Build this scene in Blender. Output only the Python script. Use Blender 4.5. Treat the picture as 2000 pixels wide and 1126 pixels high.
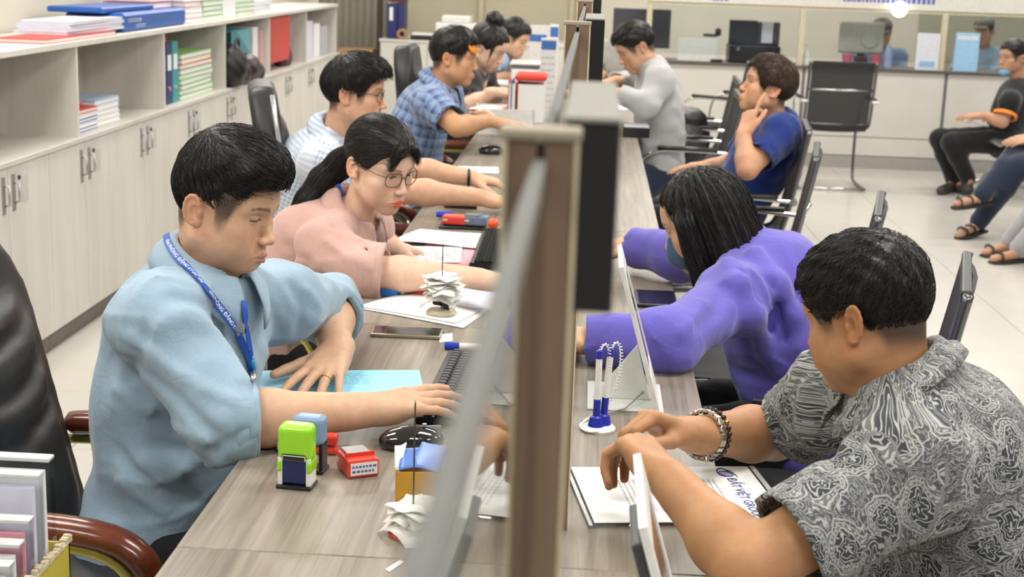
import bpy, bmesh, math, random
import numpy as np
from mathutils import Vector, Matrix

for o in list(bpy.data.objects):
    bpy.data.objects.remove(o, do_unlink=True)
SC = bpy.context.scene
COL = SC.collection
RNG = random.Random(7)

# ------------------------------------------------------------------ camera
FPX, CX, CY, CAMH = 2800.0, 1000.0, 563.0, 1.55
ROLL = 0.035
_a = 165 * math.cos(ROLL) - 628 * math.sin(ROLL)
_L = math.sqrt(165 ** 2 + 628 ** 2 + FPX ** 2)
YAW = math.asin(_a / _L)
PITCH = math.acos(FPX / _L / math.cos(YAW))
F_ = Vector((-math.sin(YAW) * math.cos(PITCH), math.cos(YAW) * math.cos(PITCH), -math.sin(PITCH)))
R0_ = Vector((math.cos(YAW), math.sin(YAW), 0))
U0_ = R0_.cross(F_)
R_ = R0_ * math.cos(ROLL) + U0_ * math.sin(ROLL)
U_ = U0_ * math.cos(ROLL) - R0_ * math.sin(ROLL)
CAMP = Vector((0, 0, CAMH))

cam_d = bpy.data.cameras.new('camera')
cam_d.sensor_width = 36.0
cam_d.lens = FPX / 2000 * 36
cam_d.clip_start = 0.02
cam_d.dof.use_dof = True
cam_d.dof.focus_distance = 2.45
cam_d.dof.aperture_fstop = 8.5
cam = bpy.data.objects.new('camera', cam_d)
COL.objects.link(cam)
m3 = Matrix((R_, U_, -F_)).transposed()
cam.matrix_world = Matrix.Translation(CAMP) @ m3.to_4x4()
SC.camera = cam

# ------------------------------------------------------------------ world, exposure
SC.view_settings.view_transform = 'Standard'
SC.view_settings.look = 'None'
SC.view_settings.gamma = 1
SC.view_settings.use_curve_mapping = False
SC.view_settings.exposure = 0.12
wd = bpy.data.worlds.new('world'); SC.world = wd
wd.use_nodes = True
wd.node_tree.nodes['Background'].inputs[0].default_value = (1.0, 0.985, 0.96, 1)
wd.node_tree.nodes['Background'].inputs[1].default_value = 0.32

# ------------------------------------------------------------------ pixel helpers (a pixel gives a direction; depth comes from a plane)
def ray(px, py):
    return F_ * FPX + R_ * (px - CX) + U_ * (CY - py)
def AY(px, py, Y):
    d = ray(px, py); return CAMP + d * (Y / d.y)
def AZ(px, py, z):
    d = ray(px, py); return CAMP + d * ((z - CAMH) / d.z)
def AX(px, py, x):
    d = ray(px, py); return CAMP + d * (x / d.x)
def proj(p):
    v = Vector(p) - CAMP
    w = v.dot(F_)
    return (CX + FPX * v.dot(R_) / w, CY - FPX * v.dot(U_) / w)

# ------------------------------------------------------------------ materials
MATS = {}
def _new(name):
    m = bpy.data.materials.new(name); m.use_nodes = True
    nt = m.node_tree
    b = nt.nodes['Principled BSDF']
    return m, nt, b
def nd(nt, typ, **kw):
    n = nt.nodes.new(typ)
    for k, v in kw.items():
        if k.startswith('i_'):
            key = k[2:]
            key = int(key) if key.isdigit() else key
            n.inputs[key].default_value = v
        else:
            setattr(n, k, v)
    return n
def lk(nt, a, b): nt.links.new(a, b)
def c4(c): return (c[0], c[1], c[2], 1.0)

def plain(name, col, rough=0.5, metal=0.0, var=0.06, scale=40.0, bump=0.0, coat=0.0, spec=0.5, trans=0.0, sub=0.0, alpha=1.0):
    """principled colour with slight noise variation and optional fine bump"""
    if name in MATS: return MATS[name]
    m, nt, b = _new(name)
    b.inputs['Roughness'].default_value = rough
    b.inputs['Metallic'].default_value = metal
    b.inputs['Coat Weight'].default_value = coat
    b.inputs['Specular IOR Level'].default_value = spec
    b.inputs['Transmission Weight'].default_value = trans
    b.inputs['Subsurface Weight'].default_value = sub
    b.inputs['Alpha'].default_value = alpha
    tc = nd(nt, 'ShaderNodeTexCoord')
    n = nd(nt, 'ShaderNodeTexNoise', i_Scale=scale, i_Detail=4.0)
    lk(nt, tc.outputs['Object'], n.inputs['Vector'])
    r = nd(nt, 'ShaderNodeValToRGB')
    r.color_ramp.elements[0].position = 0.3; r.color_ramp.elements[1].position = 0.7
    r.color_ramp.elements[0].color = c4([max(0, x * (1 - var)) for x in col])
    r.color_ramp.elements[1].color = c4([min(1, x * (1 + var)) for x in col])
    lk(nt, n.outputs['Fac'], r.inputs['Fac']); lk(nt, r.outputs['Color'], b.inputs['Base Color'])
    if bump > 0:
        bp = nd(nt, 'ShaderNodeBump', i_Strength=1.0, i_Distance=bump)
        lk(nt, n.outputs['Fac'], bp.inputs['Height']); lk(nt, bp.outputs['Normal'], b.inputs['Normal'])
    MATS[name] = m
    return m

def wood(name, c1, c2, axis='Y', scale=6.0, rough=0.45, streak=14.0, bump=0.0003, dirt=0.0):
    """grain streaks along one axis"""
    if name in MATS: return MATS[name]
    m, nt, b = _new(name)
    b.inputs['Roughness'].default_value = rough
    tc = nd(nt, 'ShaderNodeTexCoord')
    mp = nd(nt, 'ShaderNodeMapping')
    s = {'X': (1, streak, streak), 'Y': (streak, 1, streak), 'Z': (streak, streak, 1)}[axis]
    mp.inputs['Scale'].default_value = s
    lk(nt, tc.outputs['Object'], mp.inputs['Vector'])
    n = nd(nt, 'ShaderNodeTexNoise', i_Scale=scale, i_Detail=8.0, i_Roughness=0.65, i_Distortion=0.6)
    lk(nt, mp.outputs['Vector'], n.inputs['Vector'])
    n2 = nd(nt, 'ShaderNodeTexNoise', i_Scale=scale * 0.35, i_Detail=3.0)
    lk(nt, mp.outputs['Vector'], n2.inputs['Vector'])
    mx = nd(nt, 'ShaderNodeMath', operation='ADD'); 
    lk(nt, n.outputs['Fac'], mx.inputs[0]); lk(nt, n2.outputs['Fac'], mx.inputs[1])
    r = nd(nt, 'ShaderNodeValToRGB')
    r.color_ramp.elements[0].position = 0.38; r.color_ramp.elements[1].position = 0.62
    r.color_ramp.elements[0].color = c4(c1); r.color_ramp.elements[1].color = c4(c2)
    ml = nd(nt, 'ShaderNodeMath', operation='MULTIPLY', i_1=0.5)
    lk(nt, mx.outputs[0], ml.inputs[0]); lk(nt, ml.outputs[0], r.inputs['Fac'])
    out = r.outputs['Color']
    if dirt > 0:
        n3 = nd(nt, 'ShaderNodeTexNoise', i_Scale=18.0, i_Detail=6.0, i_Roughness=0.7)
        lk(nt, tc.outputs['Object'], n3.inputs['Vector'])
        rr = nd(nt, 'ShaderNodeValToRGB')
        rr.color_ramp.elements[0].position = 0.66; rr.color_ramp.elements[1].position = 0.8
        rr.color_ramp.elements[0].color = (1, 1, 1, 1)
        rr.color_ramp.elements[1].color = (1 - dirt, 1 - dirt, 1 - dirt, 1)
        lk(nt, n3.outputs['Fac'], rr.inputs['Fac'])
        mm = nd(nt, 'ShaderNodeMix', data_type='RGBA', blend_type='MULTIPLY')
        mm.inputs[0].default_value = 1.0
        lk(nt, out, mm.inputs[6]); lk(nt, rr.outputs['Color'], mm.inputs[7])
        out = mm.outputs[2]
    lk(nt, out, b.inputs['Base Color'])
    bp = nd(nt, 'ShaderNodeBump', i_Strength=1.0, i_Distance=bump)
    lk(nt, n.outputs['Fac'], bp.inputs['Height']); lk(nt, bp.outputs['Normal'], b.inputs['Normal'])
    MATS[name] = m
    return m

# ------------------------------------------------------------------ objects
def tag(o, label=None, cat=None, group=None, kind=None):
    if label: o['label'] = label
    if cat: o['category'] = cat
    if group: o['group'] = group
    if kind: o['kind'] = kind
    return o
def empty(name, loc=(0, 0, 0), rz=0.0, label=None, cat=None, group=None):
    o = bpy.data.objects.new(name, None); COL.objects.link(o)
    o.empty_display_size = 0.05
    o.location = loc; o.rotation_euler = (0, 0, rz)
    return tag(o, label, cat, group)
def link_mesh(name, me, mat=None, parent=None):
    o = bpy.data.objects.new(name, me); COL.objects.link(o)
    if mat is not None:
        for mm in (mat if isinstance(mat, (list, tuple)) else [mat]): me.materials.append(mm)
    if parent is not None: o.parent = parent
    return o
def copy_tree(o, parent=None):
    c = o.copy(); COL.objects.link(c); c.parent = parent
    for ch in list(o.children): copy_tree(ch, c)
    return c
def np_mesh(name, V, Fq, smooth=True, cols=None, uv=None):
    """mesh from numpy verts (n,3) and faces (m,3|4)"""
    me = bpy.data.meshes.new(name)
    V = np.asarray(V, dtype=np.float32); Fq = np.asarray(Fq, dtype=np.int32)
    me.vertices.add(len(V)); me.vertices.foreach_set('co', V.ravel())
    k = Fq.shape[1]
    me.loops.add(Fq.size); me.loops.foreach_set('vertex_index', Fq.ravel())
    me.polygons.add(len(Fq))
    me.polygons.foreach_set('loop_start', np.arange(0, Fq.size, k, dtype=np.int32))
    me.update(calc_edges=True)
    if smooth: me.polygons.foreach_set('use_smooth', np.ones(len(Fq), dtype=bool))
    if cols is not None:
        a = me.attributes.new('Col', 'FLOAT_COLOR', 'POINT')
        cc = np.ones((len(V), 4), dtype=np.float32); cc[:, :3] = cols
        a.data.foreach_set('color', cc.ravel())
    if uv is not None:
        a = me.attributes.new('fuv', 'FLOAT_VECTOR', 'POINT')
        uu = np.zeros((len(V), 3), dtype=np.float32); uu[:, :uv.shape[1]] = uv
        a.data.foreach_set('vector', uu.ravel())
    return me

class MB:
    """collects boxes / tubes / lathes / prisms into one bmesh"""
    def __init__(s): s.bm = bmesh.new()
    def _bev(s, verts, bev, seg=2):
        if bev > 0:
            es = list({e for v in verts for e in v.link_edges})
            bmesh.ops.bevel(s.bm, geom=es, offset=bev, segments=seg, profile=0.5, affect='EDGES')
    def box(s, x0, x1, y0, y1, z0, z1, bev=0.0, seg=2, M=None):
        r = bmesh.ops.create_cube(s.bm, size=1.0)
        vs = r['verts']
        for v in vs:
            v.co = Vector(((x0 + x1) / 2 + v.co.x * (x1 - x0), (y0 + y1) / 2 + v.co.y * (y1 - y0), (z0 + z1) / 2 + v.co.z * (z1 - z0)))
            if M is not None: v.co = M @ v.co
        s._bev(vs, bev, seg); return s
    def tube(s, pts, r, n=10, closed=False, caps=True, flat=1.0):
        """swept tube; r scalar or list"""
        pts = [Vector(p) for p in pts]; N = len(pts)
        rs = r if isinstance(r, (list, tuple)) else [r] * N
        t0 = (pts[1] - pts[0]).normalized()
        a = Vector((0, 0, 1)) if abs(t0.z) < 0.9 else Vector((1, 0, 0))
        u = (a - t0 * a.dot(t0)).normalized()
        rings = []
        for i, p in enumerate(pts):
            if closed: t = (pts[(i + 1) % N] - pts[i - 1]).normalized()
            elif i == 0: t = (pts[1] - p).normalized()
            elif i == N - 1: t = (p - pts[i - 1]).normalized()
            else: t = (pts[i + 1] - pts[i - 1]).normalized()
            u = (u - t * u.dot(t)).normalized(); w = t.cross(u)
            rings.append([s.bm.verts.new(p + (u * math.cos(2 * math.pi * k / n) * flat + w * math.sin(2 * math.pi * k / n)) * rs[i]) for k in range(n)])
        for i in range(N if closed else N - 1):
            A, B = rings[i], rings[(i + 1) % N]
            for k in range(n):
                s.bm.faces.new((A[k], A[(k + 1) % n], B[(k + 1) % n], B[k]))
        if caps and not closed:
            s.bm.faces.new(list(reversed(rings[0]))); s.bm.faces.new(rings[-1])
        return s
    def lathe(s, prof, n=24, M=None):
        """profile of (r,z) revolved around z"""
        rings = []
        for r, z in prof:
            if r < 1e-6: rings.append([s.bm.verts.new((0, 0, z))])
            else: rings.append([s.bm.verts.new((r * math.cos(2 * math.pi * k / n), r * math.sin(2 * math.pi * k / n), z)) for k in range(n)])
        for A, B in zip(rings[:-1], rings[1:]):
            for k in range(n):
                a0, a1 = A[k % len(A)], A[(k + 1) % len(A)]
                b0, b1 = B[k % len(B)], B[(k + 1) % len(B)]
                f = [a0, a1, b1, b0]; f2 = []
                for v in f:
                    if v not in f2: f2.append(v)
                if len(f2) >= 3:
                    try: s.bm.faces.new(f2)
                    except ValueError: pass
        if M is not None:
            for R in rings:
                for v in R: v.co = M @ v.co
        return s
    def prism(s, poly, z0, z1, M=None, bev=0.0):
        """xy polygon extruded z0..z1"""
        a = [s.bm.verts.new((x, y, z0)) for x, y in poly]
        b = [s.bm.verts.new((x, y, z1)) for x, y in poly]
        s.bm.faces.new(list(reversed(a))); s.bm.faces.new(b)
        n = len(poly)
        for i in range(n): s.bm.faces.new((a[i], a[(i + 1) % n], b[(i + 1) % n], b[i]))
        if M is not None:
            for v in a + b: v.co = M @ v.co
        s._bev(a + b, bev); return s
    def grid(s, P, closed_u=False, closed_v=False):
        """P[i][j] points -> quads"""
        V = [[s.bm.verts.new(p) for p in row] for row in P]
        nu, nv = len(V), len(V[0])
        for i in range(nu if closed_u else nu - 1):
            for j in range(nv if closed_v else nv - 1):
                s.bm.faces.new((V[i][j], V[i][(j + 1) % nv], V[(i + 1) % nu][(j + 1) % nv], V[(i + 1) % nu][j]))
        return s
    def solid(s, t):
        """give every face so far thickness"""
        bmesh.ops.recalc_face_normals(s.bm, faces=s.bm.faces[:])
        bmesh.ops.solidify(s.bm, geom=s.bm.faces[:], thickness=t); return s
    def mesh(s, name, smooth=False, angle=None):
        bmesh.ops.recalc_face_normals(s.bm, faces=s.bm.faces[:])
        me = bpy.data.meshes.new(name); s.bm.to_mesh(me); s.bm.free()
        if smooth or angle:
            me.polygons.foreach_set('use_smooth', np.ones(len(me.polygons), dtype=bool))
            if angle: me.set_sharp_from_angle(angle=math.radians(angle))
        return me
    def build(s, name, mat, parent=None, smooth=False, angle=None):
        return link_mesh(name, s.mesh(name, smooth, angle), mat, parent)

def text_mesh(txt, size=1.0, bold=False, align='CENTER'):
    """flat lettering as mesh in xy plane, height about size"""
    cu = bpy.data.curves.new('lettering', 'FONT'); cu.body = txt; cu.size = size
    cu.align_x = align; cu.align_y = 'CENTER'; cu.resolution_u = 2
    if bold: cu.offset = size * 0.018
    o = bpy.data.objects.new('lettering_tmp', cu); COL.objects.link(o)
    dg = bpy.context.evaluated_depsgraph_get()
    me = bpy.data.meshes.new_from_object(o.evaluated_get(dg))
    bpy.data.objects.remove(o, do_unlink=True)
    bpy.data.curves.remove(cu)
    return me
def frame(o, origin, xdir, ydir):
    """place object so local x,y lie along the given directions"""
    x = Vector(xdir).normalized(); y = Vector(ydir); y = (y - x * y.dot(x)).normalized(); z = x.cross(y)
    M = Matrix((x, y, z)).transposed().to_4x4(); M.translation = Vector(origin)
    o.matrix_world = M
    return o
def frameM(origin, xdir, ydir):
    x = Vector(xdir).normalized(); y = Vector(ydir); y = (y - x * y.dot(x)).normalized(); z = x.cross(y)
    M = Matrix((x, y, z)).transposed().to_4x4(); M.translation = Vector(origin)
    return M
# ------------------------------------------------------------------ implicit surfaces for bodies, clothes, hair
def smin(a, b, k):
    if k <= 0: return np.minimum(a, b)
    h = np.maximum(k - np.abs(a - b), 0.0) / k
    return np.minimum(a, b) - h * h * (k * 0.25)
def smax(a, b, k): return -smin(-a, -b, k)
A3 = lambda v: np.array([float(v[0]), float(v[1]), float(v[2])])

class Field:
    """smooth blend of primitives, polygonised with surface nets"""
    def __init__(s): s.ops = []
    def _add(s, fn, lo, hi, k, op): s.ops.append((fn, np.asarray(lo, float), np.asarray(hi, float), k, op)); return s
    def cone(s, a, b, ra, rb, k=0.02, op='u', mir=False, cut=None, flat=None):
        """tapered capsule a->b; cut: flat end plane (point, normal); flat: (axis, factor) squashes the section along an axis"""
        a, b = A3(a), A3(b); ab = b - a; L2 = max(float(ab @ ab), 1e-12)
        if flat is not None:
            fa = A3(flat[0]); fa = fa / np.linalg.norm(fa); ff = flat[1]
        if cut is not None: cp, cn = A3(cut[0]), A3(cut[1]); cn = cn / np.linalg.norm(cn)
        def fn(X, Y, Z):
            if mir: X = np.abs(X)
            px, py, pz = X - a[0], Y - a[1], Z - a[2]
            t = np.clip((px * ab[0] + py * ab[1] + pz * ab[2]) / L2, 0, 1)
            qx, qy, qz = px - t * ab[0], py - t * ab[1], pz - t * ab[2]
            if flat is not None:
                c = (qx * fa[0] + qy * fa[1] + qz * fa[2]) * (1 / ff - 1)
                qx, qy, qz = qx + c * fa[0], qy + c * fa[1], qz + c * fa[2]
            d = np.sqrt(qx * qx + qy * qy + qz * qz) - (ra + t * (rb - ra))
            if flat is not None: d = d * min(ff, 1.0)
            if cut is not None: d = np.maximum(d, (X - cp[0]) * cn[0] + (Y - cp[1]) * cn[1] + (Z - cp[2]) * cn[2])
            return d
        r = max(ra, rb) * (1.0 if flat is None else max(1.0, flat[1]))
        lo, hi = np.minimum(a, b) - r, np.maximum(a, b) + r
        if mir: hi[0] = max(abs(lo[0]), abs(hi[0])); lo[0] = -hi[0]
        return s._add(fn, lo, hi, k, op)
    def chain(s, pts, rs, k=0.02, **kw):
        for i in range(len(pts) - 1): s.cone(pts[i], pts[i + 1], rs[i], rs[i + 1], k, **kw)
        return s
    def ell(s, c, r, k=0.02, op='u', mir=False, R=None):
        """ellipsoid; R: 3x3 rows = local axes"""
        c, r = A3(c), A3(r)
        Rm = None if R is None else np.array([[float(x) for x in row] for row in R])
        def fn(X, Y, Z):
            if mir: X = np.abs(X)
            x, y, z = X - c[0], Y - c[1], Z - c[2]
            if Rm is not None:
                x, y, z = (Rm[0, 0] * x + Rm[0, 1] * y + Rm[0, 2] * z, Rm[1, 0] * x + Rm[1, 1] * y + Rm[1, 2] * z, Rm[2, 0] * x + Rm[2, 1] * y + Rm[2, 2] * z)
            a, b, e = x / r[0], y / r[1], z / r[2]
            k0 = np.sqrt(a * a + b * b + e * e)
            a, b, e = a / r[0], b / r[1], e / r[2]
            k1 = np.sqrt(a * a + b * b + e * e)
            return k0 * (k0 - 1) / np.maximum(k1, 1e-6)
        m = r.max() if Rm is not None else r
        lo, hi = c - m, c + m
        if mir: hi[0] = max(abs(lo[0]), abs(hi[0])); lo[0] = -hi[0]
        return s._add(fn, lo, hi, k, op)
    def rbox(s, c, half, r=.01, k=0.0, op='u', R=None):
        c, hf = A3(c), A3(half)
        Rm = np.eye(3) if R is None else np.array([[float(x) for x in row] for row in R])
        def fn(X, Y, Z):
            x, y, z = X - c[0], Y - c[1], Z - c[2]
            q = [np.abs(Rm[i, 0] * x + Rm[i, 1] * y + Rm[i, 2] * z) - hf[i] + r for i in range(3)]
            o = np.sqrt(np.maximum(q[0], 0) ** 2 + np.maximum(q[1], 0) ** 2 + np.maximum(q[2], 0) ** 2)
            return o + np.minimum(np.maximum(q[0], np.maximum(q[1], q[2])), 0) - r
        m = np.abs(Rm.T) @ hf
        return s._add(fn, c - m, c + m, k, op)
    def fold(s, pts, w, depth):
        """ridge (depth>0) or crease (depth<0) along a polyline"""
        P = [A3(p) for p in pts]
        def fn(X, Y, Z):
            best = None
            for a, b in zip(P[:-1], P[1:]):
                ab = b - a; L2 = max(float(ab @ ab), 1e-12)
                px, py, pz = X - a[0], Y - a[1], Z - a[2]
                t = np.clip((px * ab[0] + py * ab[1] + pz * ab[2]) / L2, 0, 1)
                d = (px - t * ab[0]) ** 2 + (py - t * ab[1]) ** 2 + (pz - t * ab[2]) ** 2
                best = d if best is None else np.minimum(best, d)
            return -depth * np.exp(-best / (w * w))
        A = np.array(P)
        return s._add(fn, A.min(0) - 2.2 * w, A.max(0) + 2.2 * w, 0, 'add')
    def warp(s, fn): s.ops.append((fn, None, None, 0, 'add')); return s
    def cutf(s, fn, k=0.0, op='i'): s.ops.append((fn, None, None, k, op)); return s
    def plane(s, p, n, k=0.0):
        """keep the side the normal points away from"""
        p, n = A3(p), A3(n); n = n / np.linalg.norm(n)
        return s.cutf(lambda X, Y, Z: (X - p[0]) * n[0] + (Y - p[1]) * n[1] + (Z - p[2]) * n[2], k)
    def at(s, P):
        P = np.asarray(P, float); X, Y, Z = P[..., 0], P[..., 1], P[..., 2]
        d = np.full(X.shape, 1.0)
        for fn, lo, hi, k, op in s.ops: d = s._comb(d, fn(X, Y, Z), k, op)
        return d
    @staticmethod
    def _comb(d, v, k, op):
        if op == 'u': return smin(d, v, k)
        if op == 's': return smax(d, -v, k)
        if op == 'i': return smax(d, v, k)
        return d + v
    def grad(s, P, e=1e-3):
        P = np.asarray(P, float); g = np.zeros_like(P)
        for i in range(3):
            q = P.copy(); q[..., i] += e; p = P.copy(); p[..., i] -= e
            g[..., i] = s.at(q) - s.at(p)
        return g / np.maximum(np.linalg.norm(g, axis=-1, keepdims=True), 1e-9)
    def bounds(s):
        L = [o for o in s.ops if o[1] is not None and o[4] == 'u']
        return np.min([o[1] for o in L], 0), np.max([o[2] for o in L], 0)
    def poly(s, h, lo=None, hi=None):
        l, u = s.bounds()
        lo = l - 3 * h if lo is None else np.asarray(lo, float)
        hi = u + 3 * h if hi is None else np.asarray(hi, float)
        n = np.maximum(np.ceil((hi - lo) / h).astype(int) + 1, 4)
        ax = [(lo[i] + h * np.arange(n[i])).astype(np.float32) for i in range(3)]
        D = np.full(tuple(n), 0.2, dtype=np.float32)
        for fn, a, b, k, op in s.ops:
            if a is None:
                sl = [slice(0, n[i]) for i in range(3)]
            else:
                m = k + 3 * h
                sl = []
                for i in range(3):
                    i0 = max(0, int((a[i] - m - lo[i]) / h)); i1 = min(n[i], int((b[i] + m - lo[i]) / h) + 2)
                    sl.append(slice(i0, max(i0, i1)))
                if any(q.stop - q.start < 1 for q in sl): continue
            X = ax[0][sl[0]][:, None, None]; Y = ax[1][sl[1]][None, :, None]; Z = ax[2][sl[2]][None, None, :]
            sl = tuple(sl)
            D[sl] = s._comb(D[sl], fn(X, Y, Z).astype(np.float32), k, op)
        return nets(D, lo, h)
    def trace(s, px, py, tmin=0.3, tmax=14):
        """where the photo pixel's ray meets this surface"""
        d = np.array(ray(px, py).normalized()); o = np.array(CAMP)
        t = tmin
        for _ in range(200):
            v = float(s.at(o + d * t))
            if v < 4e-4: return Vector(o + d * t)
            t += max(v * 0.8, 5e-4)
            if t > tmax: break
        return None
    def project(s, p):
        p = np.asarray([list(p)], float)
        for _ in range(6): p = p - s.grad(p) * s.at(p)[:, None]
        return Vector(p[0])

def nets(D, lo, h):
    S = D < 0
    n = D.shape
    c = np.zeros(tuple(x - 1 for x in n), dtype=np.int8)
    offs = [(i, j, k) for i in (0, 1) for j in (0, 1) for k in (0, 1)]
    for i, j, k in offs: c += S[i:n[0] - 1 + i, j:n[1] - 1 + j, k:n[2] - 1 + k]
    ids = np.argwhere((c > 0) & (c < 8))
    if len(ids) == 0: return np.zeros((0, 3)), np.zeros((0, 4), int)
    idx = np.full(c.shape, -1, dtype=np.int32); idx[ids[:, 0], ids[:, 1], ids[:, 2]] = np.arange(len(ids))
    acc = np.zeros((len(ids), 3)); cnt = np.zeros(len(ids))
    val = {o: D[ids[:, 0] + o[0], ids[:, 1] + o[1], ids[:, 2] + o[2]] for o in offs}
    for a in offs:
        for ax in range(3):
            if a[ax] == 1: continue
            b = list(a); b[ax] = 1; b = tuple(b)
            va, vb = val[a], val[b]
            m = (va < 0) != (vb < 0)
            t = np.where(m, va / np.where(m, va - vb, 1), 0)
            pos = np.tile(np.array(a, float), (len(ids), 1)); pos[:, ax] = t
            acc += pos * m[:, None]; cnt += m
    V = (ids + acc / np.maximum(cnt, 1)[:, None]) * h + np.asarray(lo)
    faces = []
    for ax in range(3):
        u, w = (ax + 1) % 3, (ax + 2) % 3
        sl0 = [slice(None)] * 3; sl1 = [slice(None)] * 3
        sl0[ax] = slice(0, n[ax] - 1); sl1[ax] = slice(1, n[ax])
        for q in (u, w):
            sl0[q] = slice(1, n[q] - 1); sl1[q] = slice(1, n[q] - 1)
        a, b = S[tuple(sl0)], S[tuple(sl1)]
        e = np.argwhere(a != b)
        if len(e) == 0: continue
        e[:, u] += 1; e[:, w] += 1
        flip = S[e[:, 0], e[:, 1], e[:, 2]]
        def g(du, dw):
            q = e.copy(); q[:, u] -= du; q[:, w] -= dw
            return idx[q[:, 0], q[:, 1], q[:, 2]]
        f = np.stack([g(1, 1), g(0, 1), g(0, 0), g(1, 0)], 1)
        f[~flip] = f[~flip][:, ::-1]
        faces.append(f)
    Fq = np.concatenate(faces)
    Fq = Fq[(Fq >= 0).all(1)]
    return V, Fq
def relax(V, Fq, it=2, lam=.5):
    """light smoothing of a polygonised surface"""
    E = np.concatenate([Fq[:, [i, (i + 1) % Fq.shape[1]]] for i in range(Fq.shape[1])])
    n = len(V); cnt = np.bincount(E[:, 0], minlength=n) + np.bincount(E[:, 1], minlength=n)
    for _ in range(it):
        S = np.stack([np.bincount(E[:, 0], V[E[:, 1], c], n) + np.bincount(E[:, 1], V[E[:, 0], c], n) for c in range(3)], 1)
        V = V + lam * (S / np.maximum(cnt, 1)[:, None] - V)
    return V
def join_np(parts):
    """parts: list of (V,F,cols)"""
    Vs, Fs, Cs, o = [], [], [], 0
    for V, Fq, C in parts:
        Vs.append(V); Fs.append(Fq + o); Cs.append(C); o += len(V)
    return np.concatenate(Vs), np.concatenate(Fs), np.concatenate(Cs)
def hash_noise(P, scale, seed=0, octaves=3):
    """cheap smooth noise from rotated sines, about -1..1"""
    rg = np.random.RandomState(seed)
    X, Y, Z = P[..., 0] * scale, P[..., 1] * scale, P[..., 2] * scale
    out = 0; amp = 1.0; tot = 0
    for o in range(octaves):
        for _ in range(3):
            k = rg.normal(size=3); k = k / np.linalg.norm(k) * (1.7 ** o)
            ph = rg.uniform(0, 6.28)
            out = out + amp * np.sin(k[0] * X + k[1] * Y + k[2] * Z + ph + 0.8 * np.sin(k[1] * X * 0.6 + k[2] * Y * 0.6 - k[0] * Z * 0.6))
            tot += amp
        amp *= 0.55
    return out / tot * 1.6
# ------------------------------------------------------------------ people: heads, hands, bodies
def sstep(a, b, x):
    t = np.clip((x - a) / (b - a), 0, 1); return t * t * (3 - 2 * t)
def mixc(C, col, m): return C * (1 - m[:, None]) + np.asarray(col)[None, :] * m[:, None]
def piece(x, tab): return np.interp(x, [t[0] for t in tab], [t[1] for t in tab])

def skin_mat():
    if 'skin' in MATS: return MATS['skin']
    m, nt, b = _new('skin')
    at = nd(nt, 'ShaderNodeAttribute', attribute_name='Col')
    tc = nd(nt, 'ShaderNodeTexCoord')
    n = nd(nt, 'ShaderNodeTexNoise', i_Scale=55.0, i_Detail=5.0, i_Roughness=0.6); lk(nt, tc.outputs['Object'], n.inputs['Vector'])
    r = nd(nt, 'ShaderNodeValToRGB'); r.color_ramp.elements[0].position = .3; r.color_ramp.elements[1].position = .7
    r.color_ramp.elements[0].color = (.92, .89, .87, 1); r.color_ramp.elements[1].color = (1.05, 1.04, 1.03, 1)
    lk(nt, n.outputs['Fac'], r.inputs['Fac'])
    mm = nd(nt, 'ShaderNodeMix', data_type='RGBA', blend_type='MULTIPLY'); mm.inputs[0].default_value = 1
    lk(nt, at.outputs['Color'], mm.inputs[6]); lk(nt, r.outputs['Color'], mm.inputs[7])
    lk(nt, mm.outputs[2], b.inputs['Base Color'])
    b.inputs['Roughness'].default_value = 0.52
    b.inputs['Specular IOR Level'].default_value = 0.35
    b.inputs['Subsurface Weight'].default_value = 0.12
    b.inputs['Subsurface Radius'].default_value = (1.0, 0.4, 0.2)
    b.inputs['Subsurface Scale'].default_value = 0.008
    n2 = nd(nt, 'ShaderNodeTexNoise', i_Scale=700.0, i_Detail=2.0); lk(nt, tc.outputs['Object'], n2.inputs['Vector'])
    bp = nd(nt, 'ShaderNodeBump', i_Strength=0.35, i_Distance=0.0005)
    lk(nt, n2.outputs['Fac'], bp.inputs['Height']); lk(nt, bp.outputs['Normal'], b.inputs['Normal'])
    MATS['skin'] = m; return m
def hair_mat(name='hair_black', col=(.011, .0095, .009), rough=0.33):
    if name in MATS: return MATS[name]
    m, nt, b = _new(name)
    tc = nd(nt, 'ShaderNodeTexCoord')
    n = nd(nt, 'ShaderNodeTexNoise', i_Scale=260.0, i_Detail=4.0); lk(nt, tc.outputs['Object'], n.inputs['Vector'])
    r = nd(nt, 'ShaderNodeValToRGB'); r.color_ramp.elements[0].position = .35; r.color_ramp.elements[1].position = .75
    r.color_ramp.elements[0].color = c4([x * .6 for x in col]); r.color_ramp.elements[1].color = c4([x * 1.9 for x in col])
    lk(nt, n.outputs['Fac'], r.inputs['Fac']); lk(nt, r.outputs['Color'], b.inputs['Base Color'])
    b.inputs['Roughness'].default_value = rough + .06
    b.inputs['Specular IOR Level'].default_value = 0.32
    bp = nd(nt, 'ShaderNodeBump', i_Strength=0.7, i_Distance=0.0012)
    lk(nt, n.outputs['Fac'], bp.inputs['Height']); lk(nt, bp.outputs['Normal'], b.inputs['Normal'])
    MATS[name] = m; return m

def headM(center, fwd, roll=0.0, scale=1.0):
    """local->world for a head: x = person's right, y = face direction, z = up"""
    y = Vector(fwd).normalized(); z = Vector((0, 0, 1)); x = y.cross(z).normalized(); z = x.cross(y)
    if roll:
        q = Matrix.Rotation(roll, 3, y); x = q @ x; z = q @ z
    M = Matrix((x, y, z)).transposed().to_4x4()
    M = Matrix.Translation(Vector(center)) @ M @ Matrix.Scale(scale, 4)
    return M
def mulM(M, V):
    A = np.array(M); return np.asarray(V) @ A[:3, :3].T + A[:3, 3]

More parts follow.
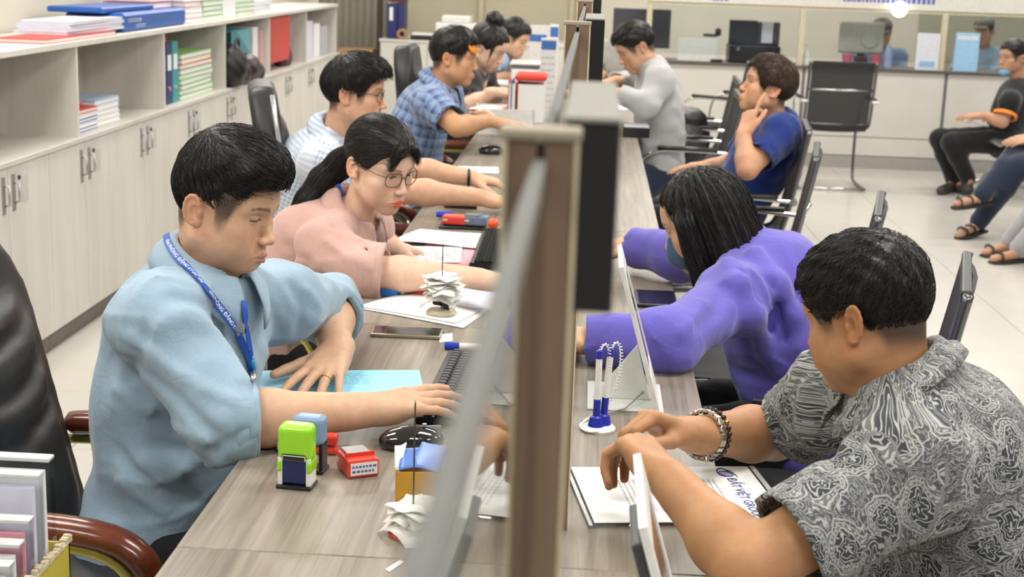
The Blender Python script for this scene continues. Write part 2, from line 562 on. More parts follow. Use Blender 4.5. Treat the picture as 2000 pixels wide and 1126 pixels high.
EYE = (.0315, .0700, .003)
def head_field(p, neck_local):
    """p: dict of shape options"""
    w = p.get('w', 1.0); fat = p.get('fat', 0.0); fem = p.get('fem', False); ch = p.get('chin', 0.0)
    f = Field()
    f.ell((0, -.010, .032), (.0765 * w, .0985, .086), 0)
    f.ell((0, .030, .035), (.062 * w, .058, .058), .03)
    f.ell((0, .020, -.035), (.059 * w + fat * .5, .062, .074), .03)
    jr = .016 if fem else .020
    f.cone((.050 * w + fat, -.004, -.058), (.015, .060, -.100 + ch), jr + fat * .5, jr - .003, .03, mir=True)
    f.ell((0, .071, -.099 + ch), (.019 if fem else .023, .016, .016), .02)
    f.ell((.046 * w, .052, -.022), (.021, .021, .017), .025, mir=True)
    f.ell((.038 * w, .049, -.055), (.024 + fat, .024 + fat, .030), .03, mir=True)
    br = .0075 if fem else .0100
    f.cone((.012, .0815, .022), (.045 * w, .068, .024), br, br, .015, mir=True)
    f.ell((0, .074, -.067), (.027, .0225, .026), .02)
    f.ell((.032, .0945, .005), (.0185, .0145, .0105), .012, 's', mir=True)
    nl = p.get('nose', .85)
    f.cone((0, .0815, .013), (0, .0815 + .0215 * nl, -.028), .0060, .0080, .014)
    f.ell((0, .0815 + .026 * nl, -.0345), (.0108, .0100, .0088), .008)
    f.ell((.0122, .0975, -.0375), (.0070, .0090, .0070), .005, mir=True)
    f.ell((.0060, .1045, -.0445), (.0034, .005, .003), .002, 's', mir=True)
    ly = p.get('lip', 1.0)
    f.cone((.0215, .0885, -.0700), (.0035, .0985, -.0648), .0028, .0048 * ly, .004, mir=True)
    f.cone((.0190, .0880, -.0748), (0, .0975, -.0765), .0030, .0060 * ly, .004, mir=True)
    f.cone((.0235, .0915, -.0716), (0, .1045, -.0708), .0011, .0013, .002, 's', mir=True)
    f.ell((0, .0990, -.0865), (.013, .006, .0045), .008, 's')
    # eyelids, opening, eyeball
    ex, ey, ez = EYE
    f.ell((ex, ey, ez), (.0142, .0142, .0142), .005, mir=True)
    up, lo = p.get('lid', (.42, -.28))
    def carve(X, Y, Z):
        a = (np.abs(X) - ex) / .0150; b = (Z - ez) / .0142
        q = np.maximum(1 - a * a, -.5)
        d2 = np.maximum(b - up * q, lo * q - b) * .0142
        return np.maximum(d2, (ey + .004) - Y)
    if up > lo + .05:
        f.cutf(lambda X, Y, Z: -carve(X, Y, Z), .001, 'i')
        f.ell((ex, ey, ez), (.0124, .0124, .0124), 0, mir=True)
    # upper lid crease
    f.fold([(.019, .082, .0125), (.031, .0835, .0150), (.044, .077, .0125)], .0022, -.0014)
    f.fold([(-.019, .082, .0125), (-.031, .0835, .0150), (-.044, .077, .0125)], .0022, -.0014)
    # ears
    n = Vector((.95, .26, 0)).normalized(); t = Vector((-.30, .90, .0)); t = (t - n * t.dot(n)).normalized(); u = Vector((0, 0, 1))
    tl = math.radians(12); t2 = t * math.cos(tl) + u * math.sin(tl); u2 = u * math.cos(tl) - t * math.sin(tl)
    es = p.get('ear', 1.0)
    c = Vector((.0785 * w, -.020, -.006))
    R = [n, t2, u2]
    f.ell(c, (.0045, .0165 * es, .029 * es), .007, mir=True, R=R)
    loop = []
    for i in range(11):
        an = math.radians(-40 + i * 27)
        loop.append(c + n * .003 + (-t2) * (.0150 * es * math.sin(an + .3) + .002) * (1 if True else 1) + u2 * .0265 * es * (-math.cos(an + .3)))
    for a, b in zip(loop[:-1], loop[1:]): f.cone(a, b, .0032, .0032, .002, mir=True)
    f.ell(c + n * .0055 + t2 * .003 - u2 * .003, (.0070, .0088 * es, .0130 * es), .002, 's', mir=True, R=R)
    f.fold([c + n * .005 - t2 * .007 + u2 * .010, c + n * .005 - t2 * .003 + u2 * .017, c + n * .005 + t2 * .005 + u2 * .015], .0028, -.0025)
    f.fold([Vector((-q.x, q.y, q.z)) for q in (c + n * .005 - t2 * .007 + u2 * .010, c + n * .005 - t2 * .003 + u2 * .017, c + n * .005 + t2 * .005 + u2 * .015)], .0028, -.0025)
    f.ell(c + t2 * .006 - u2 * .024 * es + n * .001, (.0045, .0075, .0085), .005, mir=True)
    f.cone(c + t2 * .011 - u2 * .004 + n * .003, c + t2 * .010 - u2 * .010 + n * .003, .0035, .003, .004, mir=True)
    # neck
    nr = p.get('neck', .046 if fem else .055)
    f.cone((0, -.028, -.045), neck_local, nr * .97, nr * 1.04, .03)
    if not fem: f.ell(Vector((0, .030, -.112)) * .6 + Vector(neck_local) * .4 + Vector((0, .018, .02)), (.012, .012, .014), .02)
    return f

HL_SHORT = [(0, .070), (28, .069), (44, .056), (56, .022), (63, -.012), (70, -.026), (76, -.018), (80, .012), (104, .014), (114, -.020), (130, -.055), (180, -.068)]
def hair_az(V): return np.degrees(np.arctan2(np.abs(V[:, 0]) * 1.25, V[:, 1]))

def head_colors(V, p, f=None):
    tone = np.array(p.get('tone', (.56, .335, .215)))
    C = np.tile(tone, (len(V), 1))
    x, y, z = V[:, 0], V[:, 1], V[:, 2]; ax = np.abs(x)
    red = tone * np.array([1.03, .80, .74])
    # natural flush of cheeks, nose, ears
    m = np.exp(-(((ax - .042) / .022) ** 2 + ((z + .035) / .022) ** 2)) * (y > .02) * .55 * p.get('flush', 1.0)
    C = mixc(C, red, m)
    m = np.exp(-((ax / .014) ** 2 + ((z + .036) / .013) ** 2)) * (y > .09) * .5; C = mixc(C, red, m)
    m = sstep(.070, .080, ax) * (np.abs(z) < .05) * (y < .02) * .55; C = mixc(C, red, m)
    # lips
    lipf = Field(); ly = p.get('lip', 1.0)
    lipf.cone((.0215, .0885, -.0700), (.0035, .0985, -.0648), .0028, .0048 * ly, 0, mir=True)
    lipf.cone((.0190, .0880, -.0748), (0, .0975, -.0765), .0030, .0060 * ly, 0, mir=True)
    d = lipf.at(V); C = mixc(C, p.get('lipcol', (.40, .16, .12)), sstep(.0013, -.0006, d) * p.get('lipmix', .75))
    # brows
    t = np.clip((ax - .012) / .042, 0, 1)
    zb = .0235 + .0055 * np.sin(t * 2.4) - .003 * t
    th = .0042 * (1 - .55 * t) * p.get('brow', 1.0)
    m = sstep(1.35, .55, np.abs(z - zb) / th) * (ax > .011) * (ax < .056) * (y > .03) * sstep(.010, .015, ax) * sstep(.057, .050, ax)
    m = m * (.75 + .25 * np.sin(z * 9000 + ax * 4000)); C = mixc(C, (.02, .015, .012), m * .85)
    # eyes
    ex, ey, ez = EYE
    up, lo = p.get('lid', (.42, -.28))
    a = (ax - ex) / .0150; b = (z - ez) / .0142; q = np.maximum(1 - a * a, 0)
    r = np.sqrt((ax - ex) ** 2 + (y - ey) ** 2 + (z - ez) ** 2)
    front = (y > .05) & (np.abs(a) < 1.05)
    if up > lo + .05:
        eye = (r < .01285) & (y > ey + .004) & front
        C[eye] = (.62, .58, .54)
        gx, gz = p.get('gaze', (0, -.1))
        for sgn in (1, -1):
            gd = np.array([gx, 1, gz]); gd /= np.linalg.norm(gd)
            ir = np.sqrt(((V - (np.array([sgn * ex, ey, ez]) + gd * .0122)) ** 2).sum(1))
            mi = eye & (ir < .0060) & (x * sgn > 0); C[mi] = (.022, .012, .008)
    m = np.exp(-((b - up * q) / .13) ** 2) * front * (q > .02) * (y > ey - .003); C = mixc(C, (.015, .011, .010), np.clip(m * 1.1, 0, 1) * .92)
    m = np.exp(-((b - lo * q) / .08) ** 2) * front * (q > .05) * (y > ey); C = mixc(C, (.12, .06, .045), m * .5)
    # scalp darkened by stubble under cropped hair
    hl = p.get('hl', HL_SHORT)
    if p.get('fade', True):
        az = hair_az(V); hz = piece(az, hl)
        # the ear itself stays skin
        earm = (ax > .0745) & (y > -.048) & (y < .012) & (z > -.045) & (z < .032)
        m = sstep(hz - .020, hz + .020, z) * (~earm) * (z > -.09)
        m = m * np.where((az < 84) & (z < .02), .80 + .20 * sstep(-.02, .02, z), 1)
        C = mixc(C, (.03, .024, .02), m * .9)
    st = p.get('stubble', 0)
    if st:
        m = sstep(-.045, -.075, z) * sstep(.02, .05, y) * sstep(-.125, -.112, z); C = mixc(C, tone * .55, m * st)
        m = np.exp(-((z + .055) / .008) ** 2) * (ax < .026) * (y > .08); C = mixc(C, tone * .4, m * st)
    return C

def hair_field(p):
    """short hair as a shaped cap: thick on top, close at the sides"""
    w = p.get('w', 1.0)
    f = Field()
    f.ell((0, -.012, .034), (.0785 * w, .1020, .0895), 0)
    for c, r in p.get('hair', [((0, .000, .062), (.079, .100, .074))]): f.ell(c, r, .025)
    hl = p.get('hl', HL_SHORT)
    def keep(X, Y, Z):
        az = np.degrees(np.arctan2(np.abs(X) * 1.25, Y)) + 0 * Z
        hz = np.interp(az, [t[0] for t in hl], [t[1] for t in hl])
        wob = .0025 * np.sin(az * .9) + .002 * np.sin(az * 2.3 + X * 200)
        return (hz + wob - Z) * .75
    f.cutf(keep, .004)
    w_ = p.get('hairamp', .0016)
    f.warp(lambda X, Y, Z: w_ * (np.sin(X * 330 + 40 * Y + 3 * np.sin(Z * 60)) * .7 + np.sin(X * 170 - Y * 90 + Z * 120)) * np.clip((Z - .0) * 14, 0, 1))
    return f
def strands(f, V, n, steps, slen, flow, width=.0007, lift=.0012, seed=1, sel=None, jit=.35, droop=0.0):
    """locks lying on a hair surface f, grown along flow(P)->dirs"""
    rg = np.random.RandomState(seed)
    cand = V if sel is None else V[sel(V)]
    if len(cand) == 0: return None
    P = cand[rg.randint(0, len(cand), n)].astype(float).copy()
    J = rg.normal(size=(n, 3)) * jit
    pts = []
    Lf = slen * (.6 + .8 * rg.rand(n))[:, None]
    prev = None
    for s in range(steps + 1):
        g = f.grad(P)
        dcur = f.at(P)[:, None]
        off = lift * (.4 + 1.2 * rg.rand(n)[:, None] * .3 + .9 * math.sin(math.pi * min(1, s / steps * 1.1)))
        P = P - g * (dcur - off)
        pts.append((P.copy(), g.copy()))
        fl = flow(P) + J
        fl = fl - g * (fl * g).sum(1, keepdims=True)
        fl[:, 2] -= droop
        fl /= np.maximum(np.linalg.norm(fl, axis=1, keepdims=True), 1e-9)
        if prev is not None:
            fl = fl * .6 + prev * .4; fl /= np.maximum(np.linalg.norm(fl, axis=1, keepdims=True), 1e-9)
        prev = fl
        P = P + fl * Lf / steps
    W = (width * (.6 + .8 * rg.rand(n)))[:, None]
    Vs = []
    for i, (q, g) in enumerate(pts):
        t = (pts[min(i + 1, steps)][0] - pts[max(i - 1, 0)][0]); t /= np.maximum(np.linalg.norm(t, axis=1, keepdims=True), 1e-9)
        sd = np.cross(t, g)
        tp = (1 - .92 * (i / steps) ** 2) * (.55 if i == 0 else 1)
        Vs.append(np.stack([q + sd * W * tp, q - sd * W * tp, q + g * W * tp * .9], 1))
    A = np.stack(Vs, 1)                # n, steps+1, 3, 3
    seg = np.stack([np.linalg.norm(pts[i + 1][0] - pts[i][0], axis=1) for i in range(steps)], 1).max(1)
    ok = seg < 2.6 * slen / steps
    A = A[ok]; n = len(A)
    VV = A.reshape(-1, 3)
    base = (np.arange(n) * (steps + 1) * 3)[:, None, None] + (np.arange(steps) * 3)[None, :, None]
    fs = []
    for a in range(3):
        b = (a + 1) % 3
        fs.append(np.stack([base[..., 0] + a, base[..., 0] + b, base[..., 0] + 3 + b, base[..., 0] + 3 + a], -1).reshape(-1, 4))
    return VV, np.concatenate(fs)
def flow_crop(P, whorl=(.012, -.055, .13), side=.0, fwd=.0):
    d = P - np.array(whorl); d /= np.maximum(np.linalg.norm(d, axis=1, keepdims=True), 1e-9)
    d = d + np.array([side, fwd, -.15]); return d

# ---------------- hands
def hand_prims(f, wrist, fdir, back, right, curl=None, splay=None, thumb=None, s=1.0, k=.005):
    """fdir: direction of the fingers, back: normal of the back of the hand. Returns tip list for nails."""
    F = Vector(fdir).normalized(); N = Vector(back); N = (N - F * N.dot(F)).normalized()
    S = N.cross(F) if right else F.cross(N)
    W = Vector(wrist)
    curl = curl or [(.15, .2, .15)] * 4
    splay = splay or [.10, .02, -.06, -.15]
    kn = [(.090, .026), (.094, .0075), (.089, -.0115), (.080, -.029)]
    seg = [(.043, .025, .021), (.047, .029, .022), (.044, .027, .021), (.034, .020, .019)]
    rad = [(.0098, .0088, .0080, .0066), (.0100, .0090, .0082, .0068), (.0094, .0085, .0078, .0064), (.0084, .0074, .0068, .0056)]
    tips = []
    f.cone(W - F * .03, W + F * .015, .0255 * s, .0245 * s, .02, flat=(N, .78))
    for i in range(4):
        K = W + (F * kn[i][0] + S * kn[i][1]) * s + N * .002 * s
        f.cone(W + (F * .015 + S * kn[i][1] * .55) * s, K, .0155 * s, .0112 * s, .012)
    f.ell(W + (F * .035 + S * .016 - N * .012) * s, (.016 * s, .026 * s, .013 * s), .012, R=[S, F, N])
    f.ell(W + (F * .04 - S * .020 - N * .010) * s, (.012 * s, .030 * s, .012 * s), .012, R=[S, F, N])
    for i in range(4):
        P = W + (F * kn[i][0] + S * kn[i][1]) * s + N * .001 * s
        a = 0.0
        base = (F * math.cos(splay[i]) + S * math.sin(splay[i])).normalized()
        for j in range(3):
            a += curl[i][j]
            D = base * math.cos(a) - N * math.sin(a)
            Q = P + D * seg[i][j] * s
            f.cone(P, Q, rad[i][j] * s, rad[i][j + 1] * s, k if j == 0 else .002)
            nn = N * math.cos(a) + base * math.sin(a)
            if j < 2: f.fold([Q - nn.cross(D) * .006 * s + nn * rad[i][j + 1] * s, Q + nn.cross(D) * .006 * s + nn * rad[i][j + 1] * s], .0022 * s, .0006)
            P = Q
        tips.append((P, D, nn, rad[i][3] * s))
    th = thumb or (.75, .25, .25, .35)          # out angle, down, bend1, bend2
    T0 = W + (F * .022 + S * .020 - N * .006) * s
    d0 = (F * math.cos(th[0]) + S * math.sin(th[0]) - N * th[1]).normalized()
    T1 = T0 + d0 * .042 * s
    d1 = (d0 + (F - S * .2) * th[2]).normalized(); T2 = T1 + d1 * .033 * s
    d2 = (d1 + (F * .6 - S * .5) * th[3]).normalized(); T3 = T2 + d2 * .026 * s
    f.cone(T0, T1, .0165 * s, .0125 * s, .014); f.cone(T1, T2, .0118 * s, .0105 * s, .004); f.cone(T2, T3, .0105 * s, .0080 * s, .002)
    tn = (N * .6 + S * .6); tn = (tn - d2 * tn.dot(d2)).normalized()
    tips.append((T3, d2, tn, .0080 * s))
    return tips
def nail_colors(V, C, tips, tone):
    tone = np.array(tone)
    for P, D, N, r in tips:
        c = np.array(P) + np.array(N) * r * .75 - np.array(D) * r * .1
        d = V - c
        a = d @ np.array(D) / (r * 1.05); n = d @ np.array(N) / (r * .7); s = np.linalg.norm(d - np.outer(d @ np.array(D), np.array(D)) - np.outer(d @ np.array(N), np.array(N)), axis=1) / (r * .85)
        m = sstep(1.15, .8, np.sqrt(a * a + s * s)) * (np.abs(n) < 1)
        C = mixc(C, tone * np.array([1.12, 1.02, 1.02]) + .05, m * .75)
        pd = np.linalg.norm(V - np.array(P), axis=1); C = mixc(C, tone * np.array([1.02, .8, .75]), np.exp(-(pd / (r * 2)) ** 2) * .4)
    return C
def lerp(a, b, t): return Vector(a) * (1 - t) + Vector(b) * t
def bez(a, m, b, t): 
    c = Vector(m) * 2 - (Vector(a) + Vector(b)) * .5
    return Vector(a) * (1 - t) ** 2 + c * 2 * t * (1 - t) + Vector(b) * t * t

def torso_prims(f, J, b=1.0, e=0.0, hem=0.0, fem=False, belly=0.0):
    pel, nb = Vector(J['pelvis']), Vector(J['neck'])
    mid = Vector(J.get('mid', lerp(pel, nb, .5)))
    r = (Vector(J['shR']) - Vector(J['shL'])).normalized()
    hr = Vector(J.get('hipdir', r)).normalized()
    def fr(t, rr):
        u = (bez(pel, mid, nb, t + .02) - bez(pel, mid, nb, t - .02)).normalized()
        x = (rr - u * rr.dot(u)).normalized(); return x, u.cross(x), u
    x, y, z = fr(0, hr); f.ell(pel, (.165 * b + e, .122 * b + e, .125 + e), .05, R=[x, y, z])
    if hem: f.ell(pel - z * hem, (.162 * b + e, .128 * b + e, .10 + e), .05, R=[x, y, z])
    x, y, z = fr(.3, lerp(hr, r, .4)); f.ell(bez(pel, mid, nb, .3) + y * (.012 + belly), ((.125 if fem else .150) * b + e, (.100 if fem else .115) * b + e + belly * .5, .15), .07, R=[x, y, z])
    x, y, z = fr(.62, r); f.ell(bez(pel, mid, nb, .60) + y * .004, ((.135 if fem else .160) * b + e, .112 * b + e, .165), .07, R=[x, y, z])
    if fem: f.ell(bez(pel, mid, nb, .64) + y * .075, (.11 * b, .055, .07), .05, R=[x, y, z])
    x, y, z = fr(.84, r); f.ell(bez(pel, mid, nb, .82) - y * .012, ((.12 if fem else .140) * b + e, .090 * b + e, .095), .06, R=[x, y, z])
    tr = .040 if fem else .046
    for s in ('shR', 'shL'):
        f.cone(nb - z * .015 - y * .005, Vector(J[s]) + z * .004, tr + e, (.046 if fem else .052) + e, .05)
        f.ell(Vector(J[s]), [(.048 if fem else .056) * (b ** .5) + e] * 3, .05)
    return fr

def arm_prims(f, J, s, e=0.0, k=.02, b=1.0, t0=0.0):
    sh, el, wr = Vector(J['sh' + s]), Vector(J['el' + s]), Vector(J['wr' + s])
    q = J.get('arm', 1.0)
    a = lerp(sh, el, t0)
    f.cone(a, el, (.049 * q + e) * b, (.0405 * q + e) * b, k)
    fb = lerp(el, wr, .30)
    f.cone(el, fb, (.0405 * q + e) * b, (.0425 * q + e) * b, k)
    f.cone(fb, wr, (.0425 * q + e) * b, (.0265 * q + e) * b, k)

def leg_prims(f, J, e=0.0, k=.03, b=1.0):
    pel = Vector(J['pelvis'])
    for s in 'RL':
        hip, kn, an = Vector(J['hip' + s]), Vector(J['knee' + s]), Vector(J['ank' + s])
        f.cone(hip, kn, (.085 + e) * b, (.058 + e) * b, .05)
        cm = lerp(kn, an, .35)
        f.cone(kn, cm, .056 + e, .053 + e, k); f.cone(cm, an, .053 + e, .036 + e * 1.6, k)

def default_legs(J, fwd, spread=.09, kneez=.50, out=.42, footz=.07, floor=0.0):
    fwd = Vector(fwd); fwd.z = 0; fwd.normalize()
    rt = fwd.cross(Vector((0, 0, 1)))
    p = Vector(J['pelvis'])
    for s, q in (('R', 1), ('L', -1)):
        J.setdefault('hip' + s, p + rt * .085 * q - Vector((0, 0, .02)) + fwd * .02)
        k = p + fwd * out + rt * spread * q * 1.3; k.z = kneez
        J.setdefault('knee' + s, k)
        a = J['knee' + s] - fwd * .03; a = Vector(a); a.z = floor + footz
        J.setdefault('ank' + s, a)
        J.setdefault('toe' + s, Vector(J['ank' + s]) + fwd * .16 - Vector((0, 0, footz - .03)))

def fabric(name, col, rough=.85, weave=900.0, bump=.00025, slub=0.0, col2=None, pattern=None, pscale=1.0, sheen=.25):
    """woven cloth; pattern works on the garment's own unrolled coordinates (fuv, metres)"""
    if name in MATS: return MATS[name]
    m, nt, b = _new(name)
    b.inputs['Roughness'].default_value = rough
    b.inputs['Sheen Weight'].default_value = sheen
    b.inputs['Specular IOR Level'].default_value = .2
    tc = nd(nt, 'ShaderNodeTexCoord'); at = nd(nt, 'ShaderNodeAttribute', attribute_name='fuv')
    n = nd(nt, 'ShaderNodeTexNoise', i_Scale=9.0, i_Detail=4.0); lk(nt, tc.outputs['Object'], n.inputs['Vector'])
    r = nd(nt, 'ShaderNodeValToRGB'); r.color_ramp.elements[0].position = .3; r.color_ramp.elements[1].position = .7
    r.color_ramp.elements[0].color = c4([x * .93 for x in col]); r.color_ramp.elements[1].color = c4([min(1, x * 1.06) for x in col])
    lk(nt, n.outputs['Fac'], r.inputs['Fac']); out = r.outputs['Color']
    def mixin(fac, c, blend='MIX', f=1.0):
        nonlocal out
        mm = nd(nt, 'ShaderNodeMix', data_type='RGBA', blend_type=blend)
        if isinstance(fac, float): mm.inputs[0].default_value = fac
        else: lk(nt, fac, mm.inputs[0])
        lk(nt, out, mm.inputs[6])
        if isinstance(c, tuple): mm.inputs[7].default_value = c4(c)
        else: lk(nt, c, mm.inputs[7])
        out = mm.outputs[2]
    def math1(op, a, bb=None, clamp=False):
        q = nd(nt, 'ShaderNodeMath', operation=op, use_clamp=clamp)
        for i, v in enumerate((a, bb)):
            if v is None: continue
            if isinstance(v, (int, float)): q.inputs[i].default_value = v
            else: lk(nt, v, q.inputs[i])
        return q.outputs[0]
    sx = nd(nt, 'ShaderNodeSeparateXYZ'); lk(nt, at.outputs['Vector'], sx.inputs[0])
    if slub:
        mp = nd(nt, 'ShaderNodeMapping'); mp.inputs['Scale'].default_value = (25, 700, 25); lk(nt, at.outputs['Vector'], mp.inputs['Vector'])
        n2 = nd(nt, 'ShaderNodeTexNoise', i_Scale=1.0, i_Detail=3.0); lk(nt, mp.outputs['Vector'], n2.inputs['Vector'])
        mp = nd(nt, 'ShaderNodeMapping'); mp.inputs['Scale'].default_value = (700, 25, 25); lk(nt, at.outputs['Vector'], mp.inputs['Vector'])
        n3 = nd(nt, 'ShaderNodeTexNoise', i_Scale=1.0, i_Detail=3.0); lk(nt, mp.outputs['Vector'], n3.inputs['Vector'])
        sm = math1('MULTIPLY', math1('ADD', n2.outputs['Fac'], n3.outputs['Fac']), .5)
        rr = nd(nt, 'ShaderNodeValToRGB'); rr.color_ramp.elements[0].position = .38; rr.color_ramp.elements[1].position = .64
        rr.color_ramp.elements[0].color = (1 - slub, 1 - slub, 1 - slub * .8, 1); rr.color_ramp.elements[1].color = (1 + slub, 1 + slub, 1 + slub * .8, 1)
        lk(nt, sm, rr.inputs['Fac']); mixin(1.0, rr.outputs['Color'], 'MULTIPLY')
    if pattern == 'check':
        def band(v, per, frac, soft=.08):
            ph = math1('FRACT', math1('MULTIPLY', v, 1 / per))
            d = math1('ABSOLUTE', math1('SUBTRACT', ph, .5))
            return math1('MULTIPLY', math1('SUBTRACT', frac / 2 + soft / 2, d), 1 / soft, True)
        fx = band(sx.outputs[0], pscale, .5); fy = band(sx.outputs[1], pscale, .5)
        mixin(math1('MULTIPLY', math1('ADD', fx, fy), .5), col2)
    if pattern == 'plaid':
        def wv(v, per, ph=0.0):
            s_ = math1('SINE', math1('ADD', math1('MULTIPLY', v, 6.283 / per), ph)); return math1('ADD', math1('MULTIPLY', s_, .5), .5)
        a_ = wv(sx.outputs[0], pscale); c_ = wv(sx.outputs[1], pscale)
        mixin(math1('MULTIPLY', math1('ADD', a_, c_), .5), col2)
        l1 = math1('POWER', wv(sx.outputs[0], pscale, 1.6), 8.0); l2 = math1('POWER', wv(sx.outputs[1], pscale, 1.6), 8.0)
        mixin(math1('MULTIPLY', math1('MAXIMUM', l1, l2), .35), (.42, .52, .68))
    if pattern == 'paisley':
        mp = nd(nt, 'ShaderNodeMapping'); mp.inputs['Scale'].default_value = (1 / pscale, 1 / pscale, 1); lk(nt, at.outputs['Vector'], mp.inputs['Vector'])
        nz = nd(nt, 'ShaderNodeTexNoise', i_Scale=2.0, i_Detail=2.0, noise_dimensions='2D'); lk(nt, mp.outputs['Vector'], nz.inputs['Vector'])
        ad = nd(nt, 'ShaderNodeMix', data_type='RGBA', blend_type='LINEAR_LIGHT'); ad.inputs[0].default_value = .16
        lk(nt, mp.outputs['Vector'], ad.inputs[6]); lk(nt, nz.outputs['Color'], ad.inputs[7])
        vo = nd(nt, 'ShaderNodeTexVoronoi', voronoi_dimensions='2D', i_Scale=1.0, i_Randomness=.75); lk(nt, ad.outputs[2], vo.inputs['Vector'])
        lv = nd(nt, 'ShaderNodeVectorMath', operation='SUBTRACT'); lk(nt, ad.outputs[2], lv.inputs[0]); lk(nt, vo.outputs['Position'], lv.inputs[1])
        sc = nd(nt, 'ShaderNodeSeparateColor'); lk(nt, vo.outputs['Color'], sc.inputs[0])
        ls = nd(nt, 'ShaderNodeSeparateXYZ'); lk(nt, lv.outputs[0], ls.inputs[0])
        rad = math1('POWER', math1('ADD', math1('MULTIPLY', ls.outputs[0], ls.outputs[0]), math1('MULTIPLY', ls.outputs[1], ls.outputs[1])), .5)
        ang = math1('ADD', math1('ARCTAN2', ls.outputs[1], ls.outputs[0]), math1('MULTIPLY', sc.outputs[0], 6.283))
        # teardrop with a hooked tail: radius grows on one side, angle twisted with radius
        tw = math1('ADD', ang, math1('MULTIPLY', rad, 2.6))
        cs = math1('COSINE', tw)
        tear = math1('DIVIDE', rad, math1('ADD', 1.0, math1('MULTIPLY', math1('POWER', math1('MAXIMUM', cs, 0.0), 3.0), .75)))
        def band(t_, c, w_): return math1('MULTIPLY', math1('SUBTRACT', w_, math1('ABSOLUTE', math1('SUBTRACT', t_, c))), 2.2 / w_, True)
        def mixf(fac, a, bb):
            return math1('ADD', math1('MULTIPLY', a, math1('SUBTRACT', 1.0, fac)), math1('MULTIPLY', bb, fac))
        out1 = math1('MAXIMUM', band(tear, .40, .022), band(tear, .300, .014))
        beads = math1('MULTIPLY', band(tear, .350, .022), math1('MULTIPLY', math1('ADD', math1('SINE', math1('MULTIPLY', ang, 24.0)), .1), 2.0, True))
        lobes = math1('ADD', tear, math1('MULTIPLY', math1('SINE', math1('MULTIPLY', tw, 5.0)), .035))
        inner = math1('MAXIMUM', band(lobes, .205, .016), math1('MAXIMUM', band(lobes, .135, .012), math1('MULTIPLY', math1('SUBTRACT', .065, lobes), 40.0, True)))
        pet = math1('MULTIPLY', math1('SUBTRACT', math1('SINE', math1('MULTIPLY', tw, 11.0)), .55), 3.0, True)
        inner = math1('MAXIMUM', inner, math1('MULTIPLY', math1('MULTIPLY', pet, band(tear, .255, .03)), .8))
        vd = nd(nt, 'ShaderNodeTexVoronoi', voronoi_dimensions='2D', i_Scale=12.0, i_Randomness=.7); lk(nt, ad.outputs[2], vd.inputs['Vector'])
        dots = band(vd.outputs['Distance'], .22, .10)
        wvn = nd(nt, 'ShaderNodeTexWave', wave_type='RINGS', i_Scale=1.5, i_Distortion=12.0, i_Detail=1.5); wvn.inputs['Detail Scale'].default_value = 1.9
        lk(nt, ad.outputs[2], wvn.inputs['Vector'])
        scroll = band(wvn.outputs['Fac'], .55, .16)
        leaf = band(tear, .47, .018)
        bg = math1('ADD', math1('MAXIMUM', math1('MAXIMUM', math1('MULTIPLY', dots, .5), leaf), math1('MULTIPLY', scroll, .8)), .10)
        body = math1('MULTIPLY', math1('SUBTRACT', .41, tear), 60.0, True)
        ins = math1('ADD', math1('MAXIMUM', math1('MAXIMUM', out1, beads), inner), math1('MULTIPLY', math1('MULTIPLY', math1('SUBTRACT', tear, .27), 20.0, True), .28))
        pat = nd(nt, 'ShaderNodeMath', operation='MINIMUM', use_clamp=True); lk(nt, mixf(body, bg, ins), pat.inputs[0]); pat.inputs[1].default_value = 1.0; pat = pat.outputs[0]
        mixin(math1('MULTIPLY', pat, .92), col2)
    lk(nt, out, b.inputs['Base Color'])
    wv = nd(nt, 'ShaderNodeTexNoise', i_Scale=weave, i_Detail=1.0); lk(nt, tc.outputs['Object'], wv.inputs['Vector'])
    bp = nd(nt, 'ShaderNodeBump', i_Strength=.5, i_Distance=bump); lk(nt, wv.outputs['Fac'], bp.inputs['Height'])
    n5 = nd(nt, 'ShaderNodeTexNoise', i_Scale=22.0, i_Detail=3.0, i_Distortion=.8); lk(nt, tc.outputs['Object'], n5.inputs['Vector'])
    bp2 = nd(nt, 'ShaderNodeBump', i_Strength=.5, i_Distance=.006); lk(nt, n5.outputs['Fac'], bp2.inputs['Height']); lk(nt, bp.outputs['Normal'], bp2.inputs['Normal'])
    lk(nt, bp2.outputs['Normal'], b.inputs['Normal'])
    MATS[name] = m; return m

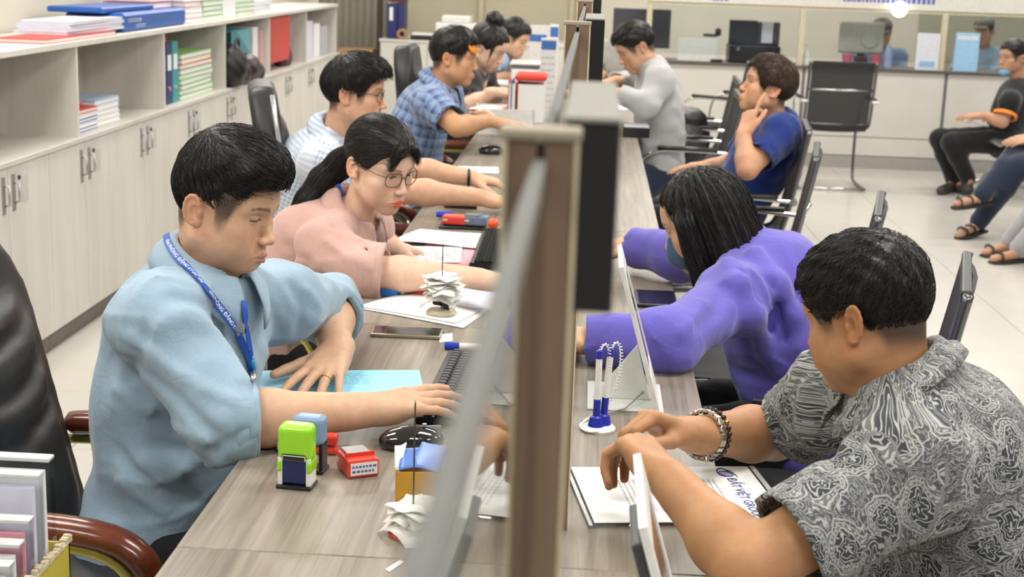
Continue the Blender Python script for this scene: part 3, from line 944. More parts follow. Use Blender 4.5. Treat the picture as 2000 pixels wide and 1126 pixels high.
def axis_uv(V, J, sleeves='RL'):
    """garment coordinates in metres: around and along the torso or the sleeve"""
    pel, nb = np.array(J['pelvis'], float), np.array(J['neck'], float)
    r = Vector(J['shR']) - Vector(J['shL'])
    up = Vector(nb - pel).normalized(); r = (r - up * r.dot(up)).normalized(); fw = up.cross(r)
    d = V - (pel + nb) / 2
    a = np.arctan2(d @ np.array(r), d @ np.array(fw))
    uv = np.stack([a * .165, d @ np.array(up), np.zeros(len(V))], 1)
    mid = (np.array(J['shR'], float) + np.array(J['shL'], float)) / 2
    for s in sleeves:
        sh, el, wr = (np.array(J[q + s], float) for q in ('sh', 'el', 'wr'))
        out = (sh - mid) / np.linalg.norm(sh - mid)
        best = None
        for p0, p1, off in ((sh, el, 0.0), (el, wr, np.linalg.norm(el - sh))):
            ax = p1 - p0; L = np.linalg.norm(ax); ax = ax / L
            q = V - p0; t = q @ ax; tc = np.clip(t, 0, L)
            rad = q - tc[:, None] * ax
            dist = np.linalg.norm(rad, axis=1)
            b1 = np.cross(ax, [0, 0, 1.0]); b1 /= max(np.linalg.norm(b1), 1e-6); b2 = np.cross(ax, b1)
            an = np.arctan2(rad @ b1, rad @ b2)
            cur = (dist, np.stack([an * .055 + 1.0, tc + off, np.zeros(len(V))], 1))
            if best is None: best = [cur[0].copy(), cur[1].copy()]
            else:
                m = cur[0] < best[0]; best[0][m] = cur[0][m]; best[1][m] = cur[1][m]
        side = (V - sh) @ out
        m = (best[0] < .085) & (side > -.045)
        uv[m] = best[1][m]
    return uv

def add_fuv(o, J):
    me = o.data; co = np.zeros(len(me.vertices) * 3); me.vertices.foreach_get('co', co)
    uv = axis_uv(co.reshape(-1, 3), J); a = me.attributes.new('fuv', 'FLOAT_VECTOR', 'POINT')
    a.data.foreach_set('vector', uv.astype(np.float32).ravel()); return o
def sleeve(f, J, s, end, e, k=.03, flare=.010, open_=True):
    """end: ('u',t) stops on the upper arm, ('f',t) on the forearm. Adds the sleeve and hollows its mouth."""
    sh, el, wr = Vector(J['sh' + s]), Vector(J['el' + s]), Vector(J['wr' + s])
    q = J.get('arm', 1.0)
    def rad(t): return np.interp(t, [0, 1, 1.3, 2], [.050, .0405, .0425, .0265]) * q
    T = end[1] if end[0] == 'u' else 1 + end[1]
    def pos(t): return lerp(sh, el, t) if t <= 1 else lerp(el, wr, t - 1)
    if T <= 1:
        d = (el - sh).normalized(); p = pos(T)
        f.cone(sh, p + d * .05, rad(0) + e, rad(T) + e + flare, k, cut=(p, d))
    else:
        d = (wr - el).normalized(); p = pos(T)
        f.cone(sh, el, rad(0) + e, rad(1) + e + .006, k)
        f.cone(el, p + d * .03, rad(1) + e + .004, rad(T) + e + flare, k, cut=(p, d))
    if open_: return (p + d * .02, p - d * .018, rad(T) + e + flare - .009)
    return None

def build_person(name, label, J, head, top, bottom=None, group=None, res=1.0, tone=(.56, .335, .215), fem=False, build=1.0, hands=None, belly=0.0):
    """J joints (world). head: options. top: dict(sleeve=(R,L), mat, folds, e, collar). hands: {'R': dict(fdir, back, ...)}"""
    J = {k: (Vector(v) if k not in ('arm',) else v) for k, v in J.items()}
    head = dict(head); head['tone'] = tone; head['fem'] = fem
    M = headM(J['head'], head['fwd'], head.get('roll', 0), head.get('scale', 1.0))
    parts = []
    nbl = M.inverted() @ (J['neck'] - Vector((0, 0, .03)))
    hf = head_field(head, nbl)
    hr = head.get('hres', .0022 * res if res < 1.6 else .0042 * (res / 1.6))
    lo = np.minimum(np.array([-.098, -.13, -.13]), np.array(nbl) - .045); hi = np.array([.098, .13, .135])
    V, Fq = hf.poly(hr, lo, hi)
    C = head_colors(V, head)
    parts.append((mulM(M, V), Fq, C))
    hands = hands or {}
    tt = np.array(tone)
    for s in 'RL':
        f = Field(); arm_prims(f, J, s, t0=.25)
        h = hands.get(s); tips = []
        if h is not None:
            h = dict(h); back = h.pop('back'); fd = h.pop('fdir', (J['wr' + s] - J['el' + s]))
            tips = hand_prims(f, J['wr' + s], fd, back, s == 'R', **h)
            for fo in h.get('folds', []): pass
        V, Fq = f.poly(.0034 * min(res, 1.6))
        C = np.tile(tt, (len(V), 1)); C = C * (1 + .05 * hash_noise(V, 60, 3)[:, None])
        if tips: C = nail_colors(V, C, tips, tone)
        parts.append((V, Fq, C))
    f = Field(); torso_prims(f, J, build, -.012, 0, fem, belly); leg_prims(f, J, -.004)
    for s in 'RL':
        f.cone(J['shR' if s == 'R' else 'shL'], lerp(J['sh' + s], J['el' + s], .5), .046, .042, .03)
        f.cone(J['ank' + s], J['ank' + s] - Vector((0, 0, .01)), .036, .034, .01)
        f.cone(J['ank' + s] + (J['ank' + s] - J['toe' + s]) * .2 + Vector((0, 0, -.035)), J['toe' + s], .032, .026, .02)
    f.cone(J['neck'] - Vector((0, 0, .06)), J['neck'], .06, .05, .04)
    V, Fq = f.poly(.022); parts.append((V, Fq, np.tile(tt, (len(V), 1))))
    V, Fq, C = join_np(parts)
    body = link_mesh(name, np_mesh(name, V, Fq, cols=C), skin_mat())
    tag(body, label, 'person', group)
    # --- upper garment
    e = top.get('e', .010)
    f = Field(); torso_prims(f, J, build, e, top.get('hem', .05), fem, belly)
    holes = []
    for s, end in zip('RL', top['sleeve']):
        o = sleeve(f, J, s, end, top.get('se', e + .002), flare=top.get('flare', .008)); holes.append(o)
    for ex in top.get('extra', []): ex(f)
    amp = top.get('amp', .0035)
    sd = top.get('seed', 1)
    rgn = np.random.RandomState(sd)
    ks = rgn.normal(size=(5, 3)); ks = ks / np.linalg.norm(ks, axis=1)[:, None] * np.array([38, 55, 75, 95, 60])[:, None]; ph = rgn.uniform(0, 6, 5)
    def rump(X, Y, Z):
        w = .25 * np.sin(X * 14 + Y * 9) + .25 * np.sin(Z * 12 - Y * 7)
        v = 0
        for kk, p_, a_ in zip(ks, ph, (1, .8, .55, .4, .7)): v = v + a_ * np.sin(kk[0] * X + kk[1] * Y + kk[2] * Z + p_ + 4 * w)
        v = amp * v * .45
        for q_ in range(2):
            kk = ks[q_ + 1] * .62; k2 = ks[q_ + 3] * .22
            s_ = 1 - np.abs(np.sin(kk[0] * X + kk[1] * Y + kk[2] * Z + 5 * w + q_))
            m_ = np.clip(np.sin(k2[0] * X + k2[1] * Y + k2[2] * Z + ph[q_]) + .1, 0, 1)
            v = v - ridge * s_ ** 4 * m_
        return v
    ridge = top.get('ridge', .0045)
    f.warp(rump)
    for fo in top.get('folds', []): f.fold(*fo)
    up = (J['neck'] - J.get('mid', J['pelvis'])).normalized()
    nr = head.get('neck', .046 if fem else .055)
    hd = (J['head'] - J['neck']).normalized()
    f.cone(J['neck'] - up * .015, J['neck'] + hd * .14, nr + top.get('neckr', .004), nr + top.get('neckr', .004), .006, 's')
    for p0, p1, rr in holes: f.cone(p0, p1, rr, rr, .004, 's')
    hz = top.get('cutz')
    if hz is not None: f.plane((0, 0, hz), (0, 0, -1))
    V, Fq = f.poly(.0054 * min(res, 2.3))
    V = relax(V, Fq, 2)
    uv = axis_uv(V, J) if top.get('uv', True) else None
    shirt = link_mesh(top.get('name', 'shirt'), np_mesh('shirt', V, Fq, uv=uv), top['mat'], body)
    body_field = f
    # --- trousers
    if bottom:
        f2 = Field()
        pel = J['pelvis']; r = (J['hipR'] - J['hipL']).normalized()
        f2.ell(pel, (.158 * build, .120 * build, .12), .04, R=[r, Vector((0, 0, 1)).cross(r), (0, 0, 1)])
        leg_prims(f2, J, bottom.get('e', .014))
        f2.warp(lambda X, Y, Z: .003 * np.sin(X * 60 + Z * 45) * np.sin(Y * 50 - Z * 30))
        V, Fq = f2.poly(.013 * min(res, 1.5))
        link_mesh('trousers', np_mesh('trousers', V, Fq), bottom['mat'], body)
        if bottom.get('shoe') is not None:
            for s in 'RL':
                f3 = Field(); a = J['ank' + s]; t = J['toe' + s]
                fl = Vector((t.x - a.x, t.y - a.y, 0)).normalized()
                hz_ = min(a.z, t.z) - .012
                f3.cone(Vector((a.x, a.y, t.z)) - fl * .03 + Vector((0, 0, .018)), t, .040, .036, .02)
                f3.cone(a - Vector((0, 0, .0)), Vector((a.x, a.y, t.z + .02)), .040, .042, .02)
                V, Fq = f3.poly(.012); link_mesh('shoe', np_mesh('shoe', V, Fq), bottom['shoe'], body)
    # --- hair
    if head.get('hairkind', 'short') == 'short':
        hfz = hair_field(head)
        HV, HF = hfz.poly(.0036 * min(res, 1.8))
        ns = head.get('strands', 0)
        if ns:
            S = strands(hfz, HV, ns, 4, head.get('slen', .032), head.get('flow', flow_crop), width=head.get('swid', .0007), lift=head.get('slift', .0014), jit=head.get('jit', .3), sel=lambda Q: Q[:, 2] > piece(hair_az(Q), head.get('hl', HL_SHORT)) + head.get('sedge', .006))
            HF = np.concatenate([HF, S[1] + len(HV)]); HV = np.concatenate([HV, S[0]])
        link_mesh('hair', np_mesh('hair', mulM(M, HV), HF), head.get('hairmat', hair_mat()), body)
    if top.get('collar'):
        shirt_collar(body, J, M, nr, top['collar'], top.get('collarmat', top['mat']))
    return dict(body=body, shirt=shirt, field=body_field, M=M, J=J, headf=hf)

def cuff(P, s, T0, T1, R0, R1, mat, seed=1, name='rolled_cuff'):
    """turned-up cuff: a soft double band round the arm between two arm positions (0 shoulder, 1 elbow, 2 wrist)"""
    J = P['J']
    sh, el, wr = J['sh' + s], J['el' + s], J['wr' + s]
    def pos(t): return lerp(sh, el, t) if t <= 1 else lerp(el, wr, t - 1)
    d = (pos(T1) - pos(T0)).normalized(); x = d.cross(UP).normalized(); y = d.cross(x)
    rg = random.Random(seed); ph = [rg.uniform(0, 6.28) for _ in range(4)]
    rows = []
    n = 40
    for t, dr in ((0, -.006), (0, .004), (.12, .0075), (.5, .006), (.55, .0035), (.60, .0065), (.92, .0075), (1, .003), (1, -.007), (.5, -.007)):
        c = pos(T0 + (T1 - T0) * t); R = R0 + (R1 - R0) * t + dr
        rows.append([c + (x * math.cos(a) + y * math.sin(a)) * (R + .0022 * math.sin(3 * a + ph[0] + 2 * t) + .0014 * math.sin(7 * a + ph[1] + 4 * t)) + d * .003 * math.sin(2 * a + ph[2]) for a in [2 * math.pi * k / n for k in range(n)]])
    return add_fuv(MB().grid(rows, closed_u=True, closed_v=True).build(name, mat, P['body'], smooth=True), J)
def shirt_collar(body, J, M, nr, opt, mat, name='collar'):
    """folded collar leaf around the neck, open at the front"""
    nb = J['neck']; ax = (J['head'] - nb).normalized()
    r = (J['shR'] - J['shL']); r = (r - ax * r.dot(ax)).normalized(); fw = ax.cross(r)
    hs, drop, pt, gap = opt.get('stand', .034), opt.get('drop', .046), opt.get('point', .035), opt.get('gap', 14)
    base = nb + ax * opt.get('lift', .022) + fw * opt.get('fwd', .0)
    rin = nr + opt.get('r', .006)
    P = []
    n = 44
    for i in range(n + 1):
        th = math.radians(gap + (360 - 2 * gap) * i / n)          # 0 = front
        fr = .5 + .5 * math.cos(th)                                # 1 at front
        d = fw * math.cos(th) + r * math.sin(th)
        tilt = opt.get('tilt', .30)
        h = hs * (1 - .45 * fr) - tilt * .06 * fr
        ptx = max(0.0, (fr - .72) / .28) ** 1.5
        rows = []
        rows.append(base + d * (rin - .001) - ax * (.022 + .02 * fr))
        rows.append(base + d * (rin + .000) + ax * (h * .5))
        rows.append(base + d * (rin + .003) + ax * h)
        rows.append(base + d * (rin + .011) + ax * (h + .001))
        rows.append(base + d * (rin + .018 + .006 * fr) + ax * (h - .010))
        lo = h - drop - pt * ptx
        rows.append(base + d * (rin + .030 + .018 * fr) + ax * (h * .5 + lo * .5))
        rows.append(base + d * (rin + .037 + .024 * fr) + ax * lo)
        P.append(rows)
    b = MB().grid(P).solid(-.0030)
    return add_fuv(b.build(name, mat, body, smooth=True), J)

def ribbon(pts, nors, width, thick=.0012):
    """flat strap along points; nors: outward normals"""
    b = MB(); rows = []
    N = len(pts)
    for i in range(N):
        t = (Vector(pts[min(i + 1, N - 1)]) - Vector(pts[max(i - 1, 0)])).normalized()
        n = Vector(nors[i]); n = (n - t * n.dot(t)).normalized(); s = t.cross(n)
        p = Vector(pts[i]); h = width / 2
        rows.append([p + s * h, p - s * h, p - s * h + n * thick, p + s * h + n * thick])
    b.grid(rows, closed_v=True)
    return b
def resample(pts, n):
    P = [Vector(p) for p in pts]
    L = [0]
    for a, b in zip(P[:-1], P[1:]): L.append(L[-1] + (b - a).length)
    out = []
    for i in range(n):
        t = L[-1] * i / (n - 1); j = 0
        while j < len(L) - 2 and L[j + 1] < t: j += 1
        q = (t - L[j]) / max(L[j + 1] - L[j], 1e-9); out.append(P[j].lerp(P[j + 1], q))
    return out
def smooth_pts(pts, it=2):
    P = [Vector(p) for p in pts]
    for _ in range(it):
        Q = [P[0]]
        for a, b in zip(P[:-1], P[1:]): Q += [a.lerp(b, .25), a.lerp(b, .75)]
        P = Q + [P[-1]]
    return P
# ------------------------------------------------------------------ lights of the room: ceiling panels
CEIL = 3.0
def ceiling_panel(x, y, power):
    t = empty('ceiling_light', (x, y, CEIL), 0, 'square white ceiling light panel above the office floor', 'ceiling light', 'ceiling light panels')
    MB().box(-.62, .62, -.32, .32, -.03, 0, .004).build('frame', plain('lamp_frame', (.8, .8, .8), .4), t)
    m = MATS.get('lamp_diff')
    if m is None:
        m, nt, b = _new('lamp_diff'); b.inputs['Emission Color'].default_value = (1, .97, .92, 1); b.inputs['Emission Strength'].default_value = 2.0
        MATS['lamp_diff'] = m
    MB().box(-.58, .58, -.28, .28, -.034, -.031).build('diffuser', m, t)
    L = bpy.data.lights.new('panel_light', 'AREA'); L.shape = 'RECTANGLE'; L.size = 1.15; L.size_y = .55; L.energy = power; L.color = (1, .965, .91)
    o = bpy.data.objects.new('panel_light', L); COL.objects.link(o); o.parent = t; o.location = (0, 0, -.04)
for ix, x in enumerate((-1.7, .9, 3.5)):
    for iy, y in enumerate((.3, 2.6, 5.0, 7.6, 10.4, 13.4)):  # farthest row added to brighten the interior behind the booth
        ceiling_panel(x, y, 36)

# ------------------------------------------------------------------ floor, walls, ceiling
def floor_mat():
    m, nt, b = _new('floor_tile')
    tc = nd(nt, 'ShaderNodeTexCoord')
    n = nd(nt, 'ShaderNodeTexNoise', i_Scale=3.0, i_Detail=6.0); lk(nt, tc.outputs['Object'], n.inputs['Vector'])
    r = nd(nt, 'ShaderNodeValToRGB'); r.color_ramp.elements[0].color = (.50, .475, .43, 1); r.color_ramp.elements[1].color = (.58, .555, .51, 1)
    lk(nt, n.outputs['Fac'], r.inputs['Fac']); lk(nt, r.outputs['Color'], b.inputs['Base Color'])
    b.inputs['Roughness'].default_value = .22; b.inputs['Specular IOR Level'].default_value = .4
    return m
FLM = floor_mat()
grout = plain('grout', (.30, .28, .25), .8)
fl = MB().box(-3.2, 5.0, -1.2, 15.2, -.10, -.004).build('floor', grout); tag(fl, kind='structure')
tm = MB().box(-.2985, .2985, -.2985, .2985, -.004, 0, .0012, 1).mesh('tile')
tm.materials.append(FLM)
far_tiles = MB()
NT = 0
for i in range(-4, 9):
    for j in range(-2, 25):
        x, y = -.1 + i * .6, .35 + j * .6
        u, v = proj((x, y, 0))
        if y > 1.2 and -150 < u < 2150 and v < 1400 and NT < 300:
            o = bpy.data.objects.new('tile', tm); COL.objects.link(o); o.parent = fl; o.location = (x, y, 0); NT += 1
        else:
            far_tiles.box(x - .2985, x + .2985, y - .2985, y + .2985, -.004, 0)
tag(far_tiles.build('floor_tiles', FLM, fl), kind='stuff')

wallm = plain('wall_paint', (.62, .58, .50), .8, var=.03, scale=3)
w = MB().box(-2.62, -2.50, -1.2, 15.2, 0, CEIL).build('wall_left', wallm); tag(w, kind='structure')
w = MB().box(-2.62, 5.0, 15.1, 15.2, 0, CEIL).build('wall_back', wallm); tag(w, kind='structure')
w = MB().box(-3.2, 5.0, -1.2, 15.2, CEIL, CEIL + .1).build('ceiling', plain('ceiling_paint', (.8, .79, .76), .9)); tag(w, kind='structure')

# ------------------------------------------------------------------ service desks, the long run between staff and visitors
DX0, DX1, DZ = -.543, .236, .75
SEAM0, DL = 1.825, 1.29
deskm = wood('desk_laminate', (.155, .126, .10), (.31, .268, .222), 'Y', scale=2.4, rough=.36, streak=34, dirt=.4)
deskside = wood('desk_side', (.50, .46, .40), (.60, .56, .50), 'Z', scale=5, rough=.5)
ORD = ['first', 'second', 'third', 'fourth', 'fifth', 'sixth', 'seventh']
for k in range(-1, 6):
    y0 = SEAM0 + DL * k
    where = {-1: 'carrying the red ink pad', 0: 'with blue folder and black keyboard', 1: 'with paper spike and pink folder', 2: 'with yellow stapler beyond pink folder',
             3: 'with red and blue file boxes', 4: 'with white paper tray under black sleeve woman', 5: 'in the run before the far counter'}[k]
    t = empty('service_desk', ((DX0 + DX1) / 2, y0 + DL / 2, 0), 0, 'grey-brown wood service desk ' + where, 'desk', 'service desks in one run')
    cx, cy = (DX0 + DX1) / 2, y0 + DL / 2
    MB().box(DX0 - cx, DX1 - cx, y0 - cy + .0012, y0 + DL - cy - .0012, DZ - .028, DZ, .0015, 1).build('desktop', deskm, t)
    MB().box(DX0 + .06 - cx, DX1 - .10 - cx, y0 - cy + .002, y0 - cy + .022, 0, DZ - .028).build('side_panel', deskside, t)
    MB().box(DX0 + .06 - cx, DX1 - .10 - cx, y0 + DL - cy - .022, y0 + DL - cy - .002, 0, DZ - .028).build('side_panel', deskside, t)
    MB().box(-.02 - cx, -.002 - cx, y0 - cy + .022, y0 + DL - cy - .022, .12, DZ - .028).build('modesty_panel', deskside, t)

# ------------------------------------------------------------------ glass screen with wooden posts down the middle
def glass_mat(name, tint=(.93, .96, .95), refl=1.0):
    if name in MATS: return MATS[name]
    m = bpy.data.materials.new(name); m.use_nodes = True; nt = m.node_tree
    nt.nodes.remove(nt.nodes['Principled BSDF'])
    out = nt.nodes['Material Output']
    tr = nd(nt, 'ShaderNodeBsdfTransparent'); tr.inputs[0].default_value = c4(tint)
    gl = nd(nt, 'ShaderNodeBsdfGlossy'); gl.inputs['Roughness'].default_value = .02
    fr = nd(nt, 'ShaderNodeFresnel', i_IOR=1.5)
    ge = nd(nt, 'ShaderNodeNewGeometry'); sb = nd(nt, 'ShaderNodeMath', operation='SUBTRACT', i_0=1.0); lk(nt, ge.outputs['Backfacing'], sb.inputs[1])
    mu = nd(nt, 'ShaderNodeMath', operation='MULTIPLY'); lk(nt, fr.outputs[0], mu.inputs[0]); lk(nt, sb.outputs[0], mu.inputs[1])
    ms = nd(nt, 'ShaderNodeMixShader'); lk(nt, mu.outputs[0], ms.inputs[0]); lk(nt, tr.outputs[0], ms.inputs[1]); lk(nt, gl.outputs[0], ms.inputs[2])
    lk(nt, ms.outputs[0], out.inputs['Surface'])
    MATS[name] = m; return m
postm = wood('post_wood', (.15, .092, .058), (.25, .165, .11), 'Z', scale=5, streak=10, rough=.5)
edgem = plain('post_edge', (.62, .53, .36), .5)
alum = plain('aluminium', (.11, .112, .106), .6, .0, var=.05, scale=90)
blackp = plain('black_plastic', (.012, .012, .013), .35)
dusty = plain('dusty_grey', (.23, .225, .205), .85, var=.08, scale=160)
paperw = plain('paper_white', (.80, .80, .80), .8, var=.015)
POST = [.65, 1.96, 3.25, 4.54, 5.83, 7.12]
for i, y in enumerate(POST):
    nm = ['beside the red ink pad', 'beside the blue folder', 'beside the pink folder', 'beside the yellow stapler', 'beside the red and blue files', 'at the far end'][i]
    t = empty('glass_screen', (-.021, y, DZ), 0, 'glass desk screen on wooden post with grey rail, ' + nm, 'partition', 'glass screens along the desks')
    for x0, x1, ex in ((-.018, -.0022, -.018), (.0012, .017, .017)):
        b = MB().box(x0 + (.002 if ex < 0 else 0), x1 - (.002 if ex > 0 else 0), 0, .016, 0, .722, .0006, 1).build('post_board', postm, t)
        x = ex
        MB().box(min(x, x + (.002 if x < 0 else -.002)), max(x, x + (.002 if x < 0 else -.002)), -.0006, .0166, 0, .722).build('edge_band', edgem, b)
    MB().box(-.0022, .0012, .006, .014, 0, .720).build('post_gap', blackp, t)
    MB().box(-.0195, .018, -.001, .018, .7222, .7275, .001, 1).build('post_cap', plain('cap_beige', (.34, .30, .23), .7), t)
    yl = -DL + .075
    MB().box(-.0035, .0035, yl, -.001, .02, .712).build('glass_pane', glass_mat('screen_glass'), t)
    MB().box(-.0040, .0025, yl, -.001, .700, .714, .001, 1).build('top_rail', alum, t)
    MB().box(-.0055, .0055, yl, -.001, .0, .022, .001, 1).build('bottom_rail', alum, t)
    MB().tube([(-.012, yl + .01, .705), (-.012, yl - .012, .700), (.012, yl - .012, .700), (.012, yl + .01, .705)], .0035, 8).build('clamp', blackp, t, smooth=True)
    MB().tube([(-.010, yl - .03, .690), (-.010, yl - .03, .706)], .006, 10).build('clamp_knob', plain('knob_grey', (.25, .25, .25), .4), t, smooth=True)
    # counter sign box on the visitors' side of the post
    s = empty('sign_box', (0, y + .02, 1.388), 0, 'slim black sign box with dusty top on the post ' + nm, 'sign box', 'counter sign boxes on the posts')
    MB().box(-.0115, .015, 0, .215, 0, .091, .0012, 1).build('sign_body', blackp, s)
    MB().box(-.0118, .0153, -.0005, .2155, .091, .0935, .0006, 1).build('top_plate', dusty, s)

# ------------------------------------------------------------------ cabinets along the left wall
CXF = -2.057
cabm = wood('cabinet_white', (.60, .575, .52), (.70, .675, .62), 'Z', scale=2.2, rough=.5, streak=7, dirt=.08)
handm = plain('handle_steel', (.45, .45, .43), .35, .7)
plinth = plain('plinth_grey', (.17, .15, .13), .6)
def cabinet(y0, wd_, label):
    t = empty('base_cabinet', (CXF - .20, y0 + wd_ / 2, 0), 0, label, 'cabinet', 'white base cabinets along the wall')
    h = wd_ / 2
    MB().box(-.20, .182, -h + .001, h - .001, .075, .785).build('carcass', cabm, t)
    MB().box(-.20, .175, -h + .001, h - .001, 0, .075).build('plinth', plinth, t)
    for s in (-1, 1):
        d = MB().box(.183, .20, min(0, s * h) + .0025, max(0, s * h) - .0025, .08, .782, .0015, 1).build('door', cabm, t)
        yy = s * .045
        MB().box(.20, .2035, yy - .014, yy + .014, .62, .755, .001, 1).build('handle_plate', handm, d)
        MB().tube([(.203, yy, .65), (.222, yy, .655), (.222, yy, .72), (.203, yy, .725)], .0045, 8).build('handle', handm, d, smooth=True)
        if s == 1:
            MB().lathe([(0, .006), (.008, .006), (.008, 0), (0, 0)], 12, Matrix.Translation((.2, yy + .05, .735)) @ Matrix.Rotation(math.pi / 2, 4, 'Y')).build('lock', plain('lock_dark', (.06, .06, .06), .4, .5), d)
            MB().box(.20, .2015, yy + .075, yy + .135, .64, .735).build('label_holder', plain('label_holder', (.55, .54, .5), .5), d)
CABL = ['white double-door base cabinet before the empty shelf niche', 'white double-door base cabinet under the first shelf divider', 'white double-door base cabinet under the blue binders niche',
        'white double-door base cabinet under the green files', 'white double-door base cabinet under the black bags', 'white double-door base cabinet beside the black chair back', 'white double-door base cabinet under the red folder',
        'white double-door base cabinet under the last shelf niches', 'white double-door base cabinet at the far end of the row']
for k in range(9): cabinet(4.56 + .79 * k, .79, CABL[k])
wt = MB().box(CXF - .43, CXF + .012, 4.56, 11.66, .786, .806, .0015, 1).build('worktop', wood('cabinet_top', (.50, .475, .43), (.63, .61, .56), 'Y', scale=4, rough=.4, streak=6, dirt=.3))
tag(wt, 'long pale worktop on the white wall cabinets', 'worktop')
sh = empty('open_shelf', (CXF - .2, 8.0, .806), 0, 'long white open shelf with niches on the cabinet worktop', 'shelf')
MB().box(-.21, .205, 4.56 - 8, 11.62 - 8, .362, .384, .001, 1).build('top_board', cabm, sh)
MB().box(-.215, -.205, 4.56 - 8, 11.62 - 8, .0, .362).build('back_panel', wood('shelf_back', (.55, .52, .45), (.63, .60, .53), 'Y', scale=3, rough=.6), sh)
for y in (4.57, 5.70, 6.89, 8.06, 9.19, 10.38, 11.60): MB().box(-.205, .195, y - 8 - .009, y - 8 + .009, .0, .362).build('divider', cabm, sh)

# ------------------------------------------------------------------ far counters
YB = 11.94
whitep = plain('counter_white', (.60, .58, .53), .45, var=.03, scale=4)
creamp = plain('cream_post', (.55, .49, .35), .5)
darkedge = plain('dark_edge', (.09, .08, .07), .5)
def counter_bay(x0, x1, label, top=.82):
    t = empty('far_counter', ((x0 + x1) / 2, YB + .3, 0), 0, label, 'counter', 'far service counters')
    h = (x1 - x0) / 2
    MB().box(-h, h, -.3, -.28, .26, top - .02, .002, 1).build('front_panel', whitep, t)
    MB().box(-h, h, -.295, -.275, .105, .255, .002, 1).build('lower_panel', whitep, t)
    MB().box(-h, h, -.305, -.27, 0, .10).build('skirting', plain('skirting_grey', (.33, .32, .30), .5), t)
    MB().box(-h + .0005, h - .0005, -.33, .08, top - .02, top, .002, 1).build('counter_top', darkedge, t)
    MB().box(-h, -h + .024, -.302, -.28, 0, top - .02).build('joint_strip', plain('joint_grey', (.13, .13, .13), .5), t)
    MB().box(-h, h, .03, .05, 0, top - .02).build('rear_panel', whitep, t)
counter_bay(.30, 1.72, 'white far counter bay with the black printer on it')
counter_bay(1.72, 2.87, 'white far counter bay carrying the pink toy basket')
counter_bay(2.87, 4.6, 'white far counter bay with the light blue notice stand')
# booth frame above the counters
bt = empty('booth_frame', (2.4, YB + .02, .82), 0, 'cream framed glass booth front with white header board above far counter', 'booth')
for x in (.45, 1.69, 2.83, 4.2): MB().box(x - 2.4 - .022, x - 2.4 + .022, -.02, .02, 0, .9).build('post', creamp, bt)
for x0, x1 in ((.45, 1.69), (1.69, 2.83), (2.83, 4.2)):
    MB().box(x0 - 2.4 + .022, x1 - 2.4 - .022, -.004, .004, .06, .45).build('glass_pane', glass_mat('booth_glass', (.90, .92, .92)), bt)
    MB().box(x0 - 2.4 + .022, x1 - 2.4 - .022, -.018, .018, .45, .475).build('glass_bar', creamp, bt)
hd = MB().box(.40 - 2.4, 4.4 - 2.4, -.03, .03, .475, .95).build('header_board', plain('header_white', (.66, .64, .58), .5), bt)
bluet = plain('blue_print', (.10, .12, .42), .6)
def lettering(txt, size, origin, xd, yd, mat, parent=None, bold=True, name='lettering', off=.001):
    me = text_mesh(txt, size, bold)
    o = link_mesh(name, me, mat)
    M = frameM(origin, xd, yd)
    M.translation = M.translation + M.to_3x3().col[2] * off
    if parent is not None:
        bpy.context.view_layer.update()
        o.parent = parent; o.matrix_parent_inverse = parent.matrix_world.inverted()
    o.matrix_world = M
    return o
# ------------------------------------------------------------------ the people
UP = Vector((0, 0, 1))
def face(yaw, pitch=0.0):
    """face direction: yaw in degrees from +x, counter-clockwise; pitch in degrees, up positive"""
    a, b = math.radians(yaw), math.radians(pitch)
    return Vector((math.cos(a) * math.cos(b), math.sin(a) * math.cos(b), math.sin(b)))
T_MAN, T_WOM, T_TAN, T_DK = (.60, .37, .245), (.72, .49, .37), (.47, .265, .15), (.42, .225, .12)
black_cloth = fabric('black_cloth', (.012, .012, .014), .9)
black_shoe = plain('black_leather_shoe', (.01, .01, .01), .35)
navy_cloth = fabric('navy_denim', (.020, .028, .055), .9)

def trace_line(f, pix, push=0.0):
    out = []
    for px, py in pix:
        p = f.trace(px, py)
        if p is not None:
            if push: p = p + Vector(f.grad(np.array([list(p)]))[0]) * push
            out.append(p)
    return out
def px_folds(J, build, fem, belly, top, folds):
    """fold lines drawn on the photo, dropped onto the bare garment form: (pixels, width, depth)"""
    f = Field(); torso_prims(f, J, build, top.get('e', .010), .05, fem, belly)
    for s, end in zip('RL', top['sleeve']): sleeve(f, J, s, end, top.get('se', top.get('e', .010) + .002), flare=top.get('flare', .008))
    out = []
    for pix, w, d in folds:
        pts = trace_line(f, pix)
        if len(pts) >= 2: out.append((pts, w, d))
    return out


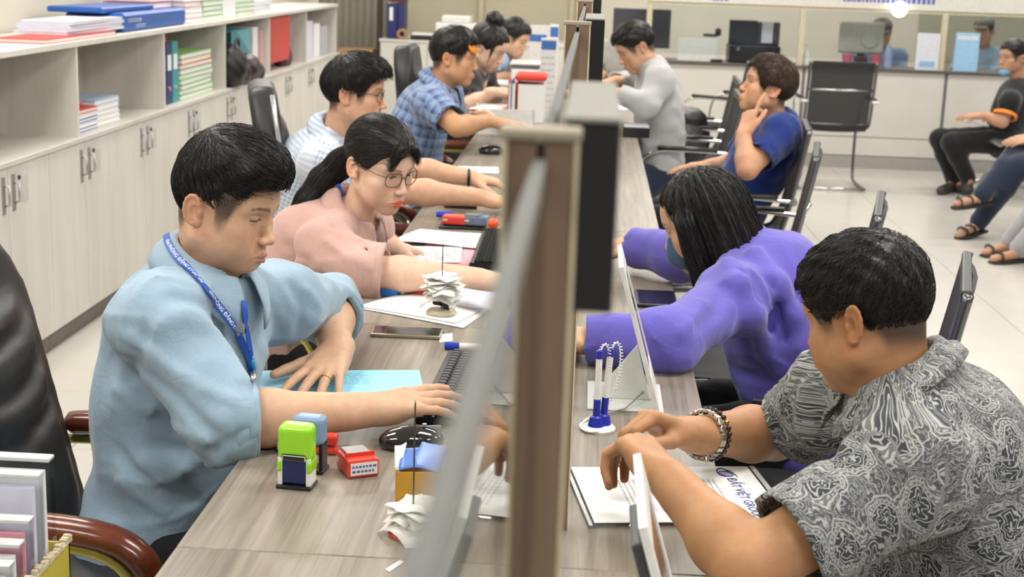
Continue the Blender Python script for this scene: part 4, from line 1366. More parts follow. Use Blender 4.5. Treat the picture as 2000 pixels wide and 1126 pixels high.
def glasses(P, mat, w=.0235, h=.019, rim=.0011, y=.096, z=.000):
    """spectacles on a head: rims, bridge, temples, lenses"""
    M = P['M']; b = MB(); lens = []
    for s in (1, -1):
        cx = s * .0325; loop = []
        for i in range(28):
            a = 2 * math.pi * i / 28
            ca, sa = math.cos(a), math.sin(a)
            e = .62
            x = cx + w * abs(ca) ** e * (1 if ca > 0 else -1); zz = z + h * abs(sa) ** e * (1 if sa > 0 else -1)
            loop.append(M @ Vector((x, y - .35 * max(0, abs(x) - .03), zz)))
        b.tube(loop, rim, 8, closed=True); lens.append(loop)
        x0 = s * (.0325 + w)
        b.tube([M @ Vector(q) for q in ((x0, y - .009, z + .008), (s * .070, y - .03, z + .009), (s * .0785, .02, z + .009), (s * .080, -.015, z + .006), (s * .079, -.035, z - .012))], rim * .9, 8)
    b.tube([M @ Vector(q) for q in ((-.0095, y, z + .004), (-.004, y + .003, z + .006), (.004, y + .003, z + .006), (.0095, y, z + .004))], rim, 8)
    g = b.build('glasses', mat, P['body'], smooth=True)
    for loop in lens:
        l = MB(); c = sum(loop, Vector()) / len(loop)
        vs = [l.bm.verts.new(c + (q - c) * .97) for q in loop]; l.bm.faces.new(vs)
        l.build('lens', glass_mat('lens_glass', (.97, .98, .98)), g)
    return g
def local_mesh(P, name, f, h, mat, extra=None, it=1):
    V, Fq = f.poly(h); V = relax(V, Fq, it)
    if extra is not None: Fq = np.concatenate([Fq, extra[1] + len(V)]); V = np.concatenate([V, extra[0]])
    return link_mesh(name, np_mesh(name, mulM(P['M'], V), Fq), mat, P['body'])
def to_local(P, p): return P['M'].inverted() @ Vector(p)
def flow_down(P, away=.25):
    d = np.zeros_like(P); d[:, 2] = -1; d[:, 1] = -.25; d[:, 0] = P[:, 0] * 2; return d

# --- man in the light blue shirt at the nearest desk
J = dict(head=AY(442, 399, 2.46), neck=AY(404, 540, 2.46), pelvis=Vector((-.76, 2.47, .50)), mid=Vector((-.735, 2.47, .76)),
         shR=AY(308, 628, 2.30), shL=AY(548, 592, 2.66), elR=AZ(440, 822, .80), wrR=AZ(712, 800, .798), elL=AY(643, 600, 2.93), wrL=AZ(656, 688, .797), arm=1.08)
default_legs(J, (1, -.1, 0), kneez=.47)
topA = dict(sleeve=(('f', .16), ('f', .22)), e=.014, se=.017, flare=.006, hem=.06, amp=.0045, seed=4, mat=fabric('blue_linen', (.275, .385, .49), slub=.07),
            collar=dict(stand=.036, drop=.045, point=.040, gap=15, r=.010))
topA['folds'] = px_folds(J, 1.04, False, .02, topA, [
    ([(330, 580), (390, 590), (440, 630), (470, 690)], .012, -.010), ([(300, 640), (360, 620), (420, 650), (455, 700), (475, 740)], .013, .011),
    ([(240, 700), (300, 740), (360, 790), (420, 850)], .011, -.010), ([(255, 660), (330, 715), (400, 760), (450, 780)], .011, .010),
    ([(230, 760), (290, 800), (350, 840), (410, 860)], .010, .009), ([(290, 640), (270, 700), (250, 740)], .012, -.007),
    ([(300, 870), (360, 880), (430, 870), (480, 850)], .012, -.010), ([(280, 900), (350, 920), (430, 905)], .013, .010),
    ([(230, 880), (300, 950), (380, 980)], .012, -.009), ([(240, 940), (320, 1000)], .012, .009),
    ([(570, 560), (590, 600), (580, 650)], .010, -.008), ([(600, 565), (625, 600), (610, 630)], .010, .008), ([(530, 600), (545, 650)], .010, -.007),
    ([(470, 620), (480, 680), (500, 720)], .010, .007)])
A = build_person('person', 'man in light blue shirt with blue lanyard typing beside blue folder', J,
    dict(fwd=face(-16, -15), scale=.94, w=1.03, chin=.008, fat=.006, lid=(-.10, -.22), brow=1.1, flush=.8, stubble=.12, roll=-.02, lip=1.25, lipmix=.9, lipcol=(.43, .17, .14),
         hair=[((0, .008, .078), (.074, .098, .076)), ((.010, .058, .094), (.056, .052, .043))], strands=3200, slen=.040, swid=.0008, jit=.22,
         flow=lambda P: flow_crop(P, side=-.35, fwd=.25)),
    topA, dict(mat=black_cloth, shoe=black_shoe), tone=T_MAN, build=1.04, belly=.02, res=1.0,
    hands=dict(R=dict(fdir=AZ(880, 772, .796) - AZ(712, 800, .798), back=(0, -.25, 1), curl=[(.0, .12, .10), (.04, .16, .12), (.08, .2, .15), (.12, .2, .15)], splay=[.10, .03, -.04, -.1], thumb=(.5, .12, .35, .3), s=1.10),
               L=dict(fdir=AZ(604, 762, .772) - AZ(656, 688, .797), back=(.1, 0, 1), curl=[(.0, .10, .10)] * 4, splay=[.20, .05, -.10, -.26], thumb=(.75, .10, .1, .1), s=1.08)))

# --- woman in the pink blouse
J = dict(head=AY(742, 322, 3.62), neck=AY(690, 422, 3.67), pelvis=Vector((-.82, 3.72, .50)), mid=Vector((-.775, 3.72, .72)),
         shR=AY(632, 488, 3.50), shL=AY(715, 445, 3.86), elR=AY(722, 530, 3.40), wrR=AZ(935, 545, .80), elL=AY(735, 500, 3.95), wrL=AZ(762, 478, .785), arm=.98)
default_legs(J, (1, 0, 0), kneez=.46)
topB = dict(sleeve=(('f', .12), ('f', .3)), e=.014, se=.018, flare=.012, hem=.05, amp=.004, seed=9, mat=fabric('pink_cotton', (.52, .325, .285), slub=.03),
            collar=dict(stand=.030, drop=.045, point=.045, gap=20, r=.012))
topB['folds'] = px_folds(J, 1.02, True, .02, topB, [
    ([(560, 480), (600, 510), (640, 560), (650, 600)], .014, -.009), ([(640, 470), (680, 500), (720, 520)], .012, .009), ([(620, 520), (660, 560), (690, 590)], .012, .009),
    ([(600, 560), (640, 600)], .014, -.009), ([(560, 540), (600, 590), (640, 620)], .014, .008), ([(655, 440), (690, 470), (730, 490)], .010, -.008)])
B = build_person('person', 'woman in pink blouse with glasses and long black ponytail', J,
    dict(fwd=face(-38, -17), scale=.95, w=.98, lid=(.34, -.26), gaze=(.05, -.22), brow=.75, flush=.8, lip=1.2, lipcol=(.62, .06, .03), lipmix=.95, roll=.03, hairkind='none', fade=False, neck=.045),
    topB, dict(mat=black_cloth, shoe=black_shoe), tone=T_WOM, fem=True, build=1.02, belly=.02, res=1.2,
    hands=dict(R=dict(fdir=(1, 0, -.06), back=(0, -.2, 1), curl=[(.2, .3, .2)] * 4, s=.92), L=dict(fdir=AZ(800, 488, .765) - AZ(762, 478, .785), back=(0, -.1, 1), curl=[(.15, .4, .3)] * 4, s=.92)))
HLW = [(0, .078), (30, .070), (50, .048), (64, .020), (76, -.004), (84, .004), (92, .012), (104, .006), (116, -.030), (180, -.080)]
hf = Field(); hf.ell((0, -.014, .036), (.0815, .105, .0925), 0); hf.ell((0, -.005, .055), (.078, .10, .078), .02)
hf.cutf(lambda X, Y, Z: (np.interp(np.degrees(np.arctan2(np.abs(X) * 1.25, Y)) + 0 * Z, [t[0] for t in HLW], [t[1] for t in HLW]) - Z) * .75, .004)
tail = [to_local(B, AY(*q)) for q in ((700, 296, 3.68), (668, 318, 3.70), (630, 352, 3.69), (600, 392, 3.67), (575, 432, 3.66), (560, 462, 3.66))]
hf.chain(tail, [.030, .034, .032, .028, .022, .010], .03)
hf.cone((.03, .088, .085), (.052, .092, .035), .012, .005, .01); hf.cone((-.02, .092, .085), (-.050, .088, .040), .010, .005, .01)
HV, HF = hf.poly(.0032)
tdir = np.array((tail[-1] - tail[0]).normalized())
def flow_tail(P):
    d = np.array(tail[0]) + np.array([0, -.02, 0]) - P
    far = np.linalg.norm(d, axis=1) < .07
    d = d / np.maximum(np.linalg.norm(d, axis=1, keepdims=True), 1e-6)
    beh = (P[:, 1] < -.06) & (P[:, 2] < .02) | far
    d[beh] = tdir; return d
S1 = strands(hf, HV, 2100, 5, .09, flow_tail, width=.0008, lift=.0015, jit=.10, sel=lambda Q: Q[:, 2] < 5)
S2 = strands(hf, HV, 160, 6, .06, lambda P: np.tile(np.array([.35, .25, -1.0]), (len(P), 1)), width=.0007, lift=.003, jit=.15, sel=lambda Q: (Q[:, 1] > .075) & (Q[:, 2] > .06), seed=4)
local_mesh(B, 'hair', hf, .0040, hair_mat(), (np.concatenate([S1[0], S2[0]]), np.concatenate([S1[1], S2[1] + len(S1[0])])))
glasses(B, plain('brown_frame', (.10, .055, .03), .3, .3), w=.0245, h=.0195, rim=.0013)
e = MB(); c = B['M'] @ Vector((.083, -.012, -.034)); e.lathe([(0, .002), (.0022, .0), (0, -.002)], 10, Matrix.Translation(c)); e.build('earring', plain('dark_stud', (.03, .02, .02), .3, .5), B['body'], smooth=True)

# --- man in the checked shirt with glasses
J = dict(head=AY(694, 182, 4.75), neck=AY(655, 268, 4.80), pelvis=Vector((-1.02, 4.82, .50)), mid=Vector((-.99, 4.82, .73)),
         shR=AY(628, 322, 4.62), shL=AY(690, 290, 5.0), elR=AY(785, 372, 4.56), wrR=AZ(940, 386, .80), elL=AY(800, 330, 4.98), wrL=AZ(922, 347, .81), arm=1.0)
default_legs(J, (1, 0, 0), kneez=.46)
Cp = build_person('person', 'man in pale blue checked shirt with dark glasses and wristband', J,
    dict(fwd=face(-2, -4), scale=.97, lid=(.25, -.22), gaze=(0, -.2), brow=1.1, lip=1.1, lipcol=(.45, .2, .16),
         hair=[((0, .012, .070), (.083, .100, .074)), ((-.01, .06, .075), (.066, .055, .045)), ((0, -.03, .03), (.084, .09, .07))], strands=1500, slen=.055, jit=.18, swid=.0011, flow=lambda P: flow_crop(P, side=-.2, fwd=.15)),
    dict(sleeve=(('u', .82), ('u', .82)), e=.014, se=.016, hem=.05, amp=.005, seed=3, mat=fabric('fine_check', (.62, .66, .72), pattern='check', col2=(.30, .38, .52), pscale=.014), collar=dict(stand=.03, drop=.04, r=.012)),
    dict(mat=fabric('blue_jeans', (.045, .09, .24)), shoe=black_shoe), tone=(.62, .37, .25), res=1.4, build=1.05,
    hands=dict(R=dict(fdir=(1, 0, -.15), back=(0, -.2, 1), curl=[(.3, .4, .3)] * 4), L=dict(fdir=(1, -.1, -.15), back=(0, 0, 1), curl=[(.3, .4, .3)] * 4)))
glasses(Cp, plain('black_frame', (.03, .03, .035), .3), w=.024, h=.018, rim=.0013)
wp = AZ(922, 347, .81); ax_ = (J['wrL'] - J['elL']).normalized()
b = MB(); q = J['wrL'] - ax_ * .012
M_ = frameM(q, ax_.cross(UP), UP)
b.tube([M_ @ Vector((.031 * math.cos(a), .027 * math.sin(a), 0)) for a in [2 * math.pi * i / 24 for i in range(24)]], .006, 8, closed=True)
b.build('wristband', blackp, Cp['body'], smooth=True)

# --- man in the blue plaid shirt
J = dict(head=AY(886, 112, 6.3), neck=AY(858, 168, 6.32), pelvis=Vector((-.80, 6.35, .52)), mid=Vector((-.785, 6.35, .76)),
         shR=AY(842, 204, 6.15), shL=AY(868, 185, 6.5), elR=AY(893, 248, 6.02), wrR=AY(955, 236, 6.15), elL=AY(900, 240, 6.6), wrL=AY(945, 228, 6.5))
default_legs(J, (1, 0, 0), kneez=.46)
D = build_person('person', 'man in blue plaid shirt with an orange tag at his forehead', J,
    dict(fwd=face(-2, -6), lid=(.2, -.22), brow=1.1, hair=[((0, .005, .066), (.079, .098, .072))], strands=500, swid=.0012),
    dict(sleeve=(('u', .75), ('u', .75)), e=.016, se=.022, hem=.05, amp=.005, seed=5, mat=fabric('blue_plaid', (.22, .32, .52), pattern='plaid', col2=(.045, .07, .19), pscale=.042), collar=dict(stand=.03, drop=.04, r=.012)),
    dict(mat=fabric('khaki', (.32, .27, .17)), shoe=black_shoe), tone=(.55, .31, .17), res=1.9, build=1.06,
    hands=dict(R=dict(fdir=(1, .3, -.1), back=(0, -.2, 1)), L=dict(fdir=(1, 0, -.2), back=(0, 0, 1))))
b = MB(); b.lathe([(0, .005), (.026, .004), (.029, 0), (0, -.002)], 18, D['M'] @ Matrix.Translation((.040, .080, .058)) @ Matrix.Rotation(math.radians(-62), 4, 'X') @ Matrix.Rotation(.4, 4, 'Y'))
b.build('orange_tag', plain('orange_tag', (.9, .30, .02), .5), D['body'], smooth=True)

# --- woman in the black jacket, hair in a bun
J = dict(head=AY(955, 92, 7.45), neck=AY(930, 140, 7.5), pelvis=Vector((-.80, 7.5, .52)), mid=Vector((-.75, 7.5, .76)),
         shR=AY(915, 168, 7.35), shL=AY(940, 150, 7.65), elR=AY(915, 205, 7.2), wrR=AY(968, 180, 7.2), elL=AY(960, 190, 7.7), wrL=AY(985, 180, 7.55), arm=.92)
default_legs(J, (1, 0, 0), kneez=.46)
E = build_person('person', 'woman in black jacket with black hair in a bun, bending over her desk', J,
    dict(fwd=face(-20, -28), scale=.95, lid=(-.1, -.2), hairkind='none', fade=False, lipcol=(.5, .15, .12)),
    dict(sleeve=(('u', .95), ('u', .95)), e=.016, se=.020, hem=.05, amp=.004, name='jacket', mat=black_cloth), dict(mat=black_cloth, shoe=black_shoe), tone=T_WOM, fem=True, res=2.1,
    hands=dict(R=dict(fdir=(1, .1, -.2), back=(0, 0, 1), s=.9), L=dict(fdir=(1, 0, -.2), back=(0, 0, 1), s=.9)))
hf = Field(); hf.ell((0, -.014, .038), (.090, .112, .099), 0)
hf.cutf(lambda X, Y, Z: (np.interp(np.degrees(np.arctan2(np.abs(X) * 1.25, Y)) + 0 * Z, [t[0] for t in HLW], [t[1] for t in HLW]) - Z) * .75, .004)
hf.ell((0, -.042, .148), (.055, .052, .042), .015); hf.cone((.07, .05, .02), (.075, .06, -.06), .008, .004, .01)
hf.warp(lambda X, Y, Z: .003 * np.sin(X * 220 + Z * 60) * np.sin(Y * 130 + 1))
local_mesh(E, 'hair', hf, .005, hair_mat())

# --- man in the pale blue shirt further down
J = dict(head=AY(1003, 74, 8.75), neck=AY(982, 108, 8.8), pelvis=Vector((-.72, 8.8, .52)), mid=Vector((-.70, 8.8, .76)),
         shR=AY(968, 128, 8.65), shL=AY(985, 118, 8.95), elR=AY(968, 155, 8.6), wrR=AY(995, 150, 8.6), elL=AY(1000, 150, 8.95), wrL=AY(1012, 148, 8.8))
default_legs(J, (1, 0, 0), kneez=.46)
Fm = build_person('person', 'man in pale blue shirt beyond the woman with the bun', J, dict(fwd=face(-20, -22), lid=(-.1, -.2), scale=.93),
    dict(sleeve=(('u', .8), ('u', .8)), e=.014, se=.02, mat=fabric('pale_blue_cloth', (.30, .42, .56))), dict(mat=black_cloth, shoe=black_shoe), tone=T_MAN, res=2.4,
    hands=dict(R=dict(fdir=(1, .1, -.2), back=(0, 0, 1)), L=dict(fdir=(1, 0, -.2), back=(0, 0, 1))))

# --- visitor in the grey pullover
J = dict(head=AY(1242, 92, 7.4), neck=AY(1272, 128, 7.4), pelvis=Vector((.37, 7.42, .52)), mid=Vector((.365, 7.42, .78)),
         shL=AY(1290, 160, 7.22), shR=AY(1262, 148, 7.58), elL=AY(1262, 205, 7.12), wrL=AY(1206, 182, 7.15), elR=AY(1225, 165, 7.7), wrR=AY(1202, 158, 7.55))
default_legs(J, (-1, -.5, 0), kneez=.48, out=.36)
G = build_person('person', 'visitor in grey long-sleeved pullover writing at the counter', J, dict(fwd=face(192, -30), lid=(-.1, -.2), hair=[((0, .005, .066), (.079, .098, .070))], strands=400, swid=.0013),
    dict(sleeve=(('f', .95), ('f', .95)), e=.016, se=.016, flare=.002, amp=.006, seed=2, name='pullover', mat=fabric('grey_knit', (.42, .42, .43))), dict(mat=navy_cloth, shoe=black_shoe), tone=T_MAN, res=1.9,
    hands=dict(L=dict(fdir=(-1, .2, -.2), back=(0, 0, 1), curl=[(.4, .5, .4)] * 4), R=dict(fdir=(-1, 0, -.2), back=(0, 0, 1), curl=[(.4, .5, .4)] * 4)))

# --- visitor in the blue polo shirt, chin on hand
J = dict(head=AY(1499, 170, 6.05), neck=AY(1511, 236, 6.10), pelvis=Vector((.62, 6.12, .54)), mid=Vector((.735, 6.12, .75)),
         shL=AY(1527, 262, 5.90), shR=AY(1482, 250, 6.28), elL=AY(1460, 330, 5.74), wrL=AY(1452, 262, 5.80), elR=AY(1440, 318, 6.38), wrR=AY(1388, 322, 6.28), arm=1.02)
default_legs(J, (-1, .15, 0), kneez=.48)
Hm = build_person('person', 'visitor in royal blue polo shirt resting chin on hand', J,
    dict(fwd=face(184, 14), lid=(.2, -.22), brow=1.2, hair=[((0, .000, .066), (.083, .102, .074)), ((0, -.02, .03), (.086, .096, .072))], strands=900, swid=.0012, slen=.045, jit=.5, hairmat=hair_mat('hair_brown', (.035, .018, .010), .4)),
    dict(sleeve=(('u', .72), ('u', .72)), e=.014, se=.022, amp=.005, seed=8, mat=fabric('royal_polo', (.010, .028, .16)), collar=dict(stand=.022, drop=.040, r=.012, gap=25, lift=.008)), dict(mat=black_cloth, shoe=black_shoe), tone=(.56, .31, .19), res=1.7,
    hands=dict(L=dict(fdir=(.30, .25, 1), back=(-.8, -.6, .3), curl=[(.0, .15, .15), (1.1, 1.4, .8), (1.2, 1.4, .8), (1.2, 1.4, .8)], thumb=(.4, .3, .3, .3)), R=dict(fdir=(-1, 0, -.1), back=(0, 0, 1))))

# --- visitor in the purple hoodie, leaning on the desk
J = dict(head=AY(1372, 432, 3.36), neck=AY(1452, 508, 3.34), pelvis=Vector((.56, 3.32, .52)), mid=Vector((.50, 3.32, .74)),
         shL=AY(1432, 585, 3.13), shR=AY(1450, 490, 3.52), elL=AZ(1300, 668, .805), wrL=AZ(1128, 664, .795), elR=AZ(1330, 500, .82), wrR=AZ(1232, 480, .82), arm=1.0)
default_legs(J, (-1, 0, 0), kneez=.47, out=.36)
topI = dict(sleeve=(('f', .98), ('f', .9)), e=.022, se=.018, flare=.006, hem=.10, amp=.005, seed=12, name='hoodie', mat=fabric('violet_jersey', (.115, .095, .42)), neckr=.01)
def hood(f):
    g = Field(); g.ops = list(f.ops)
    def on(pix, push=0.0): return [q for q in trace_line(g, pix, push)]
    rim = on([(1425, 515), (1440, 560), (1465, 610), (1500, 670), (1530, 715)], .002)
    if len(rim) > 2: f.chain(rim, [.018, .022, .024, .022, .014][:len(rim)], .03)
    rim = on([(1470, 500), (1510, 560), (1545, 620), (1550, 670), (1533, 715)], .002)
    if len(rim) > 2: f.chain(rim, [.022, .026, .026, .022, .014][:len(rim)], .03)
    for pix, w_, d_ in (([(1445, 540), (1470, 590), (1505, 650), (1528, 705)], .010, -.010), ([(1490, 540), (1520, 600), (1535, 660)], .010, -.009), ([(1465, 530), (1500, 590), (1522, 650)], .009, .007)):
        q = on(pix, .012)
        if len(q) > 1: f.fold(q, w_, d_)
topI['extra'] = [hood]
topI['folds'] = px_folds(J, 1.06, True, .02, topI, [
    ([(1410, 560), (1400, 610), (1360, 640)], .012, -.010), ([(1370, 590), (1350, 630), (1330, 650)], .012, .010), ([(1430, 600), (1420, 650), (1390, 690)], .013, .010),
    ([(1380, 690), (1430, 720), (1500, 740)], .014, -.010), ([(1390, 740), (1450, 770), (1520, 780)], .014, .009), ([(1290, 620), (1280, 660)], .010, .007)])
I = build_person('person', 'woman visitor in violet hooded top and blue face mask leaning on the desk', J,
    dict(hres=.0036, fwd=face(166, -24), scale=.95, lid=(-.05, -.2), hairkind='none', fade=False, neck=.044), topI, dict(mat=black_cloth, shoe=black_shoe), tone=(.60, .36, .24), fem=True, build=1.06, belly=.02, res=1.2,
    hands=dict(L=dict(fdir=(-.15, 1, -.05), back=(0, 0, 1), s=.92), R=dict(fdir=(-1, -.1, 0), back=(0, 0, 1), s=.92)))
hf = Field(); hf.ell((0, -.014, .040), (.086, .108, .094), 0)
hf.ell((0, -.040, -.020), (.092, .086, .100), .03); hf.ell((0, -.045, -.095), (.098, .076, .085), .04)
hf.cone((.078, .030, .01), (.088, .035, -.13), .026, .020, .03, mir=True)
hf.cutf(lambda X, Y, Z: Y - np.interp(Z + 0 * X + 0 * Y, [-.2, -.05, .02, .06, .085, .2], [.055, .048, .042, .058, .085, .3]), .012)
hf.warp(lambda X, Y, Z: .003 * np.sin(np.arctan2(X, Y + .02) * 21 + 5 * Z) + .002 * np.sin(np.arctan2(X, Y + .02) * 47 + 12 * Z))
HV, HF = hf.poly(.0035)
S1 = strands(hf, HV, 2800, 5, .13, lambda P: flow_down(P), width=.0010, lift=.0018, jit=.10)
local_mesh(I, 'hair', hf, .0044, hair_mat('hair_black', ), S1)
mf = Field(); mf.ell((0, .040, -.060), (.064, .062, .056), 0); mf.plane((0, .012, 0), (0, -1, .15), .004); mf.cone((0, .085, -.020), (0, .096, -.060), .014, .020, .03)
local_mesh(I, 'face_mask', mf, .004, fabric('mask_blue', (.035, .09, .19)))

# --- visitor in the paisley shirt, nearest on the right
J = dict(head=AY(1692, 612, 2.06), neck=AY(1752, 752, 2.04), pelvis=Vector((.62, 2.06, .50)), mid=Vector((.60, 2.06, .74)),
         shL=AY(1775, 925, 1.86), shR=AY(1640, 775, 2.26), elL=AZ(1462, 1108, .795), wrL=AZ(1308, 938, .850), elR=AY(1512, 846, 2.37), wrR=AZ(1352, 848, .830), arm=1.06)
default_legs(J, (-1, 0, 0), kneez=.46, out=.34)
topJ = dict(sleeve=(('u', .70), ('u', .74)), e=.018, se=.021, flare=.006, hem=.08, amp=.0045, seed=6, mat=fabric('paisley', (.040, .046, .053), pattern='paisley', col2=(.41, .41, .40), pscale=.058, sheen=.1),
            collar=dict(stand=.028, drop=.030, point=.01, gap=24, r=.012, lift=.012))
topJ['folds'] = px_folds(J, 1.10, False, .04, topJ, [([(1640, 820), (1620, 900), (1590, 960)], .014, -.010), ([(1850, 860), (1820, 960), (1760, 1060)], .016, -.010), ([(1840, 700), (1860, 780), (1850, 860)], .014, .008), ([(1900, 860), (1890, 980)], .016, .008), ([(1560, 740), (1540, 800), (1520, 850)], .012, -.008)])
Jm = build_person('person', 'older man in grey paisley shirt with bracelets and clasped hands', J,
    dict(hres=.0032, fwd=face(143, -18), scale=.915, w=1.06, fat=.008, lid=(.15, -.2), flush=1.0, ear=1.08, neck=.060, hl=[(0, .072), (28, .070), (44, .058), (56, .025), (63, -.005), (70, -.016), (76, -.010), (80, .016), (104, .016), (114, -.020), (130, -.050), (180, -.062)],
         sedge=-.004, hair=[((0, .000, .060), (.081, .100, .070))], strands=3600, slen=.034, swid=.00075, slift=.0022, jit=.35, flow=lambda P: flow_crop(P, whorl=(.0, -.075, .11), fwd=.1)),
    topJ, dict(mat=black_cloth, shoe=black_shoe), tone=(.42, .215, .105), build=1.10, belly=.04, res=1.0,
    hands=dict(L=dict(fdir=AZ(1222, 845, .885) - AZ(1308, 938, .850), back=(.55, -.45, .7), curl=[(.75, 1.0, .5), (.85, 1.05, .5), (.95, 1.05, .5), (1.0, 1.0, .5)], thumb=(.35, .35, .3, .3), s=1.04),
               R=dict(fdir=AZ(1232, 806, .875) - AZ(1352, 848, .830), back=(.1, .35, .9), curl=[(.75, .9, .5), (.85, .95, .5), (.95, .95, .5), (1.0, .95, .5)], thumb=(.35, .55, .3, .3), s=1.0)))
# --- seated visitor in black T-shirt with mask under the chin, on the waiting bench
def bench(x, y, rz, n, label):
    t = empty('waiting_bench', (x, y, 0), rz, label, 'bench')
    ch = plain('bench_steel', (.55, .55, .56), .25, .9)
    for i in range(n):
        yy = (i - (n - 1) / 2) * .56
        P = [(.23, .41), (.20, .43), (.05, .425), (-.12, .415), (-.17, .44), (-.21, .58), (-.25, .80)]
        MB().grid([[Vector((px, yy + s * .24, pz)) for s in (-1, 0, 1)] for px, pz in P]).solid(.008).build('seat_shell', ch, t, smooth=True, angle=60)
    MB().box(-.04, .04, -n * .28, n * .28, .34, .39, .006).build('beam', plain('beam_grey', (.2, .2, .2), .4, .5), t)
    for s in (-1, 1):
        yy = s * (n * .28 - .25)
        MB().tube(smooth_pts([(-.22, yy, .02), (-.05, yy, .06), (0, yy, .34), (0, yy, .36)], 2), .018, 8).build('leg', ch, t, smooth=True); MB().tube([(0, yy, .20), (.12, yy, .06), (.24, yy, .02)], .016, 8).build('foot', ch, t, smooth=True)
    return t
yK = 10.75
J = dict(head=AY(1978, 112, yK), neck=AY(1990, 160, yK + .02), pelvis=AY(1965, 268, yK), shR=AY(2020, 190, yK + .1), shL=AY(1972, 200, yK - .2), elL=AY(1958, 238, yK - .25), wrL=AY(1920, 225, yK - .2), elR=AY(1990, 240, yK + .1), wrR=AY(1935, 225, yK),
         )
J['hipR'] = J['pelvis'] + Vector((0, .09, -.02)); J['hipL'] = J['pelvis'] + Vector((0, -.09, -.02))
J['kneeR'] = AY(1835, 270, yK + .05); J['kneeL'] = AY(1858, 278, yK - .15); J['ankR'] = AY(1862, 350, yK + .05); J['ankL'] = AY(1890, 348, yK - .1); J['toeR'] = AZ(1838, 372, .03); J['toeL'] = AZ(1868, 366, .03)
for k_ in ('ankR', 'ankL'): J[k_].z = max(J[k_].z, .08)
K = build_person('person', 'seated visitor in black T-shirt with orange sleeve trim, blue mask under chin', J, dict(fwd=face(205, -4), lid=(.3, -.25), hair=[((0, .0, .062), (.078, .098, .068))]),
    dict(sleeve=(('u', .7), ('u', .7)), e=.014, se=.02, mat=black_cloth, name='t_shirt'), dict(mat=black_cloth, shoe=plain('dark_grey_shoe', (.05, .045, .04), .6)), tone=(.50, .28, .18), res=2.2,
    hands=dict(L=dict(fdir=(-1, .2, -.1), back=(0, -.3, 1)), R=dict(fdir=(-1, -.2, -.1), back=(0, 0, 1))))
mf = Field(); mf.ell((0, .058, -.100), (.045, .045, .032), 0); local_mesh(K, 'face_mask', mf, .006, plain('mask_sky', (.16, .42, .66), .7))
cuff(K, 'L', .55, .72, .078, .080, plain('orange_trim', (.85, .27, .03), .6), name='sleeve_trim')
tag(sheet_ := MB().box(-.08, .08, -.06, .06, 0, .02, .006).build('paper_bundle', plain('paper_white', (.80, .80, .80), .8)), 'white papers held on the lap of the black T-shirt visitor', 'papers'); sheet_.location = AY(1905, 243, yK - .1); sheet_.rotation_euler = (0, .15, .3)
bench(J['pelvis'].x + .05, yK, math.pi, 2, 'steel waiting bench under the black T-shirt visitor')
# --- two more seated visitors, mostly out of the picture: jeans and sandals
sandm = plain('sandal_black', (.02, .018, .016), .6)
def sandal(P, s, straps=2):
    J = P['J']; a, t_ = J['ank' + s], J['toe' + s]
    d = Vector((t_.x - a.x, t_.y - a.y, t_.z - a.z + .045)).normalized(); sd = d.cross(UP).normalized(); n = sd.cross(d)
    heel = a - d * .05 - n * .062
    b = MB(); M = frameM(heel, d, sd)
    if M.to_3x3().col[2].z < 0: M = frameM(heel, d, -sd)
    b.prism([(0, -.034), (.10, -.036), (.19, -.045), (.245, -.030), (.25, 0), (.245, .030), (.19, .045), (.10, .036), (0, .034)], -.016, .004, M, .004); o = b.build('sandal', sandm, P['body'])
    for q in ([.20, .13, .06])[:straps]: MB().tube([M @ Vector((q, -.042, .0)), M @ Vector((q, -.035, .045)), M @ Vector((q + .01, 0, .058)), M @ Vector((q, .035, .045)), M @ Vector((q, .042, .0))], .009, 6, flat=.5).build('strap', sandm, o, smooth=True)
yL = 8.75
f1 = AZ(1925, 455, .05)
J = dict(pelvis=Vector((2.92, yL + .15, .50)), neck=Vector((3.02, yL + .15, .98)), head=Vector((3.02, yL + .15, 1.13)), shR=Vector((3.02, yL + .35, .93)), shL=Vector((3.02, yL - .05, .93)), elR=Vector((2.92, yL + .4, .70)), wrR=Vector((2.72, yL + .25, .62)), elL=Vector((2.92, yL - .1, .70)), wrL=Vector((2.70, yL + .05, .62)))
J['hipR'] = J['pelvis'] + Vector((0, .09, -.02)); J['hipL'] = J['pelvis'] + Vector((0, -.09, -.02))
J['kneeL'] = AY(1992, 325, yL); J['ankL'] = AZ(1912, 432, .10); J['toeL'] = AZ(1872, 458, .03)
J['kneeR'] = AY(1985, 302, yL + .12); J['ankR'] = AY(1920, 378, yL - .02); J['toeR'] = AY(1868, 398, yL - .05)
Lp = build_person('person', 'visitor in dark jeans and black strappy sandals with legs crossed', J, dict(fwd=face(190, 0)), dict(sleeve=(('u', .7), ('u', .7)), mat=navy_cloth), dict(mat=navy_cloth), tone=(.50, .29, .19), res=2.2,
    hands=dict(L=dict(fdir=(-1, .2, -.1), back=(0, -.3, 1)), R=dict(fdir=(-1, -.2, -.1), back=(0, 0, 1))))
sandal(Lp, 'L', 3); sandal(Lp, 'R', 3)
bench(3.0, yL + .1, math.pi, 2, 'steel waiting bench under the visitor in jeans')
yM = 7.95
J = dict(pelvis=Vector((3.05, yM, .50)), neck=Vector((3.15, yM, .98)), head=Vector((3.15, yM, 1.13)), shR=Vector((3.15, yM + .2, .93)), shL=Vector((3.15, yM - .2, .93)), elR=Vector((3.05, yM + .25, .70)), wrR=Vector((2.85, yM + .1, .62)), elL=Vector((3.05, yM - .25, .70)), wrL=Vector((2.85, yM - .1, .62)))
J['hipR'] = J['pelvis'] + Vector((0, .09, -.02)); J['hipL'] = J['pelvis'] + Vector((0, -.09, -.02))
